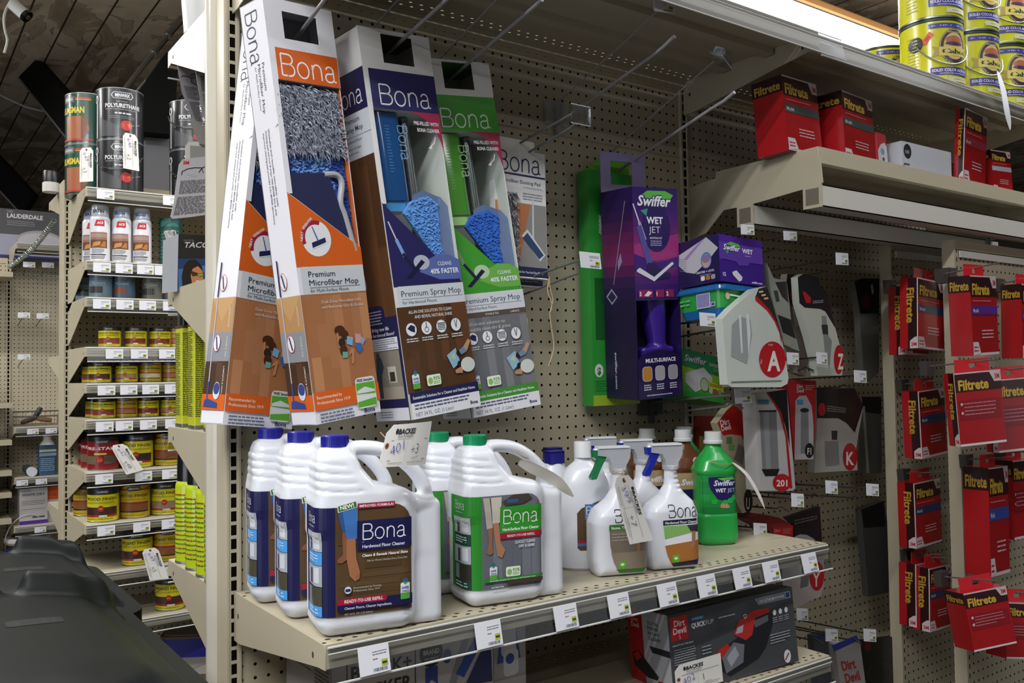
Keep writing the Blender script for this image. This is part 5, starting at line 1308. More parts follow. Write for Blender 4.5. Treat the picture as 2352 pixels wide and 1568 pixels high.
h5 = [(33.68, 0, 23.4), (33.68, -13.0, 26.75), (33.68, -14.6, 27.1), (33.68, -15.74, 27.54)]
hook('display_hook', 'grey display hook carrying the purple mopping kit box', h5, [.14, .14, .15, .16], [(33.68, -.1, 25.7), (33.68, -13.6, 30.85)], plate=(33.68, 24.6, 2.2, 2))
b = B(); cm_ = clear('e8ecef', .22, .1, 'clear_scoop'); t = thing('tag_holder', 'empty clear plastic tag holder on the thin arm right of centre at the top', 'tag holder', (33.68, -13.9, 30.9), (8, 25, 20))
b.prism([(-1.3, -.1), (1.3, -.1), (1.35, .1), (.6, .3), (.5, .9), (-.5, .8), (-.7, .25), (-1.35, .1)], -1.0, .2, cm_, 'y'); b.tube([(-1.35, -.95, 0), (1.35, -.95, 0)], .06, mat('cdd2d6', .2), 6); b.prism(rrect(-.45, .2, .45, 1.0, .15, 3), -.3, .4, mat('d3d7da', .25, alpha=.8), 'y'); b.build('holder', t)
ph = [[(x, 0, z0), (x, -11.0, z1)] for x, z0, z1 in ((19.8, 23.6, 24.8),)][0]
a = ray_rod(19.9, (1165, 345), (1325, 255), y1=-11.6); c = ray_rod(20.6, (1200, 358), (1300, 300), y1=-9.6); c.append(c[-1] + (0, -.9, .25)); c.append(c[-1] + (.5, -.3, 0))
hook('display_hook', 'dark grey double wire hook carrying the dusting pad cards', c, .1, a, .1, GREYW, plate=(20.2, a[0][2] - .3, 2.0, 1.6), tagpl=(20.0, -11.8, a[-1][2] + .35, 1.95, 1.5))
a = ray_rod(20.6, (1195, 645), (1335, 596), y1=-10.8); c = ray_rod(20.9, (1205, 675), (1310, 634), y1=-9.0); c.append(c[-1] + (0, -1.2, .15))
hook('display_hook', 'dark grey double wire hook below the dusting pads, holding only a ticket', c, .09, a, .09, GREYW, plate=(20.6, a[0][2], 1.8, 1.4))
px_ticket((1330, 577), (1377, 582), (1334, 614), -11.2, 'white ticket on the hook in the middle of the pegboard, left of the purple box', 'hook tickets')
b = B(); s_ = mat('b79f7c', .8); P = [unp(u, v, Y=-9.5) for u, v in ((1262, 635), (1263, 660), (1270, 690), (1263, 720), (1268, 760), (1272, 800), (1260, 840))]; b.tube(catm(P, 4), .05, s_, 6); P = [unp(u, v, Y=-9.5) for u, v in ((1262, 635), (1258, 668), (1268, 700), (1262, 722))]; b.tube(catm(P, 4), .05, s_, 6)
o = b.build('string_loop', None, tuple(P[0])); o.location = W(*P[0]); tag(o, 'beige string loop hanging from the empty hook in front of the pegboard', 'string')

# the refill packs right of the mopping kit and their wire hooks
hook('display_hook', 'dark double wire hook holding up the green dry cloth box', [(39.6, 0, -.2), (39.6, -8.8, .75), (39.6, -9.6, 1.05), (39.6, -10.9, .65)], .11, [(38.8, 0, 1.0), (38.8, -10.3, 1.85)], .11, GREYW, plate=(38.6, .9, 3.2, 2.4))
hook('display_hook', 'dark double wire hook under the blue and green wipes tub', [(40.2, 0, 7.3), (40.2, -9.2, 8.15), (40.2, -10.0, 8.4), (40.2, -11.2, 8.0)], .11, [(38.6, 0, 8.7), (38.6, -12.3, 8.8)], .11, GREYW, plate=(38.8, 8.5, 2.6, 2.0))
px_ticket((1686, 892), (1723, 890), (1689, 927), -11.4, 'white ticket on the wire hook below the green dry cloth box', 'hook tickets')
px_ticket((1606, 717), (1642, 720), (1608, 748), -17.3, 'white ticket below the blue and green wipes tub', 'hook tickets')
def carton_box(name, label, cat, pos, rpy, Wd, D, H, col, group=None, rough=.38, coat=.2):
    t = thing(name, label, cat, pos, rpy, group); b = B(); b.box(-Wd / 2, Wd / 2, 0, D, 0, H, mat(col, rough, 0, .03, 6, coat))
    return t, b, front_lab(b, Wd, rough, coat), left_lab(b, Wd, D, rough, coat)
t, b, F_, L_ = carton_box('refill_box', 'purple wet refill box on top of the blue and green wipes tub', 'refill box', (38.69, -12, 11.92), (2.1, -3.5, 1.3), 6.13, 4.98, 4.27, '3a1c80')
F_.rect(.02, 2.0, 6.1, 4.24, '5b3aa0'); F_.rect(.02, 3.6, 6.1, 4.24, '4a2492')
F_.poly([(.38, 2.07), (2.24, 1.98), (2.59, 1.62), (3.92, 1.7), (4.16, 2.03), (6.12, 2.06), (6.12, 2.2), (.38, 2.2)], '5b3aa0'); F_.line([(.38, 2.04), (2.24, 1.96), (2.59, 1.62), (3.92, 1.7), (4.16, 2.0), (6.1, 2.04)], .04, '2a145c')
F_.poly([(.9, 3.45), (1.6, 3.7), (2.7, 3.6), (2.9, 3.3), (1.9, 3.35)], '63b84c'); F_.poly([(.8, 2.9), (1.3, 2.85), (1.1, 2.5)], '3aa088')
for o_, c in ((.08, '2c1c66'), (.02, 'eceaf4')): F_.text('Swiffer', .55, 2.9, .55, c, w=2.3, off=o_, shear=.25)
F_.text('WET', 3.15, 2.85, .42, 'eceaf4', w=1.5, off=.03); F_.lines(3.5, 2.55, 4.3, 2.65, 1, 'c8c0dc'); F_.text('15', .35, .5, .35, 'eceaf4', off=.02); F_.poly([(1.6, .95), (2.2, 1.15), (3.0, .6), (2.9, .3), (2.5, .15), (1.7, .7)], 'd4d2dc'); F_.text('swiffer.com', 4.3, .15, .2, 'eceaf4', w=1.5, off=.02)
L_.rect(.02, .02, 4.96, 4.25, '1c1246'); L_.poly([(.2, 3.1), (3.6, 4.2), (4.9, 3.0), (3.9, 2.2), (2.1, 1.1), (1.0, 1.4), (.1, 2.2)], 'b4b2b8'); L_.poly([(.9, 2.7), (3.0, 4.05), (3.4, 4.1), (1.2, 2.5)], '9878b4')
for i in range(8): L_.line([(.3, 1.6 + .16 * i), (1.1, 1.45 + .16 * i)], .03, '8a86a0')
L_.ell(3.5, 2.1, .62, .75, '3c7ab4'); L_.ell(3.5, 2.05, .5, .62, 'b09a90'); L_.poly(ell(3.5, 2.25, .48, .38, 12, 0, 360), '8a6a96'); L_.text('ABSORB + LOCK', 2.3, 1.0, .2, 'd4d0e2', w=2.1, off=.02); L_.text('MULTI SURFACE', 2.7, .75, .13, 'b4b0c8', w=1.3)
for x, c in ((2.8, 'd8d4dc'), (3.4, 'a8692c'), (4.0, '98949c')): L_.poly(rrect(x, .3, x + .48, .72, .1, 2), c)
b.build('carton', t)
t = thing('wipes_tub', 'blue and green wipes tub under the purple wet refill box', 'tub', (38.7, -12.2, 8.95), (1.5, -3.5, 1.5))
b = B(); bl = mat('1f63a0', .25, 0, .05, 5, coat=.5); gr = mat('2f9a44', .35, 0, .05, 5, coat=.3)
def tub(b, z0, z1, g0, g1, m): 
    P0, P1 = rrect(-3.1 + g0, g0, 3.1 - g0, 5.6 - g0, .7, 4), rrect(-3.1 + g1, g1, 3.1 - g1, 5.6 - g1, .7, 4); n = len(P0)
    b.add([(x, y, z0) for x, y in P0] + [(x, y, z1) for x, y in P1], [tuple(range(n))[::-1], tuple(range(n, 2 * n))] + [(i, (i + 1) % n, n + (i + 1) % n, n + i) for i in range(n)], m)
tub(b, 0, .75, .45, .28, bl); tub(b, .75, 2.3, .28, .15, gr)
L = Lab(b, flat((-3.1, .2, 0), (1, 0, 0), (0, 0, 1), (0, -1, 0)), off=.1); L.ell(.9, 1.75, .3, .32, 'c9b8a0'); L.poly([(1.2, 1.95), (5.2, 1.7), (5.2, 1.58), (1.2, 1.8)], 'd9ecd8'); L.lines(1.8, 1.1, 5.0, 1.5, 2, 'd9ecd8', .4)
L = Lab(b, flat((-2.95, 5.6, 0), (0, -1, 0), (0, 0, 1), (-1, 0, 0)), off=.06); L.rect(2.6, .85, 4.2, 2.2, 'b9b4dc'); 
for i in range(9): L.rect(2.7 + .155 * i, .95, 2.7 + .155 * i + .08, 2.1, '4a3f8c'); L.o -= .003
L.rect(4.25, .9, 4.75, 1.3, 'b9b4dc'); L.rect(4.33, .98, 4.66, 1.22, '4a3f8c'); L.lines(.6, 1.2, 1.9, 1.9, 2, '59b868')
b.build('tub_body', t)
b = B(); tub(b, 2.3, 2.42, -.12, -.15, bl); tub(b, 2.42, 2.75, -.0, .05, bl); tub(b, 2.75, 2.9, .12, .2, bl); b.build('lid', t)
t, b, F_, L_ = carton_box('refill_box', 'green dry sweeper cloth box resting on the wire hook', 'refill box', (41.57, -4.4, 1.24), (8.3, -5.1, 7.3), 6.6, 2.6, 4.31, '2f9a3c')
for i, c in enumerate(('2f9a3c', '44a83a', '64b838', '86c63a', '9ccc3a', 'a6d03c')): F_.rect(.0, .1 + i * .45, 6.58, .1 + (i + 1) * .45, c); F_.o -= .003
F_.o += .01; F_.poly([(0.02, 2.75), (6.58, 2.4), (6.58, 4.29), (.02, 4.29)], '1e9a5c')
for o_, c in ((.08, '1f5a78'), (.02, 'eef4f2')): F_.text('Swiffer', .4, 3.25, .62, c, w=3.4, off=o_, shear=.25)
F_.text('SWEEPER', 4.2, 3.25, .32, 'e6f4ec', w=2.2, off=.02); F_.text('DRY', 4.9, 2.85, .3, 'a8d84a', w=1.1, off=.02)
F_.poly([(.5, 2.1), (3.3, 3.0), (4.7, 2.2), (4.6, 1.6), (2.0, .55), (.5, 1.3)], 'd6d6da'); F_.poly([(.5, 2.1), (3.3, 3.0), (4.7, 2.2), (2.2, 1.5)], 'e2e2e6')
F_.poly([(3.4, 1.9), (6.4, 1.6), (6.4, 1.0), (3.4, 1.25)], 'd9d438'); F_.lines(4.2, 1.35, 6.2, 1.65, 2, '5c6a2a'); F_.ell(3.4, 1.4, .62, .62, 'b8c8a8'); F_.ring(3.4, 1.4, .66, .66, .07, '2f7a44')
for x, c in ((4.4, 'c4c8c0'), (5.1, 'a4602c'), (5.8, 'a49a88')): F_.ell(x, .95, .28, .28, c)
L_.rect(.02, .02, 2.58, 4.29, '14803c'); b.build('carton', t); t.matrix_world = t.matrix_world @ Matrix.Scale(1.083, 4)

# lower shelf: vacuum cartons
t, b, F_, L_ = carton_box('vacuum_box', 'dark grey handheld vacuum carton with red picture on the lower shelf', 'vacuum box', (33.29, -15.19, -21.3), (-1.3, -4.0, -4.7), 14.16, 5.25, 6.32, '434448', coat=.1)
F_.poly(rrect(.2, 4.2, 1.98, 6.05, .05, 2), 'b41e22'); F_.ring(1.09, 5.12, 0, 0, 0, 'd8c8c8') if 0 else None
F_.text('Dirt', .55, 5.3, .5, 'eadede', w=1.15, off=.02); F_.text('Devil', .42, 4.72, .5, 'eadede', w=1.35, off=.02); F_.text('2', 1.0, 4.3, .3, 'eadede', rot=10)
F_.rect(2.38, 5.45, 3.75, 5.72, '2f5f9e'); F_.text('CORDLESS', 2.5, 5.52, .14, 'd4e0ee', w=1.1); F_.text('QUICK', 2.35, 4.9, .38, 'e2e2e6', w=1.5, off=.03); F_.text('FLIP', 3.9, 4.92, .36, 'd4d4d8', w=.85, off=-.01); F_.lines(5.3, 5.1, 7.2, 5.3, 1, 'b0b2b8')
F_.poly([(9.55, 6.03), (13.8, 6.05), (13.88, 5.44), (9.95, 5.46)], '8d9096'); F_.poly([(9.7, 5.97), (13.2, 5.99), (13.2, 5.5), (10.05, 5.52)], '6b6e74'); F_.text('16V LITHIUM POWER', 10.1, 5.6, .27, 'd8dade', w=3.0, off=.01); F_.rect(13.3, 5.55, 13.7, 5.95, '2b3a7a')
F_.text("WHAT'S IN THE BOX", .2, 3.8, .14, 'd4d4d8', w=2.2, off=.02); F_.lines(.3, 2.3, 2.6, 3.6, 7, '9fa1a8', .35)
F_.poly([(5.0, 1.2), (5.2, 2.2), (6.4, 3.0), (7.6, 3.4), (8.2, 4.5), (9.3, 5.0), (11.0, 5.0), (11.45, 4.5), (11.35, 3.6), (10.4, 2.0), (9.4, 1.2), (7.8, .8), (6.0, .4)], '1c1d22')
F_.poly([(4.7, 2.0), (5.0, 2.7), (6.0, 3.0), (6.3, 2.7), (5.5, 1.9)], 'b02a26'); F_.poly([(6.8, 3.6), (7.5, 4.6), (9.3, 5.15), (11.0, 5.05), (11.2, 4.7), (9.4, 4.5), (8.9, 3.2), (8.1, 2.9)], 'b02a26')
F_.poly([(9.2, 4.3), (10.9, 4.5), (10.9, 4.0), (9.3, 3.7)], '55575c'); F_.poly([(5.3, 2.0), (6.7, 3.0), (7.9, 2.6), (7.6, 1.2), (5.6, .7)], '6a6d74'); F_.poly([(5.8, 1.9), (6.8, 2.7), (7.2, 1.9), (6.2, 1.1)], '9a9da4'); F_.poly([(7.0, 3.6), (7.3, 4.1), (8.0, 4.2), (7.8, 3.6)], '9fa2a8'); F_.text('D', 8.2, 4.6, .4, 'e6dada', rot=25)
for x in (11.7, 12.4, 13.1): F_.ell(x, 4.55, .2, .24, 'c9cbd0'); F_.lines(x - .28, 3.7, x + .28, 4.2, 3, '9a9ca4', .4)
F_.ell(12.75, .7, .42, .55, 'd4d6da'); F_.poly([(12.5, .35), (13.0, .9), (12.9, 1.0), (12.45, .5)], '8a2320'); F_.lines(10.9, 2.0, 13.4, 2.9, 4, 'a4a6ae', .35); F_.lines(3.2, 2.6, 4.2, 3.4, 3, 'a4a6ae', .3)
L_.rect(.02, .02, 1.95, 6.3, '9a1c20'); L_.rect(1.95, .02, 5.2, 6.3, '9c9da2'); L_.text('Dirt', .5, 5.2, .4, 'e2c8c8', w=.9); L_.text('Devil', .5, 4.75, .4, 'e2c8c8', w=1.0)
for s_, z in (('TOTAL', 5.2), ('POWER.', 4.8), ('INSTANT', 4.4), ('CLEAN', 4.0)): L_.text(s_, 2.6, z, .28, '3c3d42', w=1.5, off=.02)
L_.poly([(2.7, 3.5), (5.2, 3.5), (5.2, 3.0), (3.0, 3.0)], '25262a'); L_.poly([(.4, 2.6), (1.2, 2.9), (3.6, 1.2), (3.4, .9), (2.2, .9), (.6, 1.6)], '1e1d20'); L_.poly([(.5, 2.5), (1.2, 2.85), (1.6, 2.4), (.9, 2.0)], '9c1f20'); L_.poly([(2.9, .3), (3.6, .9), (4.5, .9), (4.6, .4), (3.4, .1)], '9c1f20')
b.build('carton', t)
t, b, F_, L_ = carton_box('appliance_box', 'white steam mop carton with blue pictures under the left end of the main shelf', 'appliance box', (6.2, -9.4, -21.3), (0, 0, 0), 12.9, 8.0, 7.6, 'b9b6bc')
F_.line([(1.1, .1), (1.1, 7.5)], .08, '26272c'); F_.line([(6.3, .1), (6.3, 7.5)], .08, '26272c')
F_.text('BLACK+', 1.4, 5.0, .95, '26272c', w=4.6, off=.02); F_.text('DECKER', 1.4, 3.6, .95, '26272c', w=4.6, off=.02)
F_.ell(7.6, 5.7, .95, 1.0, '26272c'); F_.text('BRAND', 6.95, 5.6, .34, 'd8d8dc', w=1.3, off=.02); F_.lines(7.0, 5.0, 8.2, 5.4, 2, 'a8a8b0'); F_.poly([(7.1, 4.7), (8.1, 4.7), (8.1, 3.4), (7.6, 3.8), (7.1, 3.4)], '25409a')
F_.poly([(9.0, 3.0), (9.6, 3.0), (11.2, 7.2), (10.7, 7.3)], '8d8f98'); F_.poly([(9.6, 3.8), (11.9, 6.9), (12.6, 7.1), (12.3, 6.2), (10.3, 3.4)], '2b4fae'); F_.poly([(10.4, 2.8), (12.0, 5.3), (12.7, 4.9), (12.8, 2.6)], '1f2f6a')
F_.ell(8.9, 5.2, .35, .5, '2b3f8a')
L_.line([(1.6, 6.8), (4.6, 6.8)], .08, '26272c'); L_.text('BLACK+', 1.7, 6.1, .48, '3a3b42', w=2.6, off=.01); L_.text('DECKER', 1.7, 5.4, .48, '3a3b42', w=2.6, off=.01); L_.line([(1.6, 5.1), (4.6, 5.1)], .08, '26272c'); L_.lines(5.2, 1.0, 7.6, 6.8, 22, '4a4b52', .4)
b.build('carton', t)
t, b, F_, L_ = carton_box('appliance_box', 'narrow white and blue appliance carton beside the steam mop carton', 'appliance box', (14.6, -8.8, -21.3), (0, 0, 0), 3.0, 7.0, 7.4, 'a9a6ac')
F_.poly([(.3, 3.5), (.8, 6.8), (2.0, 6.8), (2.5, 3.6)], '2b4fae'); F_.poly(rrect(.7, 3.9, 2.1, 7.1, .4, 4), 'c9c9d0'); F_.poly(rrect(.9, 2.4, 2.3, 4.4, .4, 4), 'd4d4da'); F_.ell(1.5, 3.7, .4, .4, '2b4fae'); b.build('carton', t)

# ---------------------------------------------------------------- auction tags
def auction_tag(c, Y, label, big, small, curl=.0, rad=0, group=None, string=None, th=.03, cols=('3a2fae', '222230'), plane=None):
    """manila auction tag; c = corners of hole end bottom, far end bottom, far end top, hole end top"""
    P = [np.array(unp(*p, Y=Y)) if plane is None else np.array(plane(*p)) for p in c]
    ex0 = P[1] - P[0]; ez0 = P[3] - P[0]; nrm = np.cross(ex0, ez0); nrm /= np.linalg.norm(nrm)
    if nrm[1] > 0: nrm = -nrm
    o = tuple(sum(P) / 4)
    Lw, Hh = 4.75, 2.4
    def fn(u, v, off):
        a = (np.asarray(u) / Lw)[:, None]; d = (np.asarray(v) / Hh)[:, None]
        Q = (P[0] * (1 - a) + P[1] * a) * (1 - d) + (P[3] * (1 - a) + P[2] * a) * d
        Q = Q + nrm * (np.asarray(off)[:, None] + curl * (4 * a * (1 - a)))
        return Q[:, 0], Q[:, 1], Q[:, 2]
    t = thing('auction_tag', label, 'paper tag', o, group=group)
    b = B(); m = mat('dedbd6', .6, 0, .03, 10, name='tag_paper')
    n = 8; cut = lambda u: min(.45, .45) * max(0, 1 - u / .5) if u < .5 else 0
    us = [0, .25, .5] + [.5 + (Lw - .5) * k / n for k in range(1, n + 1)]
    V = []; F = []
    for off in (0, -th):
        for u in us:
            k = cut(u) + 0
            x, y, z = fn(np.array([u, u]), np.array([k, Hh - k]), np.array([off, off])); V += [(x[0], y[0], z[0]), (x[1], y[1], z[1])]
    K = len(us)
    for i in range(K - 1):
        F.append((2 * i, 2 * i + 2, 2 * i + 3, 2 * i + 1)); q = 2 * K; F.append((q + 2 * i, q + 2 * i + 1, q + 2 * i + 3, q + 2 * i + 2))
        F.append((2 * i, q + 2 * i, q + 2 * i + 2, 2 * i + 2)); F.append((2 * i + 1, 2 * i + 3, q + 2 * i + 3, q + 2 * i + 1))
    F += [(0, 1, 2 * K + 1, 2 * K), (2 * K - 2, 4 * K - 2, 4 * K - 1, 2 * K - 1)]
    b.add(V, F, m)
    L = Lab(b, fn, off=.02, step=.004, seg=.5)
    L.ell(.3, Hh / 2, .17, .17, '9c4a38'); L.ell(.3, Hh / 2, .07, .07, '2c2420')
    L.ell(.95, 2.0, .13, .17, '2c2c34'); L.text('BACKES', 1.1, 1.84, .3, '2c2c34', w=1.75, off=.03, shear=.1); L.text('AUCTIONEERS', 1.1, 1.66, .12, '3c3c44', w=1.6); L.text('LAND REAL ESTATE', 1.1, 1.54, .07, '55555e', w=1.5)
    L.line([(.6, 1.48), (4.4, 1.48)], .025, '33333c'); L.line([(.6, .35), (4.4, .35)], .025, '33333c'); L.line([(2.2, .35), (2.2, 1.48)], .012, '77777e')
    L.text('www.backes-auction.com', 2.5, .18, .1, '3c3c44', w=1.7); L.text('backes-auction.com', .7, .18, .1, '3c3c44', w=1.3); L.text('QUANTITY', 2.9, .42, .1, '55555e', w=.7)
    L.text(big, .75, .6, .62, cols[0], w=1.25, off=-.02, rot=16); L.text(small, 2.75, .62, .62, cols[1], off=-.02, rot=4)
    b.build('paper', t, o)
    if string:
        b = B(); S_ = [tuple(q) for q in string]; b.tube(catm(S_, 4), .04, mat('a98c66', .85, 0, .2, 40), 6); b.build('string', t, o)
    return t
auction_tag([(868, 1073), (977, 1066), (992, 967), (893, 976)], -17.4, 'cream auction tag with blue 401 tied to the nearest jug handle', '401', '+3', .25, string=[(1.35, -13.6, .5), (1.5, -14.9, -.3), (.9, -15.6, -.5), (.75, -16.6, .0), (1.0, -17.3, -.05)])
auction_tag([(1409, 1097), (1447, 1250), (1501, 1240), (1451, 1089)], -16.3, 'cream auction tag with 399 tied to the green-trigger spray bottle', '399', '+7', -.1,
            string=[(20.9, -13.5, -3.1), (20.7, -14.3, -3.4), (21.3, -15.3, -3.8), unp(1432, 1080, Y=-15.9), unp(1436, 1103, Y=-16.35)])
plane = lambda u, v: (np.array([33.29, -15.19, -21.3]) + eul(-1.3, -4.0, -4.7) @ np.array([u - 7.08, -.12, v]))
auction_tag([(.17, .2), (5.14, .2), (5.11, 2.45), (.17, 2.35)], 0, 'cream auction tag with blue 402 on the front of the handheld vacuum carton', '402', '1', .0, plane=plane)
# curled tags seen edge on
def curled(label, pts, wv, col='d9d6d0', string=None, hole=True):
    P = [np.array(p, float) for p in pts]; P = [np.array(p) for p in catm(P, 4)]; o = tuple(P[0])
    t = thing('auction_tag', label, 'paper tag', o); b = B(); w = np.array(wv, float); m = mat(col, .6, 0, .03, 10)
    V = []; K = len(P)
    for i, p in enumerate(P):
        k = min(1, .45 + i / 5, .15 + (K - 1 - i) / 3.0); V += [p - w * k / 2, p + w * k / 2]
    F = [(2 * i, 2 * i + 2, 2 * i + 3, 2 * i + 1) for i in range(K - 1)]
    b.add(V, F, m); V2 = [v + np.array([.02, .03, .03]) for v in V]; b.add(V2, [f[::-1] for f in F], m)
    b.build('paper', t, o)
    if string: b = B(); b.tube(catm(string, 4), .04, mat('a98c66', .85), 6); b.build('string', t, o)
def wig(Y, *px): return [unp(u, v, Y=y) for (u, v), y in zip(px, Y)]
curled('cream auction tag curling down edge-on from the neck of the green bottle', wig([-11.8, -12.2, -12.8, -13.4], (1683, 1062), (1714, 1088), (1740, 1130), (1757, 1168)), (1.75, 1.15, -.1), string=[(35.4, -10.6, -4.0), (36.2, -11.5, -4.2), (37.6, -11.4, -4.2), unp(1684, 1062, Y=-11.8)])
curled('cream auction tag curling sideways from the handle of the front green-capped jug', wig([-14.5, -14.9, -15.4, -16.0], (1192, 1062), (1232, 1080), (1276, 1103), (1317, 1140)), (-.2, -.75, .75), 'd4cec2', string=[unp(1185, 1018, Y=-13.2), unp(1192, 1040, Y=-14.6), unp(1210, 1052, Y=-14.6), unp(1222, 1040, Y=-13.6)])

# ================================================================ second bay: filter boxes, beams, bags
def filt_box(name, label, pos, rpy, Wd, D, H, stripe='44504c', tab=False, plain=False, group=None, word=True, side_word=True):
    t = thing(name, label, 'filter box', pos, rpy, group)
    b = B(); b.box(-Wd / 2, Wd / 2, 0, D, 0, H, mat('a3161c', .28, 0, .04, 6, coat=.5))
    F = front_lab(b, Wd, .28, .5); Ls = left_lab(b, Wd, D, .3, .4)
    k = H / 7.15
    F.rect(0, H - 1.9 * k, Wd, H, '351016'); F.rect(0, 0, Wd, .22 * k, 'd9d0d2'); F.rect(0, H - .14, Wd, H, 'c9bcbe')
    F.poly([(Wd * .74, H), (Wd, H), (Wd, H - 1.1 * k), (Wd * .85, H - 1.1 * k)], 'c9bcbe'); F.text('3M', Wd * .86, H - .85 * k, .5 * k, 'b0262c', w=Wd * .11, off=.04)
    if word: F.text('Filtrete', Wd * .06, H - 1.7 * k, 1.0 * k, 'c9a53a', w=Wd * .66, off=.035)
    if plain:
        F.rect(Wd * .05, H * .35, Wd * .95, H * .62, '861620'); F.lines(Wd * .15, H * .4, Wd * .85, H * .6, 4, 'b8848c', .25)
        for z in (.57, .45): F.ell(Wd * .1, H * z, .14, .14, 'c9b4b8')
    else:
        F.rect(.02, H - 3.5 * k, Wd - .02, H - 2.7 * k, stripe); F.text('Model', Wd * .06, H - 3.3 * k, .34 * k, 'c9c9c4', w=Wd * .2, off=.02); F.lines(Wd * .06, H - 2.4 * k, Wd * .8, H - 2.15 * k, 1, 'c98a90', .3)
        F.lines(Wd * .35, H * .2, Wd * .8, H * .33, 3, 'dcbcc0', .35); F.poly([(0, 0), (0, 1.2 * k), (Wd * .2, 1.2 * k), (Wd * .28, .2)], 'd9d0d2'); F.lines(Wd * .03, .3, Wd * .2, .9 * k, 2, 'b0262c', .4)
    if side_word:
        Ls.rect(0, H - 1.5 * k, D, H, '2a0c10') if D > 2 else Ls.rect(D * .45, 0, D - .1, H, '2a0c10')
        if D > 2: Ls.text('Filtrete', D * .08, H - 1.3 * k, .8 * k, 'b3902f', w=D * .85, off=.03)
        else: Ls.text('Filtrete', D * .38, H * .86, D * .42, 'b3902f', w=H * .5, off=.03, rot=-90); Ls.rect(D - .12, .9, D, H, 'c9bcbe'); Ls.poly([(D * .55, 0), (D, 0), (D, 1.3), (D * .8, 1.2), (D * .55, .8)], 'c9bcbe'); Ls.text('3M', D * .62, .25, .4, 'b0262c', w=D * .3, off=.03)
    b.build('carton', t)
    if tab:
        b = B(); tm = mat('c4222c', .3, 0, .04, 6, coat=.4)
        hh = 1.25
        for (x0, x1, z0, z1) in ((-Wd * .38, -.35, 0, hh), (.35, Wd * .38, 0, hh), (-.35, .35, .8, hh), (-.35, .35, 0, .35)): b.box(x0, x1, D * .4, D * .4 + .06, H + z0, H + z1, tm)
        b.build('hang_tab', t)
    return t
g = 'red filter boxes on the shelf above the two tubes'
filt_box('filter_box', 'large red air filter box at left end of the upper shelf above the tubes', (46.89, -13.17, 24.68), (-2.7, -3.3, 5.6), 6.18, 3.26, 7.15, group=g)
filt_box('filter_box', 'red air filter box with green stripe, second from the left above the tubes', (55.17, -13.58, 24.68), (-1.4, -1.3, 7.4), 6.51, 4.0, 6.85, group=g)
filt_box('filter_box', 'tall thin red filter box standing right of the white box above the tubes', (76.12, -14.3, 24.68), (0, 3.5, 6.2), 6.16, 1.11, 8.2, stripe='9c3040', group=g)
filt_box('filter_box', 'small red and white filter box at right end of the shelf above the tubes', (83.58, -13.98, 24.68), (-1.0, -2.4, -6.5), 3.82, 4.0, 5.08, stripe='b8b4c0', group=g)
t, b, F_, L_ = carton_box('bulb_box', 'small red and white box leaning beside the second red filter box', 'box', (60.2, -13.0, 24.68), (-3, -2, 10), 2.4, 2.6, 3.9, 'b8343c')
F_.poly([(.0, 0), (2.4, 0), (2.4, 2.6), (1.8, 3.0), (.8, 2.7), (0, 2.0)], 'd6d4da'); F_.ell(1.2, 2.0, .5, .35, '5fa0cc'); F_.ell(1.3, 1.2, .3, .2, '33343c'); L_.lines(.3, .4, 2.2, 3.4, 7, '8c2a32', .4); b.build('carton', t)
t, b, F_, L_ = carton_box('filter_box', 'low white box lying between the red filter boxes above the tubes', 'filter box', (67.6, -13.6, 24.68), (0, 0, -1), 9.6, 5.0, 3.4, 'c9ccd6')
F_.ell(1.0, 2.4, .72, .8, '2c2e34'); F_.text('1:01', .55, 2.15, .4, 'e4e4e8', off=.0); F_.lines(.3, .4, 1.4, 1.2, 2, '55606c', .5); F_.text('5', .1, .3, .6, '3a3c44'); b.build('carton', t)
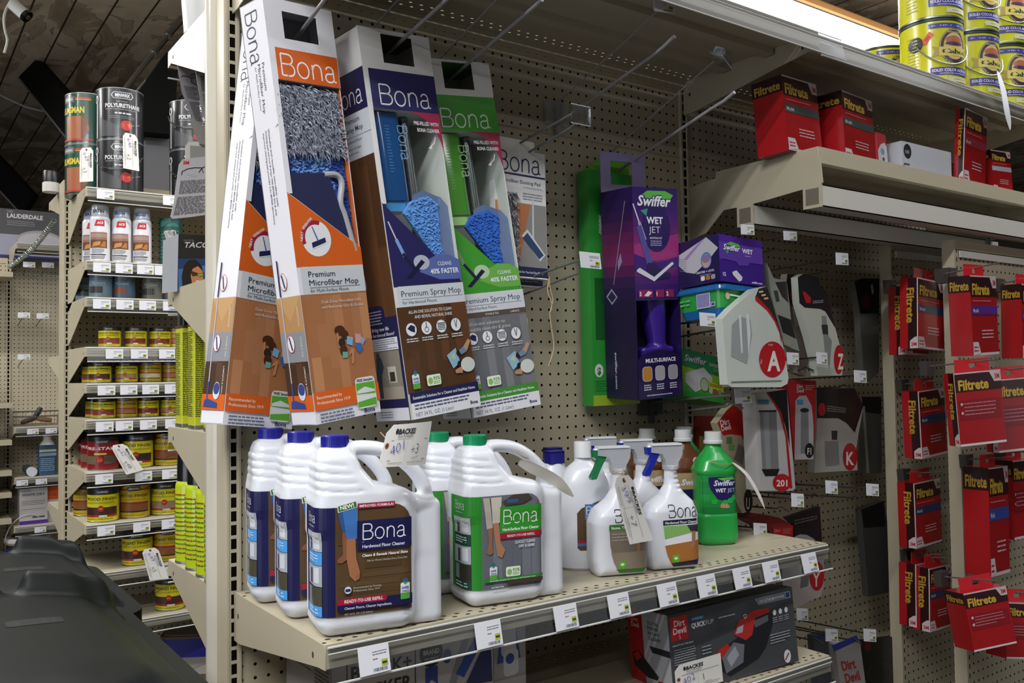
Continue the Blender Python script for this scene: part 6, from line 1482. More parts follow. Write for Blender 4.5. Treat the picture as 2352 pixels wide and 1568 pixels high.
# yellow paint cans on the top shelf
def cabot(pos, yaw, label, n=1, bail=True, group='yellow paint cans stacked on the top right shelf'):
    t = thing('paint_can', label, 'paint can', pos, (0, 0, yaw), group)
    b = B(); ye = mat('c8c81e', .22, 0, .03, 5, coat=.6); st = mat('8c8f90', .25, .85, .05, 8); R_ = 3.3; Hh = 7.6
    b.lathe([(0, .1), (R_ - .15, .1), (R_ + .05, 0), (R_ + .05, .2), (R_, .25)], st, 44); b.lathe([(R_, .25), (R_, Hh - .35)], ye, 44)
    b.lathe([(R_, Hh - .35), (R_ + .06, Hh - .3), (R_ + .06, Hh - .05), (R_ - .1, Hh), (R_ - .35, Hh - .05), (R_ - .4, Hh - .25), (0, Hh - .25)], mat('2c3d2c', .35, .4), 44)
    L = Lab(b, cyl(R_), off=.03, step=.003, seg=.3, coat=.5)
    L.rect(-2.2, 6.45, 2.6, 7.0, '3a348c'); L.lines(-1.9, 6.6, 2.3, 6.85, 1, 'aeb0d8', .5)
    L.ell(.6, 4.4, 1.75, 2.0, '3a2a30', 36); L.ring(.6, 4.4, 1.72, 1.95, .1, 'a8a080'); L.ell(.6, 4.45, 1.3, 1.5, 'c8b06a'); L.ell(.6, 5.1, 1.1, .5, 'a8604a'); L.ell(.6, 4.7, 1.15, .22, '4a3440')
    L.poly([(-1.9, 4.5), (-1.1, 4.3), (-1.1, 3.4), (-1.9, 3.3), (-1.6, 3.9)], 'a89446'); L.rect(-1.2, 3.35, 2.6, 4.35, 'cdbb62'); L.text('Cabot', -.9, 3.6, .55, '22362a', w=3.2, off=.04)
    L.text('PREMIUM QUALITY', -.2, 5.9, .17, 'd8d0c0', w=1.6)
    L.rect(-2.1, 1.25, 2.7, 2.1, '3a348c'); L.text('SOLID COLOR ACRYLIC', -1.95, 1.62, .32, 'd8d8ee', w=4.4, off=.03); L.lines(-1.2, 1.32, 2.4, 1.5, 1, 'c0c0e0', .5); L.rect(-.3, .5, 2.6, 1.05, 'c2c49c'); L.lines(.4, .68, 1.9, .88, 1, '8a8c70', .5)
    L.lines(-4.6, 1.0, -3.2, 6.0, 14, 'a0a018', .3)
    b.build('can', t)
    if bail:
        b = B(); b.lathe([(0, -.05), (.75, -.02), (.85, .0)], mat('18191c', .4), 20)
        me_rot = []
        a = math.radians(-90 - 62); c_, s__ = math.cos(a), math.sin(a)
        V = np.array(b.v); V2 = np.stack([R_ * c_ + c_ * (-V[:, 2] + .02) - s__ * V[:, 0], R_ * s__ + s__ * (-V[:, 2] + .02) + c_ * V[:, 0], 5.0 + V[:, 1]], 1); b.v = V2.tolist()
        b.build('ear', t)
        b = B(); P = []
        for k in range(13):
            an = math.radians(-152 + 124 * k / 12); P.append(((R_ + .25) * math.cos(an), (R_ + .25) * math.sin(an), 5.0 - 2.7 * math.sin(math.pi * k / 12) ** .8))
        b.tube(P, .09, mat('7d8074', .4, .3), 8); b.build('bail', t)
    return t
Zt = 34.8
c1 = cabot((71.7, -12.2, Zt), -28, 'yellow gallon paint can at the left end of the top right shelf, with a sticker')
nm = ['front stack, lower', 'front stack, upper']
dup(c1, (71.7, -12.2, Zt + 7.65), (0, 0, -28), 'yellow gallon paint can stacked on top of the leftmost one')
for i, x in enumerate((78.9, 86.1)):
    for k in range(2 if x < 90 else 1):
        dup(c1, (x, -12.6, Zt + 7.65 * k), (0, 0, -24 - 3 * i), 'yellow gallon paint can, %s stack from the left on the top right shelf, %s' % (['second', 'third'][i], ['bottom', 'top'][k]))
dup(c1, (74.5, -4.4, Zt), (0, 0, -30), 'yellow gallon paint can behind the front stacks, only its rim showing')
t, b, F_, L_ = carton_box('price_sticker', 'x', 'sticker', unp(2135, 70, Y=-15.9), (0, 0, 0), 1.0, .02, .5, 'd8502a') if 0 else (None, None, None, None)
b = B(); L = Lab(b, cyl(3.36), off=.04, seg=.3); L.rot = (-2.3, 5.4, .9); L.rect(-3.0, 5.15, -1.6, 5.75, 'e0552c'); L.rect(-2.6, 5.3, -2.0, 5.6, 'a8301c'); L.rot = None
o = b.build('price_sticker', None); place(o, (71.7, -12.2, Zt), (0, 0, -28)); tag(o, 'orange price sticker on the leftmost yellow paint can', 'sticker')
curled('white auction tag hanging off the front of the top right shelf', [unp(2293, 165, Y=-16.9), unp(2304, 205, Y=-17.1), unp(2312, 250, Y=-17.2), unp(2320, 298, Y=-17.0)], (1.7, .1, -.4), 'e6e6ea')

# sliding peg panels hanging from the tubes
for (nm, Y, x0, x1, zt) in (('rear', -7.2, 70.6, 93.0, 18.9), ('front', -14.7, 70.5, 93.2, 18.05)):
    t = thing('sliding_panel', '%s beige pegboard panel hanging from the %s tube, hung with red filter packs' % (nm, nm), 'display panel', (round(x0) + 11, Y, -50))
    og = (round(x0) + 11, Y, -50)
    b = B(); e = ENAMEL(); b.box(x0, x0 + .18, Y, Y + 1.4, -50, zt, e); b.box(x1 - .18, x1, Y, Y + 1.4, -50, zt, e); b.box(x0 + .18, x1 - .18, Y - .06, Y + 1.34, zt - 1.0, zt - .02, e)
    b.box(x0 + 1.0, x1, Y - .12, Y, zt - 1.9, zt - 1.15, mat('d8d6d0', .2, 0, .02, 4, coat=.5)); b.build('frame', t, og)
    b = B(); b.box(x0 + .9, x1 - .2, Y + .1, Y + .2, -50, zt - 1.9, PEG()); o = b.build('panel_sheet', t, og)
    b = B(); b.box(x0 + .1, x0 + .9, Y + .02, Y + .12, -50, zt - .1, e)
    for k in range(66): b.box(x0 + .42, x0 + .56, Y - .01, Y + .03, zt - 1.4 - k * 1.0, zt - .9 - k * 1.0, mat('1a1612', .8))
    b.build('slotted_strip', t, og)
    b = B(); b.box(x0 + 8.5, x0 + 9.1, Y + .5, Y + .8, zt, zt + (1.6 if nm == 'front' else 1.2), mat('7c8a80', .4, .5)); b.build('hanger_strap', t, og)
HK = 0
def pack(px, Y, yaw, Wd, D, H, label, roll=0, pitch=0, plain=False, tab=True, stripe='263a6a', hk=True, word=True):
    p = unp(*px, Y=Y); M = eul(roll, pitch, yaw); c = p + M @ np.array([Wd / 2, 0, 0])
    filt_box('filter_pack', label, tuple(c), (roll, pitch, yaw), Wd, D, H, stripe=stripe, tab=tab, plain=plain, group='red filter packs hanging on the sliding panels', word=word)
    if hk:
        top = c + M @ np.array([0, D * .4, H + 1.0]); yb_ = -14.7 if Y < -13 else -7.2
        hk_t = thing('panel_hook', 'wire hook of the ' + label.replace('red filter pack', 'pack'), 'hook', (top[0], yb_, top[2] - .4), group='wire hooks on the sliding panels')
        og = (top[0], yb_, top[2] - .4)
        b = B(); b.tube([(top[0], yb_, top[2] - .5), (top[0], top[1] - 2.6, top[2] + .15)], .08, mat('6a6460', .4, .4), 8); b.build('hook_rod', hk_t, og)
        b = B(); b.prism([(top[0] - .6, top[2] - 1.4), (top[0] + .6, top[2] - 1.4), (top[0] + .8, top[2] + .1), (top[0] - .8, top[2] + .1)], yb_ - .8, yb_, mat('3d3834', .6), 'y'); b.build('hook_base', hk_t, og)
pack((2236, 817), -19.5, 3, 5.9, 2.2, 8.1, 'red filter pack with purple and green stripes, top left of the front panel', -2, stripe='5b2c8c')
pack((2349, 822), -19.0, 0, 5.9, 2.2, 8.1, 'red filter pack at the right edge, top row of the front panel', 2, stripe='5b2c8c')
pack((2207, 1026), -19.5, -24, 5.2, 1.6, 7.2, 'red filter pack with brown text panel, second row left on the front panel', -4, plain=True)
pack((2295, 1040), -19.0, -20, 5.2, 1.6, 7.6, 'red filter pack with brown text panel, second row right on the front panel', -3, plain=True)
pack((2276, 1326), -18.5, 2, 4.4, 2.6, 11.2, 'tall red filter pack with blue stripe, third row of the front panel', 1, stripe='3a4c9c')
pack((2330, 1240), -17.4, 0, 4.4, 2.2, 8.6, 'red filter pack cut by the right edge, third row of the front panel', 1, plain=True)
pack((2238, 1497), -19.5, -24, 4.9, 2.8, 5.6, 'small red filter pack seen from above, bottom left of the front panel', -6, -6, plain=True)
pack((2312, 1512), -19.5, -22, 4.9, 2.8, 5.6, 'small red filter pack seen from above, bottom right of the front panel', 6, -6, plain=True)
pack((2082, 814), -11.0, 3, 5.0, 2.0, 7.6, 'red filter pack behind another, top row of the rear panel', 2)
pack((2109, 799), -13.2, 3, 5.8, 2.0, 7.6, 'red filter pack in front, top row of the rear panel', 3)
pack((2119, 1054), -11.2, 3, 5.8, 2.0, 7.5, 'red filter pack alone in the second row of the rear panel', -3)
pack((2106, 1260), -10.5, 3, 5.8, 2.0, 7.2, 'red filter pack alone in the third row of the rear panel', -1)
pack((2106, 1441), -10.0, 3, 4.6, 2.0, 6.9, 'left red filter pack in the bottom row of the rear panel', 2)
pack((2137, 1452), -11.5, 3, 4.8, 2.0, 6.9, 'right red filter pack in the bottom row of the rear panel', 2)

# vacuum bags and filters hanging on the second bay
def K1(u, v): return (1540 + u / 3.0154, 480 + v / 3.0154)
def K2(u, v): return (1600 + u / 3.136, 850 + v / 3.136)
def K3(u, v): return (1620 + u / 5.226, 600 + v / 5.226)
def K4(u, v): return (1700 + u / 7.84, 1150 + v / 7.84)
film = clear('dfe4e2', .07, .12, 'clear_bag_film')
def bagE(K, cx, cy, rx, ry, n=24): return [K(cx + rx * math.cos(2 * math.pi * k / n), cy + ry * math.sin(2 * math.pi * k / n)) for k in range(n)]
s = Sheet('vacuum_bag_pack', 'white vacuum bag pack with a large red letter A, in front', 'vacuum bags', -13.2, [K3(*p) for p in ((205, 690), (330, 560), (600, 330), (740, 300), (800, 480), (890, 800), (960, 1150), (1000, 1400), (985, 1470), (910, 1510), (320, 1510), (270, 1480))], 'c6cbc4', .9, rough=.3, coat=.4)
s.poly([K3(*p) for p in ((600, 430), (640, 330), (740, 300), (800, 480), (890, 800), (935, 1000), (912, 920), (870, 760), (770, 580))], '2c2624').poly([K3(*p) for p in ((598, 420), (625, 425), (770, 580), (870, 760), (915, 930), (915, 1010), (890, 860), (830, 720), (740, 590), (602, 470))], 'b01c24')
s.poly([K3(*p) for p in ((320, 760), (420, 660), (540, 700), (560, 880), (500, 1230), (310, 1140))], '9aa0a0').poly([K3(*p) for p in ((400, 640), (430, 640), (450, 1100), (430, 1100))], 'd8dcdc').poly([K3(*p) for p in ((490, 630), (520, 630), (545, 860), (520, 1180))], 'd8dcdc')
s.poly([K3(*p) for p in ((310, 1440), (915, 1425), (915, 1440), (310, 1458))], '6f7a6c'); s.poly(bagE(K3, 805, 1175, 160, 215), 'b01820')
s.text('A', *K3(745, 1310), 46, 'e2ded8', w=30, off=.03); s.text('Type', *K3(672, 1240), 4.5, 'e2c8c8', rot=-80); s.text('bags', *K3(760, 1010), 4.5, 'e2c8c8', rot=-5)
for p in ((640, 360), (670, 400), (700, 440)): s.poly([K3(p[0], p[1]), K3(p[0] + 50, p[1] - 10), K3(p[0] + 60, p[1] + 10), K3(p[0] + 10, p[1] + 20)], 'd9b884')
s.done()
s = Sheet('vacuum_bag_pack', 'white vacuum bag pack with a red letter Z and black header', 'vacuum bags', -11.5, [K3(*p) for p in ((1110, 190), (1180, 150), (1360, 190), (1385, 300), (1460, 380), (1560, 800), (1660, 1180), (1640, 1370), (1350, 1372), (1325, 1200), (1250, 900), (1130, 500))], 'b5b9ae', .8, rough=.35, coat=.4)
s.poly([K3(*p) for p in ((1110, 190), (1180, 150), (1360, 190), (1385, 300), (1460, 380), (1560, 800), (1440, 600), (1380, 570), (1195, 555), (1130, 500))], '17161a').poly([K3(*p) for p in ((1165, 360), (1200, 365), (1270, 440), (1265, 500), (1210, 500))], 'a81c24')
s.poly([K3(*p) for p in ((1395, 655), (1450, 650), (1480, 900), (1520, 950), (1490, 1290), (1440, 1130))], '7d8482').poly([K3(*p) for p in ((1395, 760), (1470, 760), (1475, 880), (1410, 870))], '2c2e30'); s.poly(bagE(K3, 1602, 1178, 58, 175), 'a8161e'); s.text('Z', *K3(1590, 1290), 36, 'ded8d2', w=13, off=.03); s.lines([K3(*p) for p in ((1290, 470), (1420, 460), (1420, 500), (1290, 510))], 2, '9a9a9c'); s.done()
s = Sheet('vacuum_bag_pack', 'slim pinkish vacuum bag pack with black header, between the A and Z packs', 'vacuum bags', -9.5, [K3(*p) for p in ((985, 150), (1120, 165), (1150, 400), (1180, 760), (1240, 1190), (1200, 1380), (1090, 1340), (1010, 800), (960, 350))], '8d7f78', .8)
s.poly([K3(*p) for p in ((985, 150), (1120, 165), (1150, 400), (1140, 540), (1040, 540), (960, 350))], '131114').poly([K3(*p) for p in ((1040, 545), (1150, 545), (1175, 770), (1080, 780))], 'a3a594').poly(bagE(K3, 1060, 420, 50, 70), '6a1a1e').poly([K3(*p) for p in ((1090, 660), (1150, 660), (1165, 720), (1110, 730))], '5a8a4a'); s.done()
s = Sheet('vacuum_bag_pack', 'narrow grey vacuum bag pack right behind the A pack', 'vacuum bags', -10.8, [K3(*p) for p in ((740, 20), (820, 200), (980, 240), (1030, 700), (1100, 950), (1130, 1080), (960, 1010), (860, 640), (790, 400))], '8d9088', .6, coat=.5)
s.poly([K3(*p) for p in ((840, 250), (980, 240), (1000, 500), (920, 420))], '242220').poly([K3(*p) for p in ((870, 640), (1030, 700), (1090, 930), (930, 850))], '1d1b1c').poly([K3(*p) for p in ((930, 920), (1030, 950), (1020, 1030), (950, 1000))], '9a958c').poly([K3(*p) for p in ((820, 350), (870, 350), (890, 480), (850, 480))], '3a3c3c'); s.done()
s = Sheet('vacuum_bag_pack', 'black-topped grey vacuum bag pack beside the rear panel edge, upper row', 'vacuum bags', -4, [K1(*p) for p in ((1275, 500), (1330, 480), (1445, 480), (1445, 1130), (1380, 1190), (1340, 1150), (1310, 740))], '6c6a66', .8)
s.poly([K1(*p) for p in ((1275, 500), (1330, 480), (1445, 480), (1445, 720), (1318, 725))], '0f0e10').poly(bagE(K1, 1358, 640, 34, 48), '4a1418').poly([K1(*p) for p in ((1385, 530), (1400, 515), (1410, 580), (1395, 590))], 'aab4bc'); s.done()
s = Sheet('filter_carton', 'white vacuum filter carton marked 201 with a grey cylinder picture', 'vacuum filter', -10.5, [K2(*p) for p in ((422, 175), (520, 140), (650, 135), (665, 300), (712, 850), (690, 868), (455, 868))], 'b4b0b0', 1.6, rough=.35)
s.poly([K2(*p) for p in ((500, 160), (650, 135), (660, 330), (672, 560), (640, 400), (600, 300), (550, 210))], '141214').poly([K2(*p) for p in ((500, 160), (520, 168), (610, 300), (655, 480), (690, 850), (672, 850), (640, 480), (595, 310), (540, 215))], 'a01a20')
s.poly([K2(*p) for p in ((455, 300), (575, 300), (592, 715), (475, 718))], '77787a').poly([K2(*p) for p in ((480, 300), (520, 300), (535, 715), (500, 715))], '8c8d8f').poly([K2(*p) for p in ((445, 290), (575, 286), (575, 300), (450, 302))], '1a1a1c').poly([K2(*p) for p in ((468, 712), (598, 710), (580, 760), (495, 762))], '1a1a1c').poly([K2(*p) for p in ((440, 212), (520, 212), (520, 245), (440, 245))], '4a7088')
s.poly(bagE(K2, 615, 808, 66, 62), 'a8181e'); s.text('201', *K2(615, 835), 15, 'ded4ce', w=25, off=.03, al='C'); s.done()
s = Sheet('filter_carton', 'red and white vacuum filter carton marked F1', 'vacuum filter', -8.8, [K2(*p) for p in ((655, 80), (700, 66), (860, 75), (855, 350), (840, 640), (705, 648), (690, 500))], 'a8181e', 1.4)
s.poly([K2(*p) for p in ((712, 220), (740, 185), (790, 182), (830, 260), (842, 400), (840, 640), (705, 645))], 'b0aeb0').poly([K2(*p) for p in ((752, 300), (805, 300), (810, 600), (750, 600))], '7c7d80').poly(bagE(K2, 778, 288, 32, 16), '1a1a1c').poly([K2(*p) for p in ((722, 212), (768, 212), (768, 248), (722, 248))], '4a8ab0').poly(bagE(K2, 812, 578, 32, 54), '141416'); s.text('F1', *K2(798, 605), 15, 'd8d4d0', w=9, off=.02); s.text('Dirt', *K2(722, 130), 9, 'dcc8c8', w=14, off=.02); s.text('Devil', *K2(722, 160), 9, 'dcc8c8', w=16, off=.02); s.lines([K2(*p) for p in ((785, 105), (850, 105), (850, 145), (785, 145))], 3, 'd8b4b4'); s.done()
s = Sheet('vacuum_bag_pack', 'white vacuum bag pack with a red letter K, black header', 'vacuum bags', -6.5, [K2(*p) for p in ((865, 130), (1140, 130), (1200, 260), (1150, 560), (1160, 720), (850, 738), (868, 345))], 'a5a29c', .9, coat=.3)
s.poly([K2(*p) for p in ((865, 130), (1140, 130), (1200, 260), (1140, 450), (1080, 380), (1020, 345), (868, 345))], '121012').poly(bagE(K2, 903, 283, 28, 46), 'a81c24').poly([K2(*p) for p in ((922, 510), (1020, 510), (1030, 680), (930, 692))], '7a7a78').poly([K2(*p) for p in ((972, 435), (1015, 435), (1012, 500), (975, 500))], '242424').poly(bagE(K2, 1105, 622, 52, 98), 'a0151c'); s.text('K', *K2(1078, 680), 30, 'd8ccc4', w=18, off=.03); s.lines([K2(*p) for p in ((940, 250), (1080, 270), (1080, 310), (940, 300))], 3, '8a8888'); s.done()
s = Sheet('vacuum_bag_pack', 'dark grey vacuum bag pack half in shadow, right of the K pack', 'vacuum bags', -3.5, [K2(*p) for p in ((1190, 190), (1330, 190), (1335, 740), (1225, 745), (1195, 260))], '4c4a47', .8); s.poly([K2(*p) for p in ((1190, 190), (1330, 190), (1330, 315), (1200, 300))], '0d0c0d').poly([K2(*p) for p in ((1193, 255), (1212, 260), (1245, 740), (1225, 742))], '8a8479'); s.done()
s = Sheet('vacuum_bag_pack', 'red and cream vacuum bag pack with a black U oval, behind the green bottle', 'vacuum bags', -7.5, [K2(*p) for p in ((150, 380), (215, 290), (270, 240), (350, 320), (385, 500), (405, 700), (395, 1010), (330, 1030), (260, 900), (200, 520))], 'a89f86', .9, coat=.3)
s.poly([K2(*p) for p in ((150, 380), (215, 290), (270, 240), (350, 320), (400, 620), (370, 560), (320, 470), (250, 460), (190, 470))], 'a81a18').poly([K2(*p) for p in ((215, 480), (255, 480), (255, 530), (215, 530))], '5a7a4c').poly([K2(*p) for p in ((230, 535), (272, 535), (272, 575), (230, 575))], '5c9a4a').poly([K2(*p) for p in ((300, 530), (350, 560), (330, 680), (270, 640))], '6f6a62').poly(bagE(K2, 372, 940, 32, 85), '101012'); s.text('U', *K2(358, 1000), 28, 'd8c8b8', w=8); s.text('Dirt', *K2(175, 400), 13, 'dccaca', w=22, off=.03, rot=-12); s.text('Devil', *K2(182, 438), 12, 'dccaca', w=22, off=.03, rot=-12); s.done()
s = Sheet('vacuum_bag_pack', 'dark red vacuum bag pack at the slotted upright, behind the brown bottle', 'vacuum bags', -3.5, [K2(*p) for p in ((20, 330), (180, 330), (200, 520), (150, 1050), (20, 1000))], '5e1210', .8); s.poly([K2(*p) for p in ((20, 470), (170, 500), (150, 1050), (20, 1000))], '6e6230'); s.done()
s = Sheet('vacuum_bag_pack', 'black header card with a pale bag below, hanging right of the red carton', 'vacuum bags', -7.8, [K4(*p) for p in ((835, 300), (1435, 100), (1475, 690), (1460, 900), (1000, 900), (960, 420))], '0c0b0d', .5); s.poly([K4(*p) for p in ((985, 640), (1080, 600), (1200, 610), (1340, 690), (1400, 900), (1000, 900))], '8c8a88'); s.lines([K4(*p) for p in ((980, 330), (1400, 250), (1400, 330), (980, 440))], 2, '5a5a5e'); s.done()
s = Sheet('filter_carton', 'small red vacuum filter carton behind the shelf, right of the green bottle', 'vacuum filter', -8.2, [K4(*p) for p in ((190, 330), (330, 230), (520, 260), (700, 300), (955, 440), (955, 640), (600, 640), (480, 480))], '6a1412', 2.2); s.poly([K4(*p) for p in ((600, 480), (955, 440), (955, 640), (600, 640))], '9c1418').poly([K4(*p) for p in ((520, 260), (700, 300), (955, 440), (600, 480), (430, 380))], '7c1c18'); s.text('Dirt', *K4(615, 560), 7, 'b89a9c', w=14); s.lines([K4(*p) for p in ((770, 500), (930, 490), (930, 590), (770, 600))], 4, 'b06a6c'); s.done()
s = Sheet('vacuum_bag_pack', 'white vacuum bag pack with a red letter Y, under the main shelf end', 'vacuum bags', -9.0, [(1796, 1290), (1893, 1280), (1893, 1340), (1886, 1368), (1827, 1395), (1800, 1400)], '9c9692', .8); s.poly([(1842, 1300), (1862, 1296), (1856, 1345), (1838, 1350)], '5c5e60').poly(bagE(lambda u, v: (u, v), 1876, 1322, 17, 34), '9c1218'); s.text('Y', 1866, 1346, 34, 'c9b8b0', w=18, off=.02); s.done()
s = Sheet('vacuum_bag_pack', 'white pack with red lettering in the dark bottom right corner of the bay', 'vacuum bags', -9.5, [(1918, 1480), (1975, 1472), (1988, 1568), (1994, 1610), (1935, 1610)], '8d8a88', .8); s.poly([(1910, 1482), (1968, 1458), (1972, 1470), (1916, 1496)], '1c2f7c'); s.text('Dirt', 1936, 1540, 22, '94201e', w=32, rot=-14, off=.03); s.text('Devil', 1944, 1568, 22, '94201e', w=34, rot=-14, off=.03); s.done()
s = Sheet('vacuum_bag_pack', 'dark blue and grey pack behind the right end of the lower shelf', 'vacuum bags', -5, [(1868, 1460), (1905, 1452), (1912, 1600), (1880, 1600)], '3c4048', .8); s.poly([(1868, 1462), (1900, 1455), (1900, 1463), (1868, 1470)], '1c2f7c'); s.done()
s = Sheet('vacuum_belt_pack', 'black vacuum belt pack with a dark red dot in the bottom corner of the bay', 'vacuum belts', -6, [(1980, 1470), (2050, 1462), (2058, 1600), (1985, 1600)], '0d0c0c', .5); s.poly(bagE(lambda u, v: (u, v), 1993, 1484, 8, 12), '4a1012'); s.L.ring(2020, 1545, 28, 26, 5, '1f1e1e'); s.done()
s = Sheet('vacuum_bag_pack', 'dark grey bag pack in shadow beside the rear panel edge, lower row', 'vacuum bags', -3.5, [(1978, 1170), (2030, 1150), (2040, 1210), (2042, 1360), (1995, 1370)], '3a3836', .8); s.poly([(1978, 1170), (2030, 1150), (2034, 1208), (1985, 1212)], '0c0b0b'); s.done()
# hooks with tickets in the second bay
g = 'tickets on the wire hooks of the dark second bay'
for i, (cx, cy, w, h, Y, lb) in enumerate(((1820, 823, 27, 27, -13.0, 'left of the pair below the A pack'), (1887, 822, 24, 26, -12.5, 'in front of the Z pack'), (1975, 864, 28, 27, -12.5, 'beside the panel edge, right of the Z pack'),
        (1909, 1118, 27, 29, -12.5, 'below the K pack'), (2003, 1124, 28, 27, -12.5, 'right of the one below the K pack'), (1831, 1148, 28, 30, -12.5, 'below the 201 carton'), (1745, 1215, 30, 28, -9.5, 'just above the main shelf, right of the green bottle'),
        (1933, 594, 28, 27, -13.5, 'shiny in light, high in the dark bay'), (1716, 527, 30, 22, -12.5, 'under the left end of the rear tube'), (1814, 541, 30, 20, -12.5, 'under the rear tube, second from its left end'),
        (1841, 1410, 26, 27, -12.0, 'right of the dark grey vacuum carton'), (1909, 1458, 28, 28, -11.5, 'in the bottom corner, left of two'), (1997, 1458, 28, 28, -11.5, 'in the bottom corner, right of two'))):
    px_ticket((cx - w / 2, cy - h / 2 - 1), (cx + w / 2, cy - h / 2 + 1), (cx - w / 2 + 1, cy + h / 2), Y, 'ticket on a hook ' + lb, g)
    p = unp(cx, cy, Y=Y + .1)
    hook('display_hook', 'thin dark hook behind the ticket ' + lb, [(p[0], 0, p[2] - .5), (p[0], Y + .2, p[2] + .1)], .08, [(p[0] + .2, -.0, p[2] - 1.6), (p[0] + .2, Y + 2.6, p[2] - 1.1), (p[0] + .2, Y + 2.1, p[2] - .85), (p[0] + .2, Y + 1.2, p[2] - 1.2)], .08, '2c2a28', plate=None, group='wire hooks in the dark second bay')
# ================================================================ rack across the aisle: cans
def can_mesh(R_, Hh, body, lid, style, sw='6b4426', sq=False, lab2=None):
    """returns list of (part name, builder) for one labelled round can"""
    b = B(); bm_ = mat(body, .3, 0, .04, 6, coat=.4); st = mat('7d8082', .3, .8, .05, 8)
    b.lathe([(0, .08), (R_ - .06, .08), (R_ + .03, 0), (R_ + .03, .12), (R_, .15)], st, 28); b.lathe([(R_, .15), (R_, Hh - .12)], bm_, 28)
    k = Hh / 4.9; L = Lab(b, cyl(R_), off=.02, step=.003, seg=.3, coat=.3)
    w = R_ * 1.25
    if style in ('wf', 'wfd', 'wfg'):
        L.rect(-R_ * 3.14, Hh - .95 * k, R_ * 3.14, Hh - .1, '17181a') if style != 'wfd' else L.rect(-w, Hh - .75 * k, w, Hh - .55 * k, '8a1a1e')
        L.poly([(-.85 * k + .1, Hh - .45 * k), (-.65 * k + .1, Hh - .2 * k), (1.25 * k - .1, Hh - .2 * k), (1.4 * k - .1, Hh - .5 * k), (1.25 * k - .1, Hh - .85 * k), (-.65 * k + .1, Hh - .85 * k)], '34363c')
        L.text('MINWAX', .35 * k, Hh - .68 * k, .28 * k, 'b4b6bc', w=1.5 * k, al='C', off=.02)
        L.text('WOOD FINISH', 0.05, Hh - 1.75 * k, .42 * k, '3a3a10', w=w * 1.75, al='C', off=.015)
        L.lines(-w * .8, Hh - 2.25 * k, w * .85, Hh - 1.95 * k, 2, '7c7a1a', .35)
        L.rect(-w * .95, 1.05 * k, w * .95, 2.15 * k, sw)
        if style == 'wfd': L.rect(-w * .95, 2.15 * k, w * .95, 2.4 * k, '8f1a20'); L.rect(-w * .95, .92 * k, w * .95, 1.08 * k, '15120e')
        else:
            L.rect(-w * .95, .78 * k, w * .95, 1.05 * k, '9c1c20'); L.ell(.15 * k, 1.95 * k, .42 * k, .42 * k, '9c1c20'); L.lines(-.1 * k, 1.8 * k, .4 * k, 2.1 * k, 2, 'c89a3a', .5)
            L.poly(rrect(-.1 * k, .72 * k, 1.0 * k, 1.02 * k, .1 * k, 2), 'c4c2b4')
        L.lines(-w * .9, .35 * k, w * .7, .6 * k, 1, '6c7a1c', .4)
    elif style == 'pre':
        L.rect(-R_ * 3.14, Hh - .7, R_ * 3.14, Hh - .1, '14161a'); L.poly([(-.8, Hh - .75), (-.5, Hh - .45), (1.1, Hh - .45), (1.4, Hh - .75), (1.1, Hh - 1.1), (-.5, Hh - 1.1)], '3a3c42'); L.text('MINWAX', .3, Hh - .92, .3, 'aeb0b8', w=1.5, al='C', off=.02)
        L.text('PRE-STAIN', .1, Hh - 1.95, .45, 'e0c8c0', w=w * 1.7, al='C', off=.02); L.line([(-w, Hh - 1.45), (w, Hh - 1.45)], .08, 'd0a888'); L.rect(-.8, Hh - 2.65, .9, Hh - 2.4, 'c8b44a')
        L.rect(-w * .95, .9, -.5, 2.1, '6a5a48'); L.rect(.55, .9, w * .9, 2.1, '55453a'); L.ell(.05, 1.5, .42, .42, 'b02824'); L.lines(-.2, 1.35, .3, 1.65, 2, 'c89a3a', .5); L.rect(-R_ * 1.4, .25, R_ * 1.4, .5, '8a1a20'); L.rect(-R_ * 1.45, .8, -R_ * 1.3, 1.8, 'c4b8b8')
    elif style == 'poly':
        L.rect(-R_ * 1.25, .3, -R_ * 1.12, Hh - 1.9, 'c0c2c6'); L.line([(-R_ * 1.1, Hh - 1.15), (-1.0, Hh - 1.15)], .09, '9c2420')
        L.poly([(-1.2, Hh - 1.15), (-.8, Hh - .65), (1.7, Hh - .65), (2.0, Hh - 1.15), (1.7, Hh - 1.65), (-.8, Hh - 1.65)], 'b9bbc0'); L.poly([(-1.08, Hh - 1.15), (-.74, Hh - .73), (1.64, Hh - .73), (1.88, Hh - 1.15), (1.64, Hh - 1.57), (-.74, Hh - 1.57)], '1c1d20')
        L.text('MINWAX', .45, Hh - 1.4, .52, 'd0d2d8', w=2.0, al='C', off=.03); L.text('FAST-DRYING', .4, Hh - 2.2, .2, 'a6a8ae', w=1.5, al='C'); L.text('POLYURETHANE', .55, Hh - 3.0, .62, 'c9cbd0', w=5.2, al='C', off=.03)
        L.lines(-2.0, Hh - 3.4, 2.6, Hh - 3.15, 1, '8a8c92', .4); L.text('Long-wearing finish', .5, Hh - 3.95, .26, 'c0c2c8', w=2.6, al='C', off=.02) if 0 else L.lines(-.6, Hh - 4.0, 1.8, Hh - 3.7, 1, 'c0c2c8', .7); L.lines(-1.4, Hh - 4.7, 2.4, Hh - 4.2, 2, '8a8c92', .25)
        L.line([(-2.8, Hh - 4.2), (.4, 2.0)], .07, '9a9ca0'); L.poly([(-2.9, Hh - 4.6), (.3, 1.8), (.3, .4), (-2.9, .4)], '3c3e42'); L.ell(1.0, 2.1, .8, .75, 'a8221e'); L.lines(.6, 1.8, 1.5, 2.4, 2, 'd8a83a', .6); L.line([(1.8, 2.2), (3.2, 2.6)], .07, '9a9ca0')
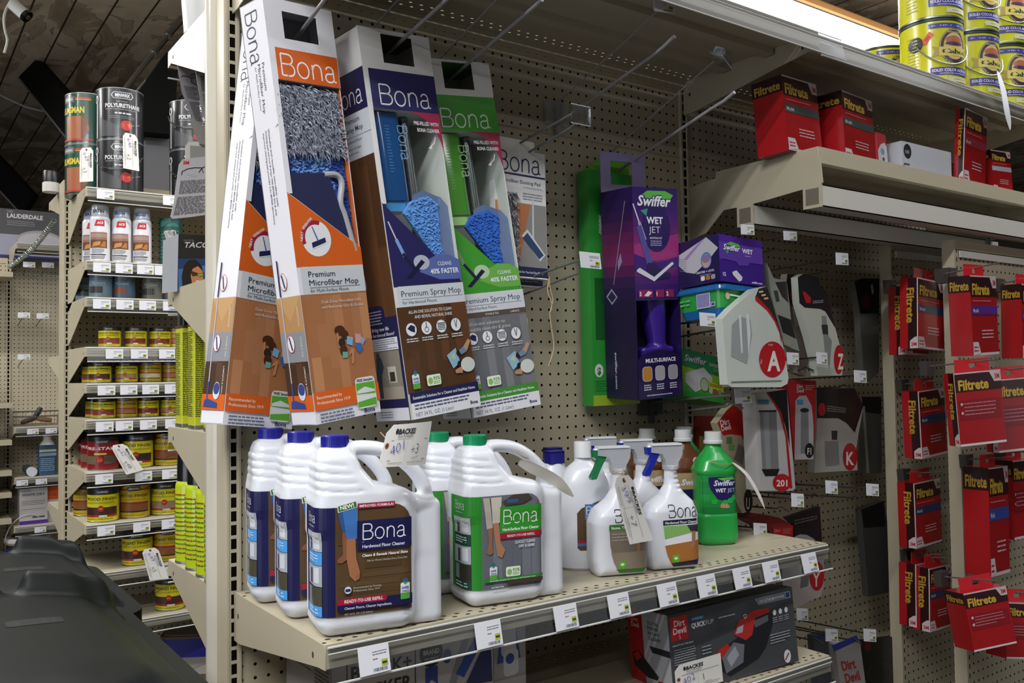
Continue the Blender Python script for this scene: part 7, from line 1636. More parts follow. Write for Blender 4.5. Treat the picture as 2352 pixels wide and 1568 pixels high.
        L.ell(-R_ * 1.2, Hh - 1.6, .55, .62, 'c9ccd0'); L.ell(-R_ * 1.2, Hh - 1.6, .3, .38, '2a2c30')
    elif style == 'helm':
        L.rect(-2.6, Hh - 1.5, .2, Hh - .5, '55585a'); L.text('MINWAX', -1.0, Hh - 1.2, .45, 'c4c8c8', w=1.9, al='C', off=.02); L.rect(.3, Hh - 1.05, 2.6, Hh - .75, 'b02a1e'); L.rect(.3, Hh - 1.15, 2.6, Hh - 1.05, 'c89a2a')
        L.text('HELMSMAN', -.6, Hh - 3.1, .95, 'c9b82a', w=4.6, al='C', off=.04); L.rect(-1.4, .4, 1.2, Hh - 3.6, '9a5a38'); L.poly([(1.2, .4), (2.4, 2.0), (2.2, Hh - 4.0), (1.2, Hh - 3.6)], '6e3a22'); L.rect(-3, 2.0 - 1.6, 3, .7, 'a82a24')
    elif style == 'small':
        L.rect(-w, Hh * .15, w, Hh * .75, lab2 or '4a6478'); L.rect(-w * .9, Hh * .2, w * .3, Hh * .48, sw); L.text('MINWAX', .1, Hh * .8, Hh * .12, 'a8aab0', w=1.2, al='C'); L.text('POLYSHADES', .05, Hh * .58, Hh * .11, 'b4bcc4', w=1.9, al='C', off=.01)
    b2 = B(); lm = mat(lid, .35, .3 if lid != '141518' else 0, .05, 8)
    b2.lathe([(R_, Hh - .14), (R_ + .05, Hh - .1), (R_ + .05, Hh), (R_ - .12, Hh + .02), (R_ - .2, Hh - .08), (R_ - .25, Hh - .15), (0, Hh - .15)], lm, 28)
    return [('can', b), ('lid', b2)]
ORD = ['first', 'second', 'third', 'fourth', 'fifth', 'sixth']
protos = {}
def put_can(key, args, cat, pos, yaw, label, group):
    if key not in protos:
        t = thing('stain_can' if cat != 'paint can' else 'varnish_can', label, cat, pos, (0, 0, yaw), group)
        for n_, b in can_mesh(*args): b.build(n_, t)
        protos[key] = t; return t
    return dup(protos[key], pos, (0, 0, yaw), label, group)
def at_px(u, v, Y): return unp(u, v, Y=Y)
HP = {'wfA': (1.55, 3.0, 'c9bd1c', '141518', 'wf', '6b3a20'), 'wfB': (1.55, 3.0, 'c9bd1c', '141518', 'wf', '5a2a18'), 'wfC': (1.55, 3.0, 'c9bd1c', '141518', 'wf', '3a2418'), 'wfD': (1.55, 3.0, 'c9bd1c', '141518', 'wf', '8f7448'), 'wfE': (1.55, 3.0, 'b59a1e', '141518', 'wfd', '8c5a34'), 'wfF': (1.55, 3.0, 'b59a1e', '141518', 'wfd', 'b8a890')}
QP = {'qA': (2.15, 4.9, 'c9bd1c', '141518', 'wf', '3c2018'), 'qB': (2.15, 4.9, 'b59a1e', '141518', 'wfd', '7c4a26'), 'qC': (2.15, 4.9, 'c9bd1c', '141518', 'wf', '8a7358'), 'qD': (2.15, 4.9, 'c9bd1c', '141518', 'wf', '2e2622'), 'qE': (2.15, 4.9, 'b59a1e', '141518', 'wfd', '5a3420'), 'qP': (2.15, 4.9, '7c1a20', '141518', 'pre')}
def row(z, lst, Y, shelf_name, group):
    for i, (key, px, y) in enumerate(lst):
        a = (HP.get(key) or QP.get(key)); p = unp(px, 900, Y=y); yaw = -24
        put_can(key, a, 'stain can', (p[0], y, z + .02), yaw, lst_label(key, i, shelf_name, len(lst)), group)
DESC = {'wfA': 'yellow stain can with brown swatch', 'wfB': 'yellow stain can with dark red-brown swatch', 'wfC': 'yellow stain can with near-black swatch', 'wfD': 'yellow stain can with tan swatch', 'wfE': 'mustard stain can with brown swatch', 'wfF': 'mustard stain can with pale swatch',
        'qA': 'yellow quart stain can with dark swatch', 'qB': 'mustard quart stain can with brown swatch', 'qC': 'yellow quart stain can with grey-tan swatch', 'qD': 'yellow quart stain can with black swatch', 'qE': 'mustard quart stain can with dark brown swatch', 'qP': 'dark red pre-stain quart can'}
def lst_label(key, i, sn, n): return '%s, %s in %s' % (DESC[key], ORD[i] if i < 6 else 'last', sn)
Yc = 76.6
row(8.75, [('wfA', 252, Yc), ('wfB', 312, Yc), ('wfB', 368, Yc), ('wfE', 410, Yc)], 0, 'top row of small cans', 'half-pint cans, top row')
row(3.5, [('wfC', 230, Yc), ('wfD', 291, Yc), ('wfF', 346, Yc), ('wfE', 397, Yc), ('wfA', 214, Yc + 5)], 0, 'second row of small cans', 'half-pint cans, second row')
row(-1.7, [('wfA', 240, Yc), ('wfE', 291, Yc), ('wfB', 340, Yc), ('wfD', 393, Yc), ('wfA', 222, Yc + 4.5)], 0, 'third row of small cans', 'half-pint cans, third row')
Yq = 77.0
row(-9.2, [('qP', 238, Yq), ('qD', 317, Yq), ('qB', 388, Yq), ('qC', 446, Yq), ('qP', 222, Yq + 4.6), ('qP', 214, Yq + 9.2)], 0, 'row of quarts with pre-stain', 'quart cans beside the pre-stain')
row(-16.6, [('qA', 238, Yq - .6), ('qB', 310, Yq), ('qC', 381, Yq), ('qB', 205, Yq + 7.0)], 0, 'row of quarts above the trash bins', 'quart cans, second quart row')
row(-23.6, [('qA', 316, Yq), ('qB', 385, Yq)], 0, 'row of quarts with the hanging tag', 'quart cans, third quart row')
row(-31.0, [('qA', 391, Yq), ('qD', 452, Yq)], 0, 'lowest row of quarts by the bins', 'quart cans, lowest row')
SM = {'sA': (1.6, 3.5, '5f7686', '7f8488', 'small', '2c2624', '5f7a8c'), 'sB': (1.6, 3.5, '4a6070', '7f8488', 'small', '8a4a2c', '48647c'), 'sC': (1.5, 3.5, '6e7266', '7f8488', 'small', '2a2420', '6a6f6a')}
for i, (k_, px, y) in enumerate((('sA', 232, Yc), ('sB', 285, Yc), ('sC', 350, Yc), ('sB', 396, Yc), ('sA', 200, Yc + 6))):
    R_, Hh, bd, ld, st_, sw_, l2 = SM[k_]; p = unp(px, 650, Y=y); key = 'small' + k_
    if key not in protos:
        t = thing('stain_can', 'x', 'stain can', (p[0], y, 15.97), (0, 0, -24), 'small blue-grey cans')
        for n_, b in can_mesh(R_, Hh, bd, ld, st_, sw_, lab2=l2): b.build(n_, t)
        protos[key] = t; t['label'] = 'small %s stain can, %s in the row under the spray cans' % (['blue-grey', 'blue', 'grey'][['sA', 'sB', 'sC'].index(k_)], ORD[i])
    else: dup(protos[key], (p[0], y, 15.97), (0, 0, -24), 'small %s stain can, %s in the row under the spray cans' % (['blue-grey', 'blue', 'grey'][['sA', 'sB', 'sC'].index(k_)], ORD[i]), 'small blue-grey cans')
# spray cans
def spray_can(pos, body, cap, label, kind, group, H=8.0, R_=1.3, capH=1.7):
    t = thing('aerosol_can', label, 'spray can', pos, (0, 0, -24), group)
    b = B(); m = mat(body, .28, 0, .04, 6, coat=.4); st = mat('9a9c9e', .3, .8)
    z1 = H - capH
    b.lathe([(0, .05), (R_ - .1, .05), (R_ + .03, 0), (R_ + .03, .15), (R_, .2)], st, 24); b.lathe([(R_, .2), (R_, z1 - .5), (R_ * .97, z1 - .25), (R_ * .86, z1)], m, 24)
    L = Lab(b, cyl(R_), off=.02, step=.003, seg=.3)
    if kind == 'ace':
        L.poly([(-.5, z1 - 1.5), (-.2, z1 - .6), (.9, z1 - .6), (.9, z1 - 1.5)], 'b81e24'); L.text('ACE', -.1, z1 - 1.2, .35, 'e8dcdc', w=.85, off=.04, shear=.1)
        L.rect(-R_ * .9, 2.0, R_ * .95, 4.3, '8c6a5c'); L.rect(-R_ * .85, 3.55, R_ * .9, 4.1, 'a08478'); L.rect(-R_ * .9, 2.0, R_ * .95, 3.2, '6a3c1e'); L.poly([(-.9, 2.1), (-.6, 2.8), (.4, 2.95), (.3, 2.4)], 'b88444'); L.poly([(.3, 2.2), (.8, 3.0), (1.1, 2.9), (1.1, 2.1)], 'a87438')
        L.lines(-.9, 1.2, .9, 1.9, 4, '5a5c62', .4); L.rect(-1.1, .95, 1.1, 1.08, '24262a'); L.lines(-1.0, .35, 1.0, .85, 4, '6a6c72', .5)
    elif kind == 'green':
        for i in range(14): L.lines(-2.4, .8 + .38 * i, 2.4, 1.05 + .38 * i, 1, ['4c5e1c', '8a4a2a', '5c7020'][i % 3], .45)
    b.build('can', t)
    b = B(); c = mat(cap, .25, 0, .04, 6, coat=.5)
    b.lathe([(R_ * .84, z1 - .05), (R_ * .9, z1), (R_ * .88, H - .2), (R_ * .8, H), (0, H + .02)], c, 24)
    if kind == 'ace': L = Lab(b, cyl(R_ * .9), off=.02, seg=.3); L.text(label.split('|')[1] if '|' in label else 'SATIN', 0, z1 + .5, .5, '2c2e34' if 'cap' in label and 'blue' not in label else '2c3a8c', w=1.6, al='C', off=.03)
    b.build('cap', t); t['label'] = label.split('|')[0]
    return t
Ys = 76.2
for i, (px, wd, nm_) in enumerate(((230, 'SATIN', 'white and red spray can with a SATIN cap, leftmost on the far rack'), (279, 'GLOSS', 'white and red spray can with a blue-lettered GLOSS cap'), (326, 'GLOSS', 'white and red spray can, third from the left on the far rack'))):
    p = unp(px, 540, Y=Ys); spray_can((p[0], Ys, 21.28), 'd4d4da', 'a4aab4', nm_ + '|' + wd, 'ace', 'white spray cans on the far rack', H=8.4, R_=1.38)
p = unp(212, 540, Y=Ys + 3.4); spray_can((p[0], Ys + 3.4, 21.28), 'd4d4da', 'a4aab4', 'white spray can half hidden behind the leftmost one on the far rack|SATIN', 'ace', 'white spray cans on the far rack', H=8.4, R_=1.38)
p = unp(392, 540, Y=Ys); t = thing('stain_can', 'dark green tall can right of the white spray cans', 'stain can', (p[0], Ys, 21.28), (0, 0, -24))
b = B(); b.lathe([(0, 0), (1.65, 0), (1.65, 7.2), (1.3, 7.4), (0, 7.4)], mat('1c4a44', .35, .1, .06, 6, coat=.3), 28); L = Lab(b, cyl(1.65), off=.02, seg=.3); L.lines(-1.3, 1.0, 1.5, 5.5, 9, '4f7a74', .3); L.rect(-1.4, 5.9, 1.5, 6.8, '2b6a60'); b.build('can', t)
# gallons on the top
def gal(key, pos, label):
    a = {'poly': (3.3, 7.75, '1a1b1e', '8a8d90', 'poly'), 'helm': (3.3, 7.75, '17483a', '9a9c9a', 'helm')}[key]
    t = put_can('g' + key, a, 'paint can', pos, -50 if key == 'helm' else -14, label, 'gallon varnish cans on top of the far rack')
    return t
for key, px, y, lb in (('helm', 204, 83.5, 'green gallon varnish can at the far left of the rack top'), ('poly', 276, 78.3, 'black gallon polyurethane can with the tag, far rack top'), ('poly', 440, 78.6, 'black gallon polyurethane can beside the grey cards on the rack top')):
    p = unp(px, 330, Y=y)
    for k in range(2): gal(key, (p[0], y, 31.95 + 7.8 * k), '%s, %s of two stacked' % (lb, ['lower', 'upper'][k]))
    b = B(); P = []
    for q in range(13):
        an = math.radians(-175 + 150 * q / 12); P.append((3.5 * math.cos(an), 3.5 * math.sin(an), 5.6 - 2.4 * math.sin(math.pi * q / 12) ** .8))
    if key == 'poly':
        b.tube(P, .06, mat('a5a6a8', .3, .9), 6); o = b.build('wire_handle', protos['gpoly'] if px == 276 else None)
        if px != 276: bpy.data.objects.remove(o)
b = B(); p = unp(97, 432, Y=98.5); q = unp(137, 432, Y=98.5); r_ = (q[0] - p[0]) / 2
t = thing('canister', 'white canister with black lid behind the top of the far rack upright', 'canister', ((p[0] + q[0]) / 2, 98.5, 35.22))
b.lathe([(0, 0), (r_, 0), (r_, 1.5), (r_ * .9, 1.6)], mat('cfccc6', .4), 32); b.build('body', t); b = B(); b.lathe([(r_ * .93, 1.5), (r_ * .95, 3.3), (r_ * .88, 3.5), (0, 3.5)], mat('15161a', .35), 32); b.build('lid', t)
# rail tickets of the far rack
def rail_tickets(z, xs, Y, nm_, w=2.35, h=1.4):
    for i, px in enumerate(xs):
        v = 784 - 0; p = unp(px, 700, Y=Y)
        price_tag((p[0] - w / 2, Y, z - 1.75), (1, 0, 0), (0, 0, 1), (0, -1, 0), w, h, 'ticket in the %s rail of the far rack, %s from the left' % (nm_, ORD[i]), 'tickets in the rails of the far rack')
for z, xs, nm_ in ((31.9, (242, 393), 'topmost'), (21.25, (234, 285, 334, 374), 'spray can'), (15.95, (234, 287, 339, 393), 'small can'), (8.75, (263, 320, 384, 420), 'upper stain'), (3.5, (245, 296, 346, 397), 'second stain'), (-1.7, (241, 286, 341, 398), 'third stain'), (-9.2, (240, 330, 391), 'pre-stain'), (-16.6, (245, 326, 390), 'lower quart'), (-23.6, (385,), 'lowest quart')):
    rail_tickets(z, xs, 73.15, nm_)
# hanging auction tags on the far rack
g = 'auction tags hanging on the far rack'
auction_tag([(183, 340), (183, 418), (214, 416), (214, 338)], 74.2, 'paper tag hanging on the green varnish can', '647', 'x3', 0, group=g)
auction_tag([(282, 303), (283, 386), (320, 393), (316, 311)], 74.2, 'paper tag hanging on the black varnish can', '646', 'x2', 0, group=g)
auction_tag([(253, 1023), (290, 1090), (330, 1079), (288, 1018)], 72.6, 'paper tag with 642 hanging over the pre-stain shelf rail', '642', 'x48', 0, group=g)
auction_tag([(325, 1262), (344, 1333), (388, 1328), (362, 1256)], 72.6, 'paper tag with 649 hanging below the lower quart shelf', '649', 'x5', 0, group=g)
# white tubs under the far rack
for i, (a_, z) in enumerate((((402, 1415, 480, 1490), -37.5), ((420, 1470, 490, 1530), -41.2))):
    p = unp(448, 1450 + 40 * i, Z=z); t = thing('plastic_tub', 'grey-lidded plastic tub with %s band low beside the trash bins, %s' % (('blue', 'upper') if i == 0 else ('white', 'lower')), 'tub', (p[0] + 1, p[1] + 2, z - 3.6), (0, 0, -30))
    b = B(); b.prism(rrect(-5, -4, 5, 4, 1.5, 5), 0, 3.0, mat('1c1f8c' if i == 0 else 'b8b4b0', .4), 'z'); b.build('tub_body', t)
    b = B(); b.prism(rrect(-5.2, -4.2, 5.2, 4.2, 1.6, 5), 3.0, 3.4, mat('5a4438', .5), 'z'); b.prism(rrect(-4.7, -3.7, 4.7, 3.7, 1.4, 5), 3.4, 3.55, mat('77726c', .5), 'z'); b.build('lid', t)
b = B(); b.box(2, 30, 76, 88.8, -47, -45, ENAMEL()); b.box(2, 30, 76, 88.8, -56, -47, ENAMEL())

# ================================================================ rear shelves of the main gondola (left end)
def K5(u, v): return (370 + u / 6.273, 100 + v / 6.273)
def K6(u, v): return (370 + u / 4.127, 320 + v / 4.127)
card = 'a9a6a8'
def glasses_card(label, Y, K, outline, small=True, col='7e7c80'):
    s = Sheet('glasses_card', label, 'safety glasses card', Y, [K(*p) for p in outline], col, .06, group='safety glasses cards', rough=.5); return s
s = glasses_card('grey back of a glasses card with red 3M mark, hanging left of another', 13.8, K5, ((235, 290), (260, 262), (480, 300), (510, 500), (560, 980), (600, 1100), (590, 1180), (510, 1155), (460, 1100), (300, 700), (240, 340)))
s.text('3M', *K5(270, 345), 8.5, 'c02c26', w=17, rot=6, off=.05); s.lines([K5(*p) for p in ((325, 600), (510, 640), (540, 820), (385, 790))], 8, '3c3b40', .5); s.lines([K5(*p) for p in ((400, 830), (545, 850), (590, 1130), (500, 1110))], 13, '3c3b40', .5)
s.L.line([K5(295, 480), K5(310, 462), K5(380, 475), K5(440, 500), K5(500, 480)], 1.6, '1d1c34'); s.L.line([K5(440, 500), K5(440, 560), K5(510, 595)], 1.8, '1d1c34'); s.L.line([K5(425, 460), K5(500, 435)], 2.4, '24245c'); s.done()
s = glasses_card('grey back of a glasses card with red 3M mark, cut by the white post', 9.0, K5, ((485, 150), (510, 125), (740, 170), (760, 1150), (640, 1100), (600, 1040), (560, 800), (500, 420)))
s.text('3M', *K5(540, 200), 8.5, 'c02c26', w=17, rot=8, off=.05); s.lines([K5(*p) for p in ((565, 455), (740, 500), (740, 720), (590, 690))], 10, '3c3b40', .5); s.lines([K5(*p) for p in ((595, 720), (740, 745), (740, 1060), (640, 1050))], 15, '3c3b40', .5); s.L.line([K5(555, 345), K5(570, 325), K5(680, 365)], 1.6, '1d1c34'); s.done()
s = glasses_card('pale glasses card with red 3M mark and black glasses picture, hanging lower', 12.6, K6, ((205, 190), (240, 182), (520, 150), (540, 700), (260, 738), (110, 752), (88, 735), (120, 600), (170, 240)), col='b3b1b8')
s.text('3M', *K6(208, 236), 8, 'c8281e', w=14, off=.05); s.L.line([K6(195, 335), K6(200, 305), K6(250, 280), K6(320, 268), K6(390, 270), K6(450, 245)], 2.0, '26262c'); s.L.line([K6(385, 275), K6(360, 310)], 2.0, '26262c'); s.L.line([K6(385, 275), K6(400, 315)], 1.6, '26262c'); s.L.line([K6(240, 330), K6(300, 348), K6(345, 345)], .5, '8a8a90')
s.lines([K6(*p) for p in ((185, 390), (445, 375), (445, 500), (165, 520))], 13, '5a5a64', .4); s.lines([K6(*p) for p in ((155, 545), (445, 525), (445, 690), (115, 722))], 15, '5a5a64', .4); s.done()
s = Sheet('glasses_card', 'clear plastic pack corner hanging under the grey glasses cards', 'safety glasses card', 12.9, [K5(*p) for p in ((430, 1060), (600, 1180), (740, 1150), (740, 1480), (560, 1440), (480, 1250))], '8a8784', .3, group='safety glasses cards', rough=.3, coat=.6); s.done()
s = Sheet('glasses_card', 'white paper pack behind the lower glasses card', 'safety glasses card', 13.2, [K6(*p) for p in ((232, 60), (265, 22), (340, 20), (450, 62), (450, 200), (232, 200))], 'c4c1bc', .1, group='safety glasses cards'); s.L.poly([K6(*p) for p in ((275, 58), (450, 68), (450, 190), (275, 175))], '8e8c8a'); s.done()
t = thing('glasses_box', 'dark boxed tactical glasses pack picturing a smiling woman in glasses', 'box', (-1.4, 13.0, 11.95), (0, 0, 0)); og = (-1.4, 13.0, 11.95)
fnp = px_on(13.0); P = [K6(*p) for p in ((165, 895), (560, 915), (560, 1400), (395, 1425), (215, 1440), (155, 1440))]
X, _, Z = fnp(np.array([p[0] for p in P]), np.array([p[1] for p in P]), np.zeros(6)); Z = np.maximum(Z, 11.95)
b = B(); b.prism([(x, z) for x, z in zip(X, Z)], 13.0, 15.4, mat('1c1c20', .3, 0, .04, 6, coat=.5), 'y')
L = Lab(b, fnp, off=.015, step=.004)
L.poly([K6(*p) for p in ((162, 1130), (450, 1130), (450, 1400), (210, 1432), (162, 1432))], '1e3a6c'); L.poly([K6(*p) for p in ((162, 1230), (450, 1190), (450, 1400), (210, 1432), (162, 1432))], '3f6aa0')
L.poly([K6(*p) for p in ((205, 1430), (195, 1300), (215, 1200), (260, 1145), (330, 1140), (380, 1190), (410, 1290), (400, 1400), (330, 1425), (240, 1430))], '1c1310'); L.poly([K6(*p) for p in ((280, 1290), (300, 1225), (350, 1200), (395, 1250), (400, 1320), (385, 1380), (340, 1400), (295, 1370))], 'b87c58')
L.poly([K6(*p) for p in ((240, 1430), (290, 1370), (330, 1400), (350, 1420))], 'a86c4a'); L.poly([K6(*p) for p in ((275, 1245), (300, 1250), (360, 1270), (412, 1262), (408, 1290), (370, 1305), (340, 1290), (300, 1300), (285, 1270))], '3a2a14'); L.poly([K6(*p) for p in ((340, 1275), (400, 1270), (400, 1290), (360, 1300))], '8a9a2a'); L.poly([K6(*p) for p in ((330, 1335), (380, 1340), (365, 1360), (340, 1358))], 'e0d8d0')
V, F = text_mesh('TACGLASSES', .02, 1.0, .25); k = 13 / .73; s_ = [(K6(212, 1025)[0] + a * k * 1.15, K6(212, 1025)[1] - c * k) for a, c in V]; L._put(s_, F, 'c4c4c8')
V, F = text_mesh('TACTICAL', 0, 1.0, 0); k = 4 / .73; L._put([(K6(210, 965)[0] + a * k, K6(210, 965)[1] - c * k) for a, c in V], F, '8a8a90')
b.build('box_front', t, og)
b = B(); 
Lx = [unp(*K6(u, v), Y=13.0) for u, v in ((85, 925), (165, 895), (155, 1440), (75, 1438))]; b.poly([tuple(Lx[0] + (0, 2.3, 0)), tuple(Lx[1]), tuple(Lx[2]), tuple(Lx[3] + (0, 2.3, 0))], mat('a3a6aa', .25, 0, .1, 5, coat=.6)); b.build('clear_side', t, og)
auction_tag([(375, 530), (385, 556), (409, 549), (402, 527)], 16.9, 'paper tag with a blue 6 beside the boxed tactical glasses', '6', '', 0)
# tall yellow cans with black caps
for i, (x, y, z0) in enumerate(((-2.75, 15.0, -.13), (-2.75, 11.2, -.13), (-2.9, 6.2, -.13))):
    t = thing('oil_can', 'tall narrow yellow can with square black cap, %s of three' % ['left', 'middle', 'right'][i], 'can', (x, y, z0), (0, 0, 0), 'tall yellow cans on the end shelf')
    b = B(); ym = mat('b9be2c', .4, 0, .04, 6, coat=.2); b.rbox(-.8, .8, -1.0, 1.0, .3, 8.6, .15, ym); b.rbox(-.84, .84, -1.04, 1.04, 0, .3, .15, mat('8a8c8e', .3, .8)); b.rbox(-.84, .84, -1.04, 1.04, 8.6, 8.8, .15, mat('4a2c1c', .5))
    for fn in (flat((-.8, -1.0, 0), (1, 0, 0), (0, 0, 1), (0, -1, 0)), flat((-.8, 1.0, 0), (0, -1, 0), (0, 0, 1), (-1, 0, 0))):
        L = Lab(b, fn, off=.01); L.lines(.08, 1.0, 1.5, 8.2, 46, '4c4e14', .55, random.Random(i))
    b.build('can', t); b = B(); b.rbox(-.72, .72, -.9, .9, 8.8, 11.9, .3, mat('16171a', .3, 0, .05, 5, coat=.3)); b.build('cap', t)
for i, (x, y) in enumerate(((-2.55, 14.6), (-2.6, 11.3), (-2.65, 8.1), (-2.7, 5.6))):
    spray_can((x, y, -11.73), 'b4c41e', '141518', 'yellow-green aerosol can with black cap, %s of four below' % ['farthest', 'third nearest', 'second nearest', 'nearest'][i], 'green', 'yellow-green aerosol cans on the end shelf', H=9.6, R_=1.35, capH=2.6)
t = thing('white_tub', 'white round tub with black barcode lettering at the top of the white post', 'tub', (-1.4, 12.0, 33.35)); b = B(); b.lathe([(0, 0), (2.4, .3), (2.6, 3), (2.6, 9)], mat('cfd0d2', .35), 32); L = Lab(b, cyl(2.6, -130), off=.02, seg=.3)
for i in range(10): L.rect(.1, 3.0 + .35 * i, .9, 3.2 + .35 * i, '55565c'); L.o -= .003
b.build('tub_body', t)

# ================================================================ far left rack goods
g3y = 171.2
t, b, F_, L_ = carton_box('light_fixture_box', 'large grey LAUDERDALE carton picturing a round ceiling light', 'box', (1.2, 187.5, 32.8), (0, 0, 0), 25.5, 12, 14.2, '3c3d42', coat=.1)
F_.rect(.0, 0, 25.4, 2.6, '1c1f5a'); F_.rect(.02, 2.6, 25.4, 7.8, '8f90a2'); F_.text('LAUDERDALE', 12.2, 12.0, 1.1, 'c9cace', w=8.0, off=.03); F_.text('22IN', 12.2, 13.3, .5, 'a0a0a6'); F_.lines(12.2, 10.0, 18.5, 11.4, 3, '85868c', .3)
F_.ell(19.6, 6.4, 5.4, 2.8, '8d8e92', 40); F_.ell(19.6, 6.2, 5.0, 2.4, 'a9a6ae', 40); F_.ell(13.6, 1.3, .8, .8, '8a8cae'); F_.text('Westinghouse', 14.8, 1.0, .6, 'b4b6ce') if 0 else F_.lines(14.8, 1.0, 17.5, 1.7, 1, 'b4b6ce', .7); b.build('carton', t)
def rail3(z, pxs, nm_):
    for i, px in enumerate(pxs):
        p = unp(px, 900, Y=169.2); price_tag((p[0] - 1.2, 169.2, z - 1.8), (1, 0, 0), (0, 0, 1), (0, -1, 0), 2.4, 1.35, 'ticket in the %s rail of the farthest rack, %s from the left' % (nm_, ORD[i]), 'tickets of the farthest rack')
rail3(-6.9, (76, 118), 'basket'); rail3(-18.7, (52, 96), 'bottle'); rail3(-29.9, (94,), 'box')
for i, (px, py) in enumerate(((67, 608), (110, 609), (55, 724), (98, 726), (55, 820))):
    p = unp(px, py, Y=174); price_tag((p[0] - 1.3, 174, p[2] - .6), (1, 0, 0), (0, 0, 1), (0, -1, 0), 2.6, 1.3, 'ticket on an empty hook of the farthest rack, %s' % ['upper left', 'upper right', 'middle left', 'middle right', 'lowest'][i], 'tickets on the hooks of the farthest rack')
    p2_ = unp(px - 15, py + 23, Y=182.5); hook('display_hook', 'short wire hook on the farthest rack, %s' % ['upper left', 'upper right', 'middle left', 'middle right', 'lowest'][i], [(p[0] - .3, 182.8, p2_[2]), (p[0], 174.2, p[2])], .12, None, .1, '77726a', group='hooks on the farthest rack')
    b = B()
t = thing('wire_basket', 'small wire basket with worn wooden brushes on the farthest rack', 'basket', (6, 172, -6.85)); b = B(); wm_ = mat('6f6c66', .4, .6)
for z in (.3, 2.2, 3.4):
    b.tube([(-5, -2, z), (6, -2, z), (6, 4, z), (-5, 4, z)], .09, wm_, 6, closed=True)
for x in range(-5, 7, 2): b.tube([(x, -2, 3.4), (x, -2, .2), (x, 4, .2), (x, 4, 3.4)], .05, wm_, 5)
b.build('wires', t)
for i, (x, z, a, c, lb) in enumerate(((-2.2, 1.0, 20, '3c2c22', 'dark brown'), (1.0, 1.1, -10, '7c5434', 'tan'), (-.4, 2.4, 60, '26282c', 'black'), (4.6, 1.9, 75, '8a6038', 'light brown'))):
    t = thing('brush_handle', '%s wooden tool handle lying in the wire basket' % lb, 'tool handle', (6 + x, 172.5, -6.5 + z)); b = B(); ca, sa = math.cos(math.radians(a)), math.sin(math.radians(a))
    b.tube([(-1.7 * ca, 0, -1.7 * sa), (-.6 * ca, 0, -.6 * sa), (.8 * ca, 0, .8 * sa), (1.8 * ca, 0, 1.8 * sa)], [.35, .6, .62, .45], mat(c, .6), 10); b.build('handle', t)
p = unp(108, 1088, Y=172.5); t = thing('cleaner_bottle', 'blue bottle with white cap on the farthest rack', 'bottle', (p[0], 172.5, -18.68)); b = B(); b.prism(rrect(-1.9, -1.2, 1.9, 1.2, .4, 3), 0, 7.2, mat('35506c', .35, 0, .06, 5, coat=.3), 'z'); b.lathe([(1.7, 7.2), (1.0, 8.2), (.8, 8.6)], mat('c8cac8', .4), 20); L = Lab(b, flat((-1.9, -1.2, 0), (1, 0, 0), (0, 0, 1), (0, -1, 0))); L.rect(.1, 5.6, 3.7, 6.1, 'b8b49a'); L.rect(.1, 4.6, 3.7, 5.3, '7c93a4'); L.lines(.4, 1.0, 3.4, 4.2, 7, '8ca2b4', .35); b.build('bottle', t); b = B(); b.lathe([(.9, 8.5), (.95, 9.9), (0, 9.9)], mat('d0d2d0', .4), 20); b.build('cap', t)
p = unp(74, 1085, Y=170.8); t = thing('cleaner_bottle', 'bottle lying flat with its round white cap toward the aisle, farthest rack', 'bottle', (p[0], 171, -18.68), (0, 0, 0)); b = B(); b.tube([(0, 1.4, 1.1), (0, 9, 1.1)], 1.05, mat('4c6070', .4), 16); b.build('bottle', t); b = B(); b.tube([(0, 0, 1.1), (0, 1.4, 1.1)], 1.1, mat('c9cdd4', .35), 20); b.build('cap', t)
t, b, F_, L_ = carton_box('product_box', 'white box with purple base and WHITE DRY lettering, farthest rack', 'box', (4.9, 171.6, -29.88), (0, 0, 0), 5.9, 4, 8.4, 'b6b2b2', coat=.05)
F_.rect(0, 0, 5.9, .85, '4a2a8c'); F_.text('WHITE DRY', .5, 6.6, .6, '4a4a50', w=4.8, off=.02); F_.lines(.5, 4.4, 5.4, 5.6, 3, '6a7460', .3); F_.line([(.5, 3.5), (5.4, 3.5)], .08, '6a6a70'); F_.rect(2.7, 1.4, 5.3, 1.8, '4a4a50'); b.build('carton', t)
t, b, F_, L_ = carton_box('product_box', 'orange and white box beside the purple based one, farthest rack', 'box', (9.6, 172.6, -29.88), (0, 0, 0), 3.2, 4, 8.3, 'b6b2b2', coat=.05); F_.rect(0, 5.3, 3.2, 8.3, 'c8501c'); F_.text('2', 1.4, 6.2, .5, '3c2c28'); b.build('carton', t)
p = unp(65, 1290, Y=172); t = thing('pail', 'white pail with blue band and wire handle at the bottom of the farthest rack', 'pail', (p[0], 174, -44)); b = B(); b.lathe([(0, 0), (4.0, 0), (4.6, 10.0)], mat('c4beba', .4), 32); L = Lab(b, lambda u, v, off: cyl(4.55)(u, v, off), off=.12, seg=.5); L.rect(-6, 6.2, 6, 9.6, '1f2f7a'); L.rect(-6, 8.7, 6, 9.7, '1a1c24'); L.text('White Paste', -1.8, 6.8, .6, 'c4c8dc', w=3.2) if 0 else L.lines(-1.8, 6.8, 1.4, 7.4, 1, 'c4c8dc', .6); b.build('pail_body', t)
b = B(); b.lathe([(4.6, 9.8), (4.95, 10.2), (4.95, 10.9), (4.5, 11.1), (4.2, 10.8), (0, 10.7)], mat('b9b2ae', .4), 32); b.build('lid', t); b = B(); b.tube([(4.7 * math.cos(math.radians(a)), -1 - 1.5 * math.sin(math.radians(a)), 10.2 + 6.2 * math.sin(math.radians(a))) for a in range(180, -1, -15)], .13, mat('b4aeaa', .4), 6); b.build('wire_handle', t)
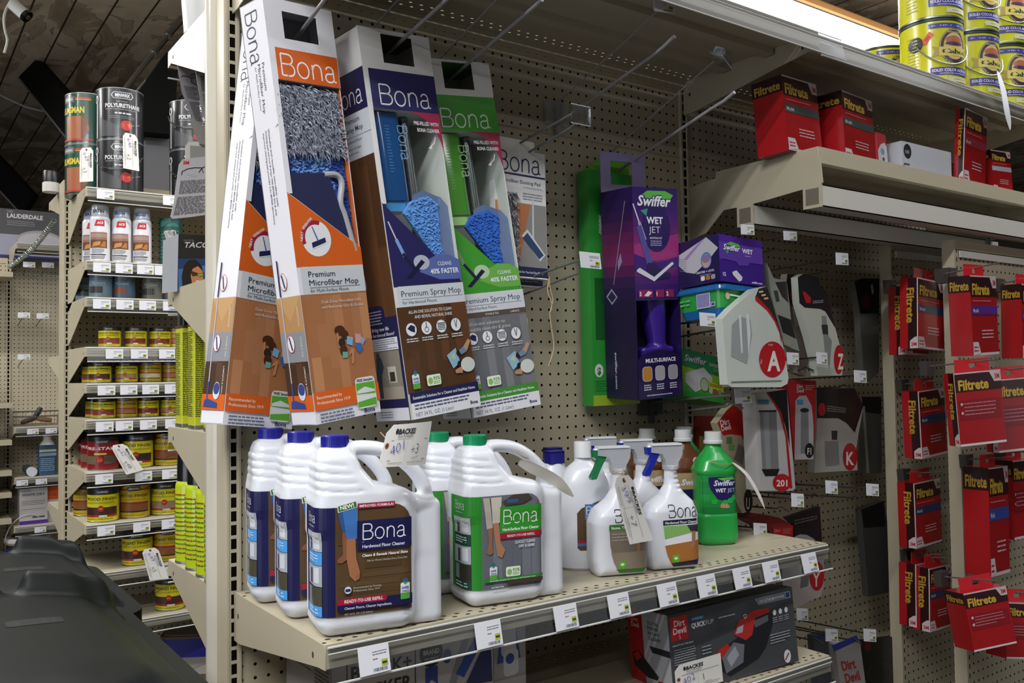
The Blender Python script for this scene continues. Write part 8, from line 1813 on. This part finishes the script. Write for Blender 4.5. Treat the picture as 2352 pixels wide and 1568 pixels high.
# coiled cord from the far left upright
b = B(); a, c = unp(22, 612, Y=166), unp(126, 505, Y=150); n = 420; P = []
ax_ = (c - a); l_ = np.linalg.norm(ax_); d_ = ax_ / l_; u_ = np.cross(d_, [0, 0, 1.]); u_ /= np.linalg.norm(u_); w_ = np.cross(d_, u_)
for i in range(n): th = i / n * 2 * math.pi * 34; P.append(a + ax_ * i / n + np.array([0, 0, -1.2 * math.sin(math.pi * i / n)]) + .48 * (u_ * math.cos(th) + w_ * math.sin(th)))
b.tube(P, .13, mat('9aa098', .3, .5), 5); o = b.build('coiled_cord', None, tuple(a)); o.location = W(*a); tag(o, 'grey coiled cord stretched diagonally in front of the farthest rack', 'cord')
# goods of the neighbouring bay at the left picture edge
for i, (v0, v1, c, lb) in enumerate(((592, 625, 'b4b8c8', 'pale blue'), (865, 925, 'a01c34', 'crimson'), (985, 1010, '2c4aa0', 'blue'), (1015, 1080, 'b8862a', 'amber'), (1090, 1130, '6a1c20', 'dark red'), (1140, 1190, 'a8aab0', 'silver'), (1230, 1290, 'b8942a', 'gold'))):
    p0, p1 = unp(5, v0, Y=172), unp(5, v1, Y=172); t, b, F_, L_ = carton_box('product_box', '%s package at the left picture edge, farthest rack' % lb, 'box', (p0[0] - 3.2, 172, p1[2]), (0, 0, 0), 5.4, 5, p0[2] - p1[2], c); F_.lines(.5, .3, 5, (p0[2] - p1[2]) * .8, 3, 'c8c8cc' if c != 'b4b8c8' else '55565c', .3); b.build('carton', t)
    bs = B(); bs.box(-47, .2, 170, 182.6, p1[2] - 1.2, p1[2] - .02, ENAMEL()); bs.build('shelf', far2, G3)
# security camera
p = unp(42, 22, Y=120); t = thing('security_camera', 'white security camera hanging from the ceiling at top left', 'camera', tuple(p), (0, 0, 0))
b = B(); wc = mat('c9cfd2', .35, 0, .03, 5, coat=.3); b.tube([(-.9, .6, 1.1), (1.1, -.6, -1.0)], 1.15, wc, 20); b.build('camera_body', t); b = B(); b.tube([(1.05, -.57, -.95), (1.5, -.82, -1.4)], 1.17, mat('101114', .15, coat=1), 20); b.tube([(1.3, -.7, -1.2), (1.7, -.93, -1.6)], .45, mat('5a4a40', .1, coat=1), 14); b.build('lens_hood', t)
b = B(); b.tube([(-.6, .4, 1.4), (-1.4, .8, 3.0), (-1.5, .8, (CEIL - p[2]))], .45, wc, 12); b.build('mount', t)
b = B(); P = [unp(u, v, Y=121) for u, v in ((26, 0), (14, 22), (9, 45), (12, 72), (17, 92), (12, 115), (9, 122))]; b.tube(catm(P, 4), .22, mat('b4bab4', .5), 8); o = b.build('camera_cable', None, tuple(P[0])); o.location = W(*P[0]); tag(o, 'white cable looping down from the security camera to the black beam', 'cable')

# ================================================================ trash bins
def bin_lid(X, Y, x0, x1, y0, y1):
    cx, cy = (x0 + x1) / 2, (y0 + y1) / 2
    def box_d(ins, r):
        qx, qy = np.abs(X - cx) - (x1 - x0) / 2 + ins + r, np.abs(Y - cy) - (y1 - y0) / 2 + ins + r
        return np.sqrt(np.maximum(qx, 0) ** 2 + np.maximum(qy, 0) ** 2) + np.minimum(np.maximum(qx, qy), 0) - r
    sm = lambda d, w: 1 / (1 + np.exp(np.clip(d / w, -30, 30)))
    e = box_d(0, 3.0)
    z = 1.5 * sm(box_d(1.6, 3.2), .22) + .8 * sm(box_d(3.4, 3.6), .28)
    z = z + .9 * np.clip(1 - ((X - cx) / 14) ** 2, 0, 1) * sm(box_d(4.5, 4), .8)
    # raised band along the hinge side, split by a channel
    band = sm(np.abs(Y - (y1 - 3.4)) - 2.2, .25) * sm(np.abs(X - cx) - (x1 - x0) / 2 + 1.6, .3)
    z = z + band * (1.0 + .9 * sm(-(X - (x1 - 7.6)), .12)) * (1 - .75 * sm(np.abs(X - (x1 - 8.4)) - .6, .15))
    z = z - 1.6 * sm(-(e + .35), .12)
    return z, e
def trash_bin(label, x1, y0, y1, ztop, yaw=0):
    x0 = x1 - 25.5; t = thing('trash_bin', label, 'trash bin', ((x0 + x1) / 2, (y0 + y1) / 2, FLOOR), (0, 0, 0), 'dark green wheeled trash bins'); og = ((x0 + x1) / 2, (y0 + y1) / 2, FLOOR)
    g_ = mat('070d0d', .5, 0, .12, 9, bump=.12, spec=.25, name='dark_green_plastic')
    n = 150; xs = np.linspace(x0, x1, n); ys = np.linspace(y0, y1, n); XX, YY = np.meshgrid(xs, ys, indexing='ij'); ZZ, e = bin_lid(XX, YY, x0, x1, y0, y1)
    V = []; ids = {}; F = []
    for i in range(n):
        for j in range(n):
            if e[i, j] < .05: ids[(i, j)] = len(V); V.append((XX[i, j], YY[i, j], ztop + ZZ[i, j]))
    for i in range(n - 1):
        for j in range(n - 1):
            q = [(i, j), (i + 1, j), (i + 1, j + 1), (i, j + 1)]
            if all(k in ids for k in q): F.append(tuple(ids[k] for k in q))
    b = B(); b.add(V, F, g_); R1 = rrect(x0, y0, x1, y1, 3.0, 6)
    b.prism(R1, ztop - 2.2, ztop + .1, g_, 'z'); 
    L = Lab(b, lambda u, v, off: (np.asarray(u), np.asarray(v), ztop + bin_lid(np.asarray(u), np.asarray(v), x0, x1, y0, y1)[0] + off), off=.02, seg=.4, rough=.5)
    L.poly(rrect(x1 - 9.6, y1 - 15.2, x1 - 6.4, y1 - 13.6, .3, 3), '0f1614'); L.text('TOTER', x1 - 9.2, y1 - 14.8, .7, '1c2826', w=2.4, off=.03) if 0 else L.lines(x1 - 9.1, y1 - 14.9, x1 - 6.8, y1 - 13.9, 1, '1d2927', .7)
    b.build('lid', t, og)
    R2 = rrect(x0 + 1.6, y0 + 1.6, x1 - 1.6, y1 - 2.2, 3, 6); R3 = rrect(x0 + 4, y0 + 5, x1 - 4, y1 - 4, 3, 6); n2 = len(R2)
    b = B(); b.add([(x, y, ztop - 2.2) for x, y in R2] + [(x, y, FLOOR + 1) for x, y in R3], [(i, n2 + i, n2 + (i + 1) % n2, (i + 1) % n2) for i in range(n2)] + [tuple(range(n2, 2 * n2))[::-1]], g_)
    b.prism(rrect(x0 + .6, y0 + .6, x1 - .6, y1 - 1.2, 3, 6), ztop - 4.4, ztop - 2.2, g_, 'z'); b.build('body', t, og)
    for sx_ in (x0 + 3, x1 - 4.6):
        b = B(); b.tube([(sx_, y1 - 4.5, FLOOR + 5), (sx_ + 1.6, y1 - 4.5, FLOOR + 5)], 5.0, mat('141414', .7), 28); b.build('wheel', t, og)
trash_bin('dark green trash bin lid nearest the camera at bottom left', -8.7, -19.0, 12.6, -14.0)
trash_bin('dark green trash bin behind the nearest one at bottom left', -6.3, 13.4, 38.0, -15.4)
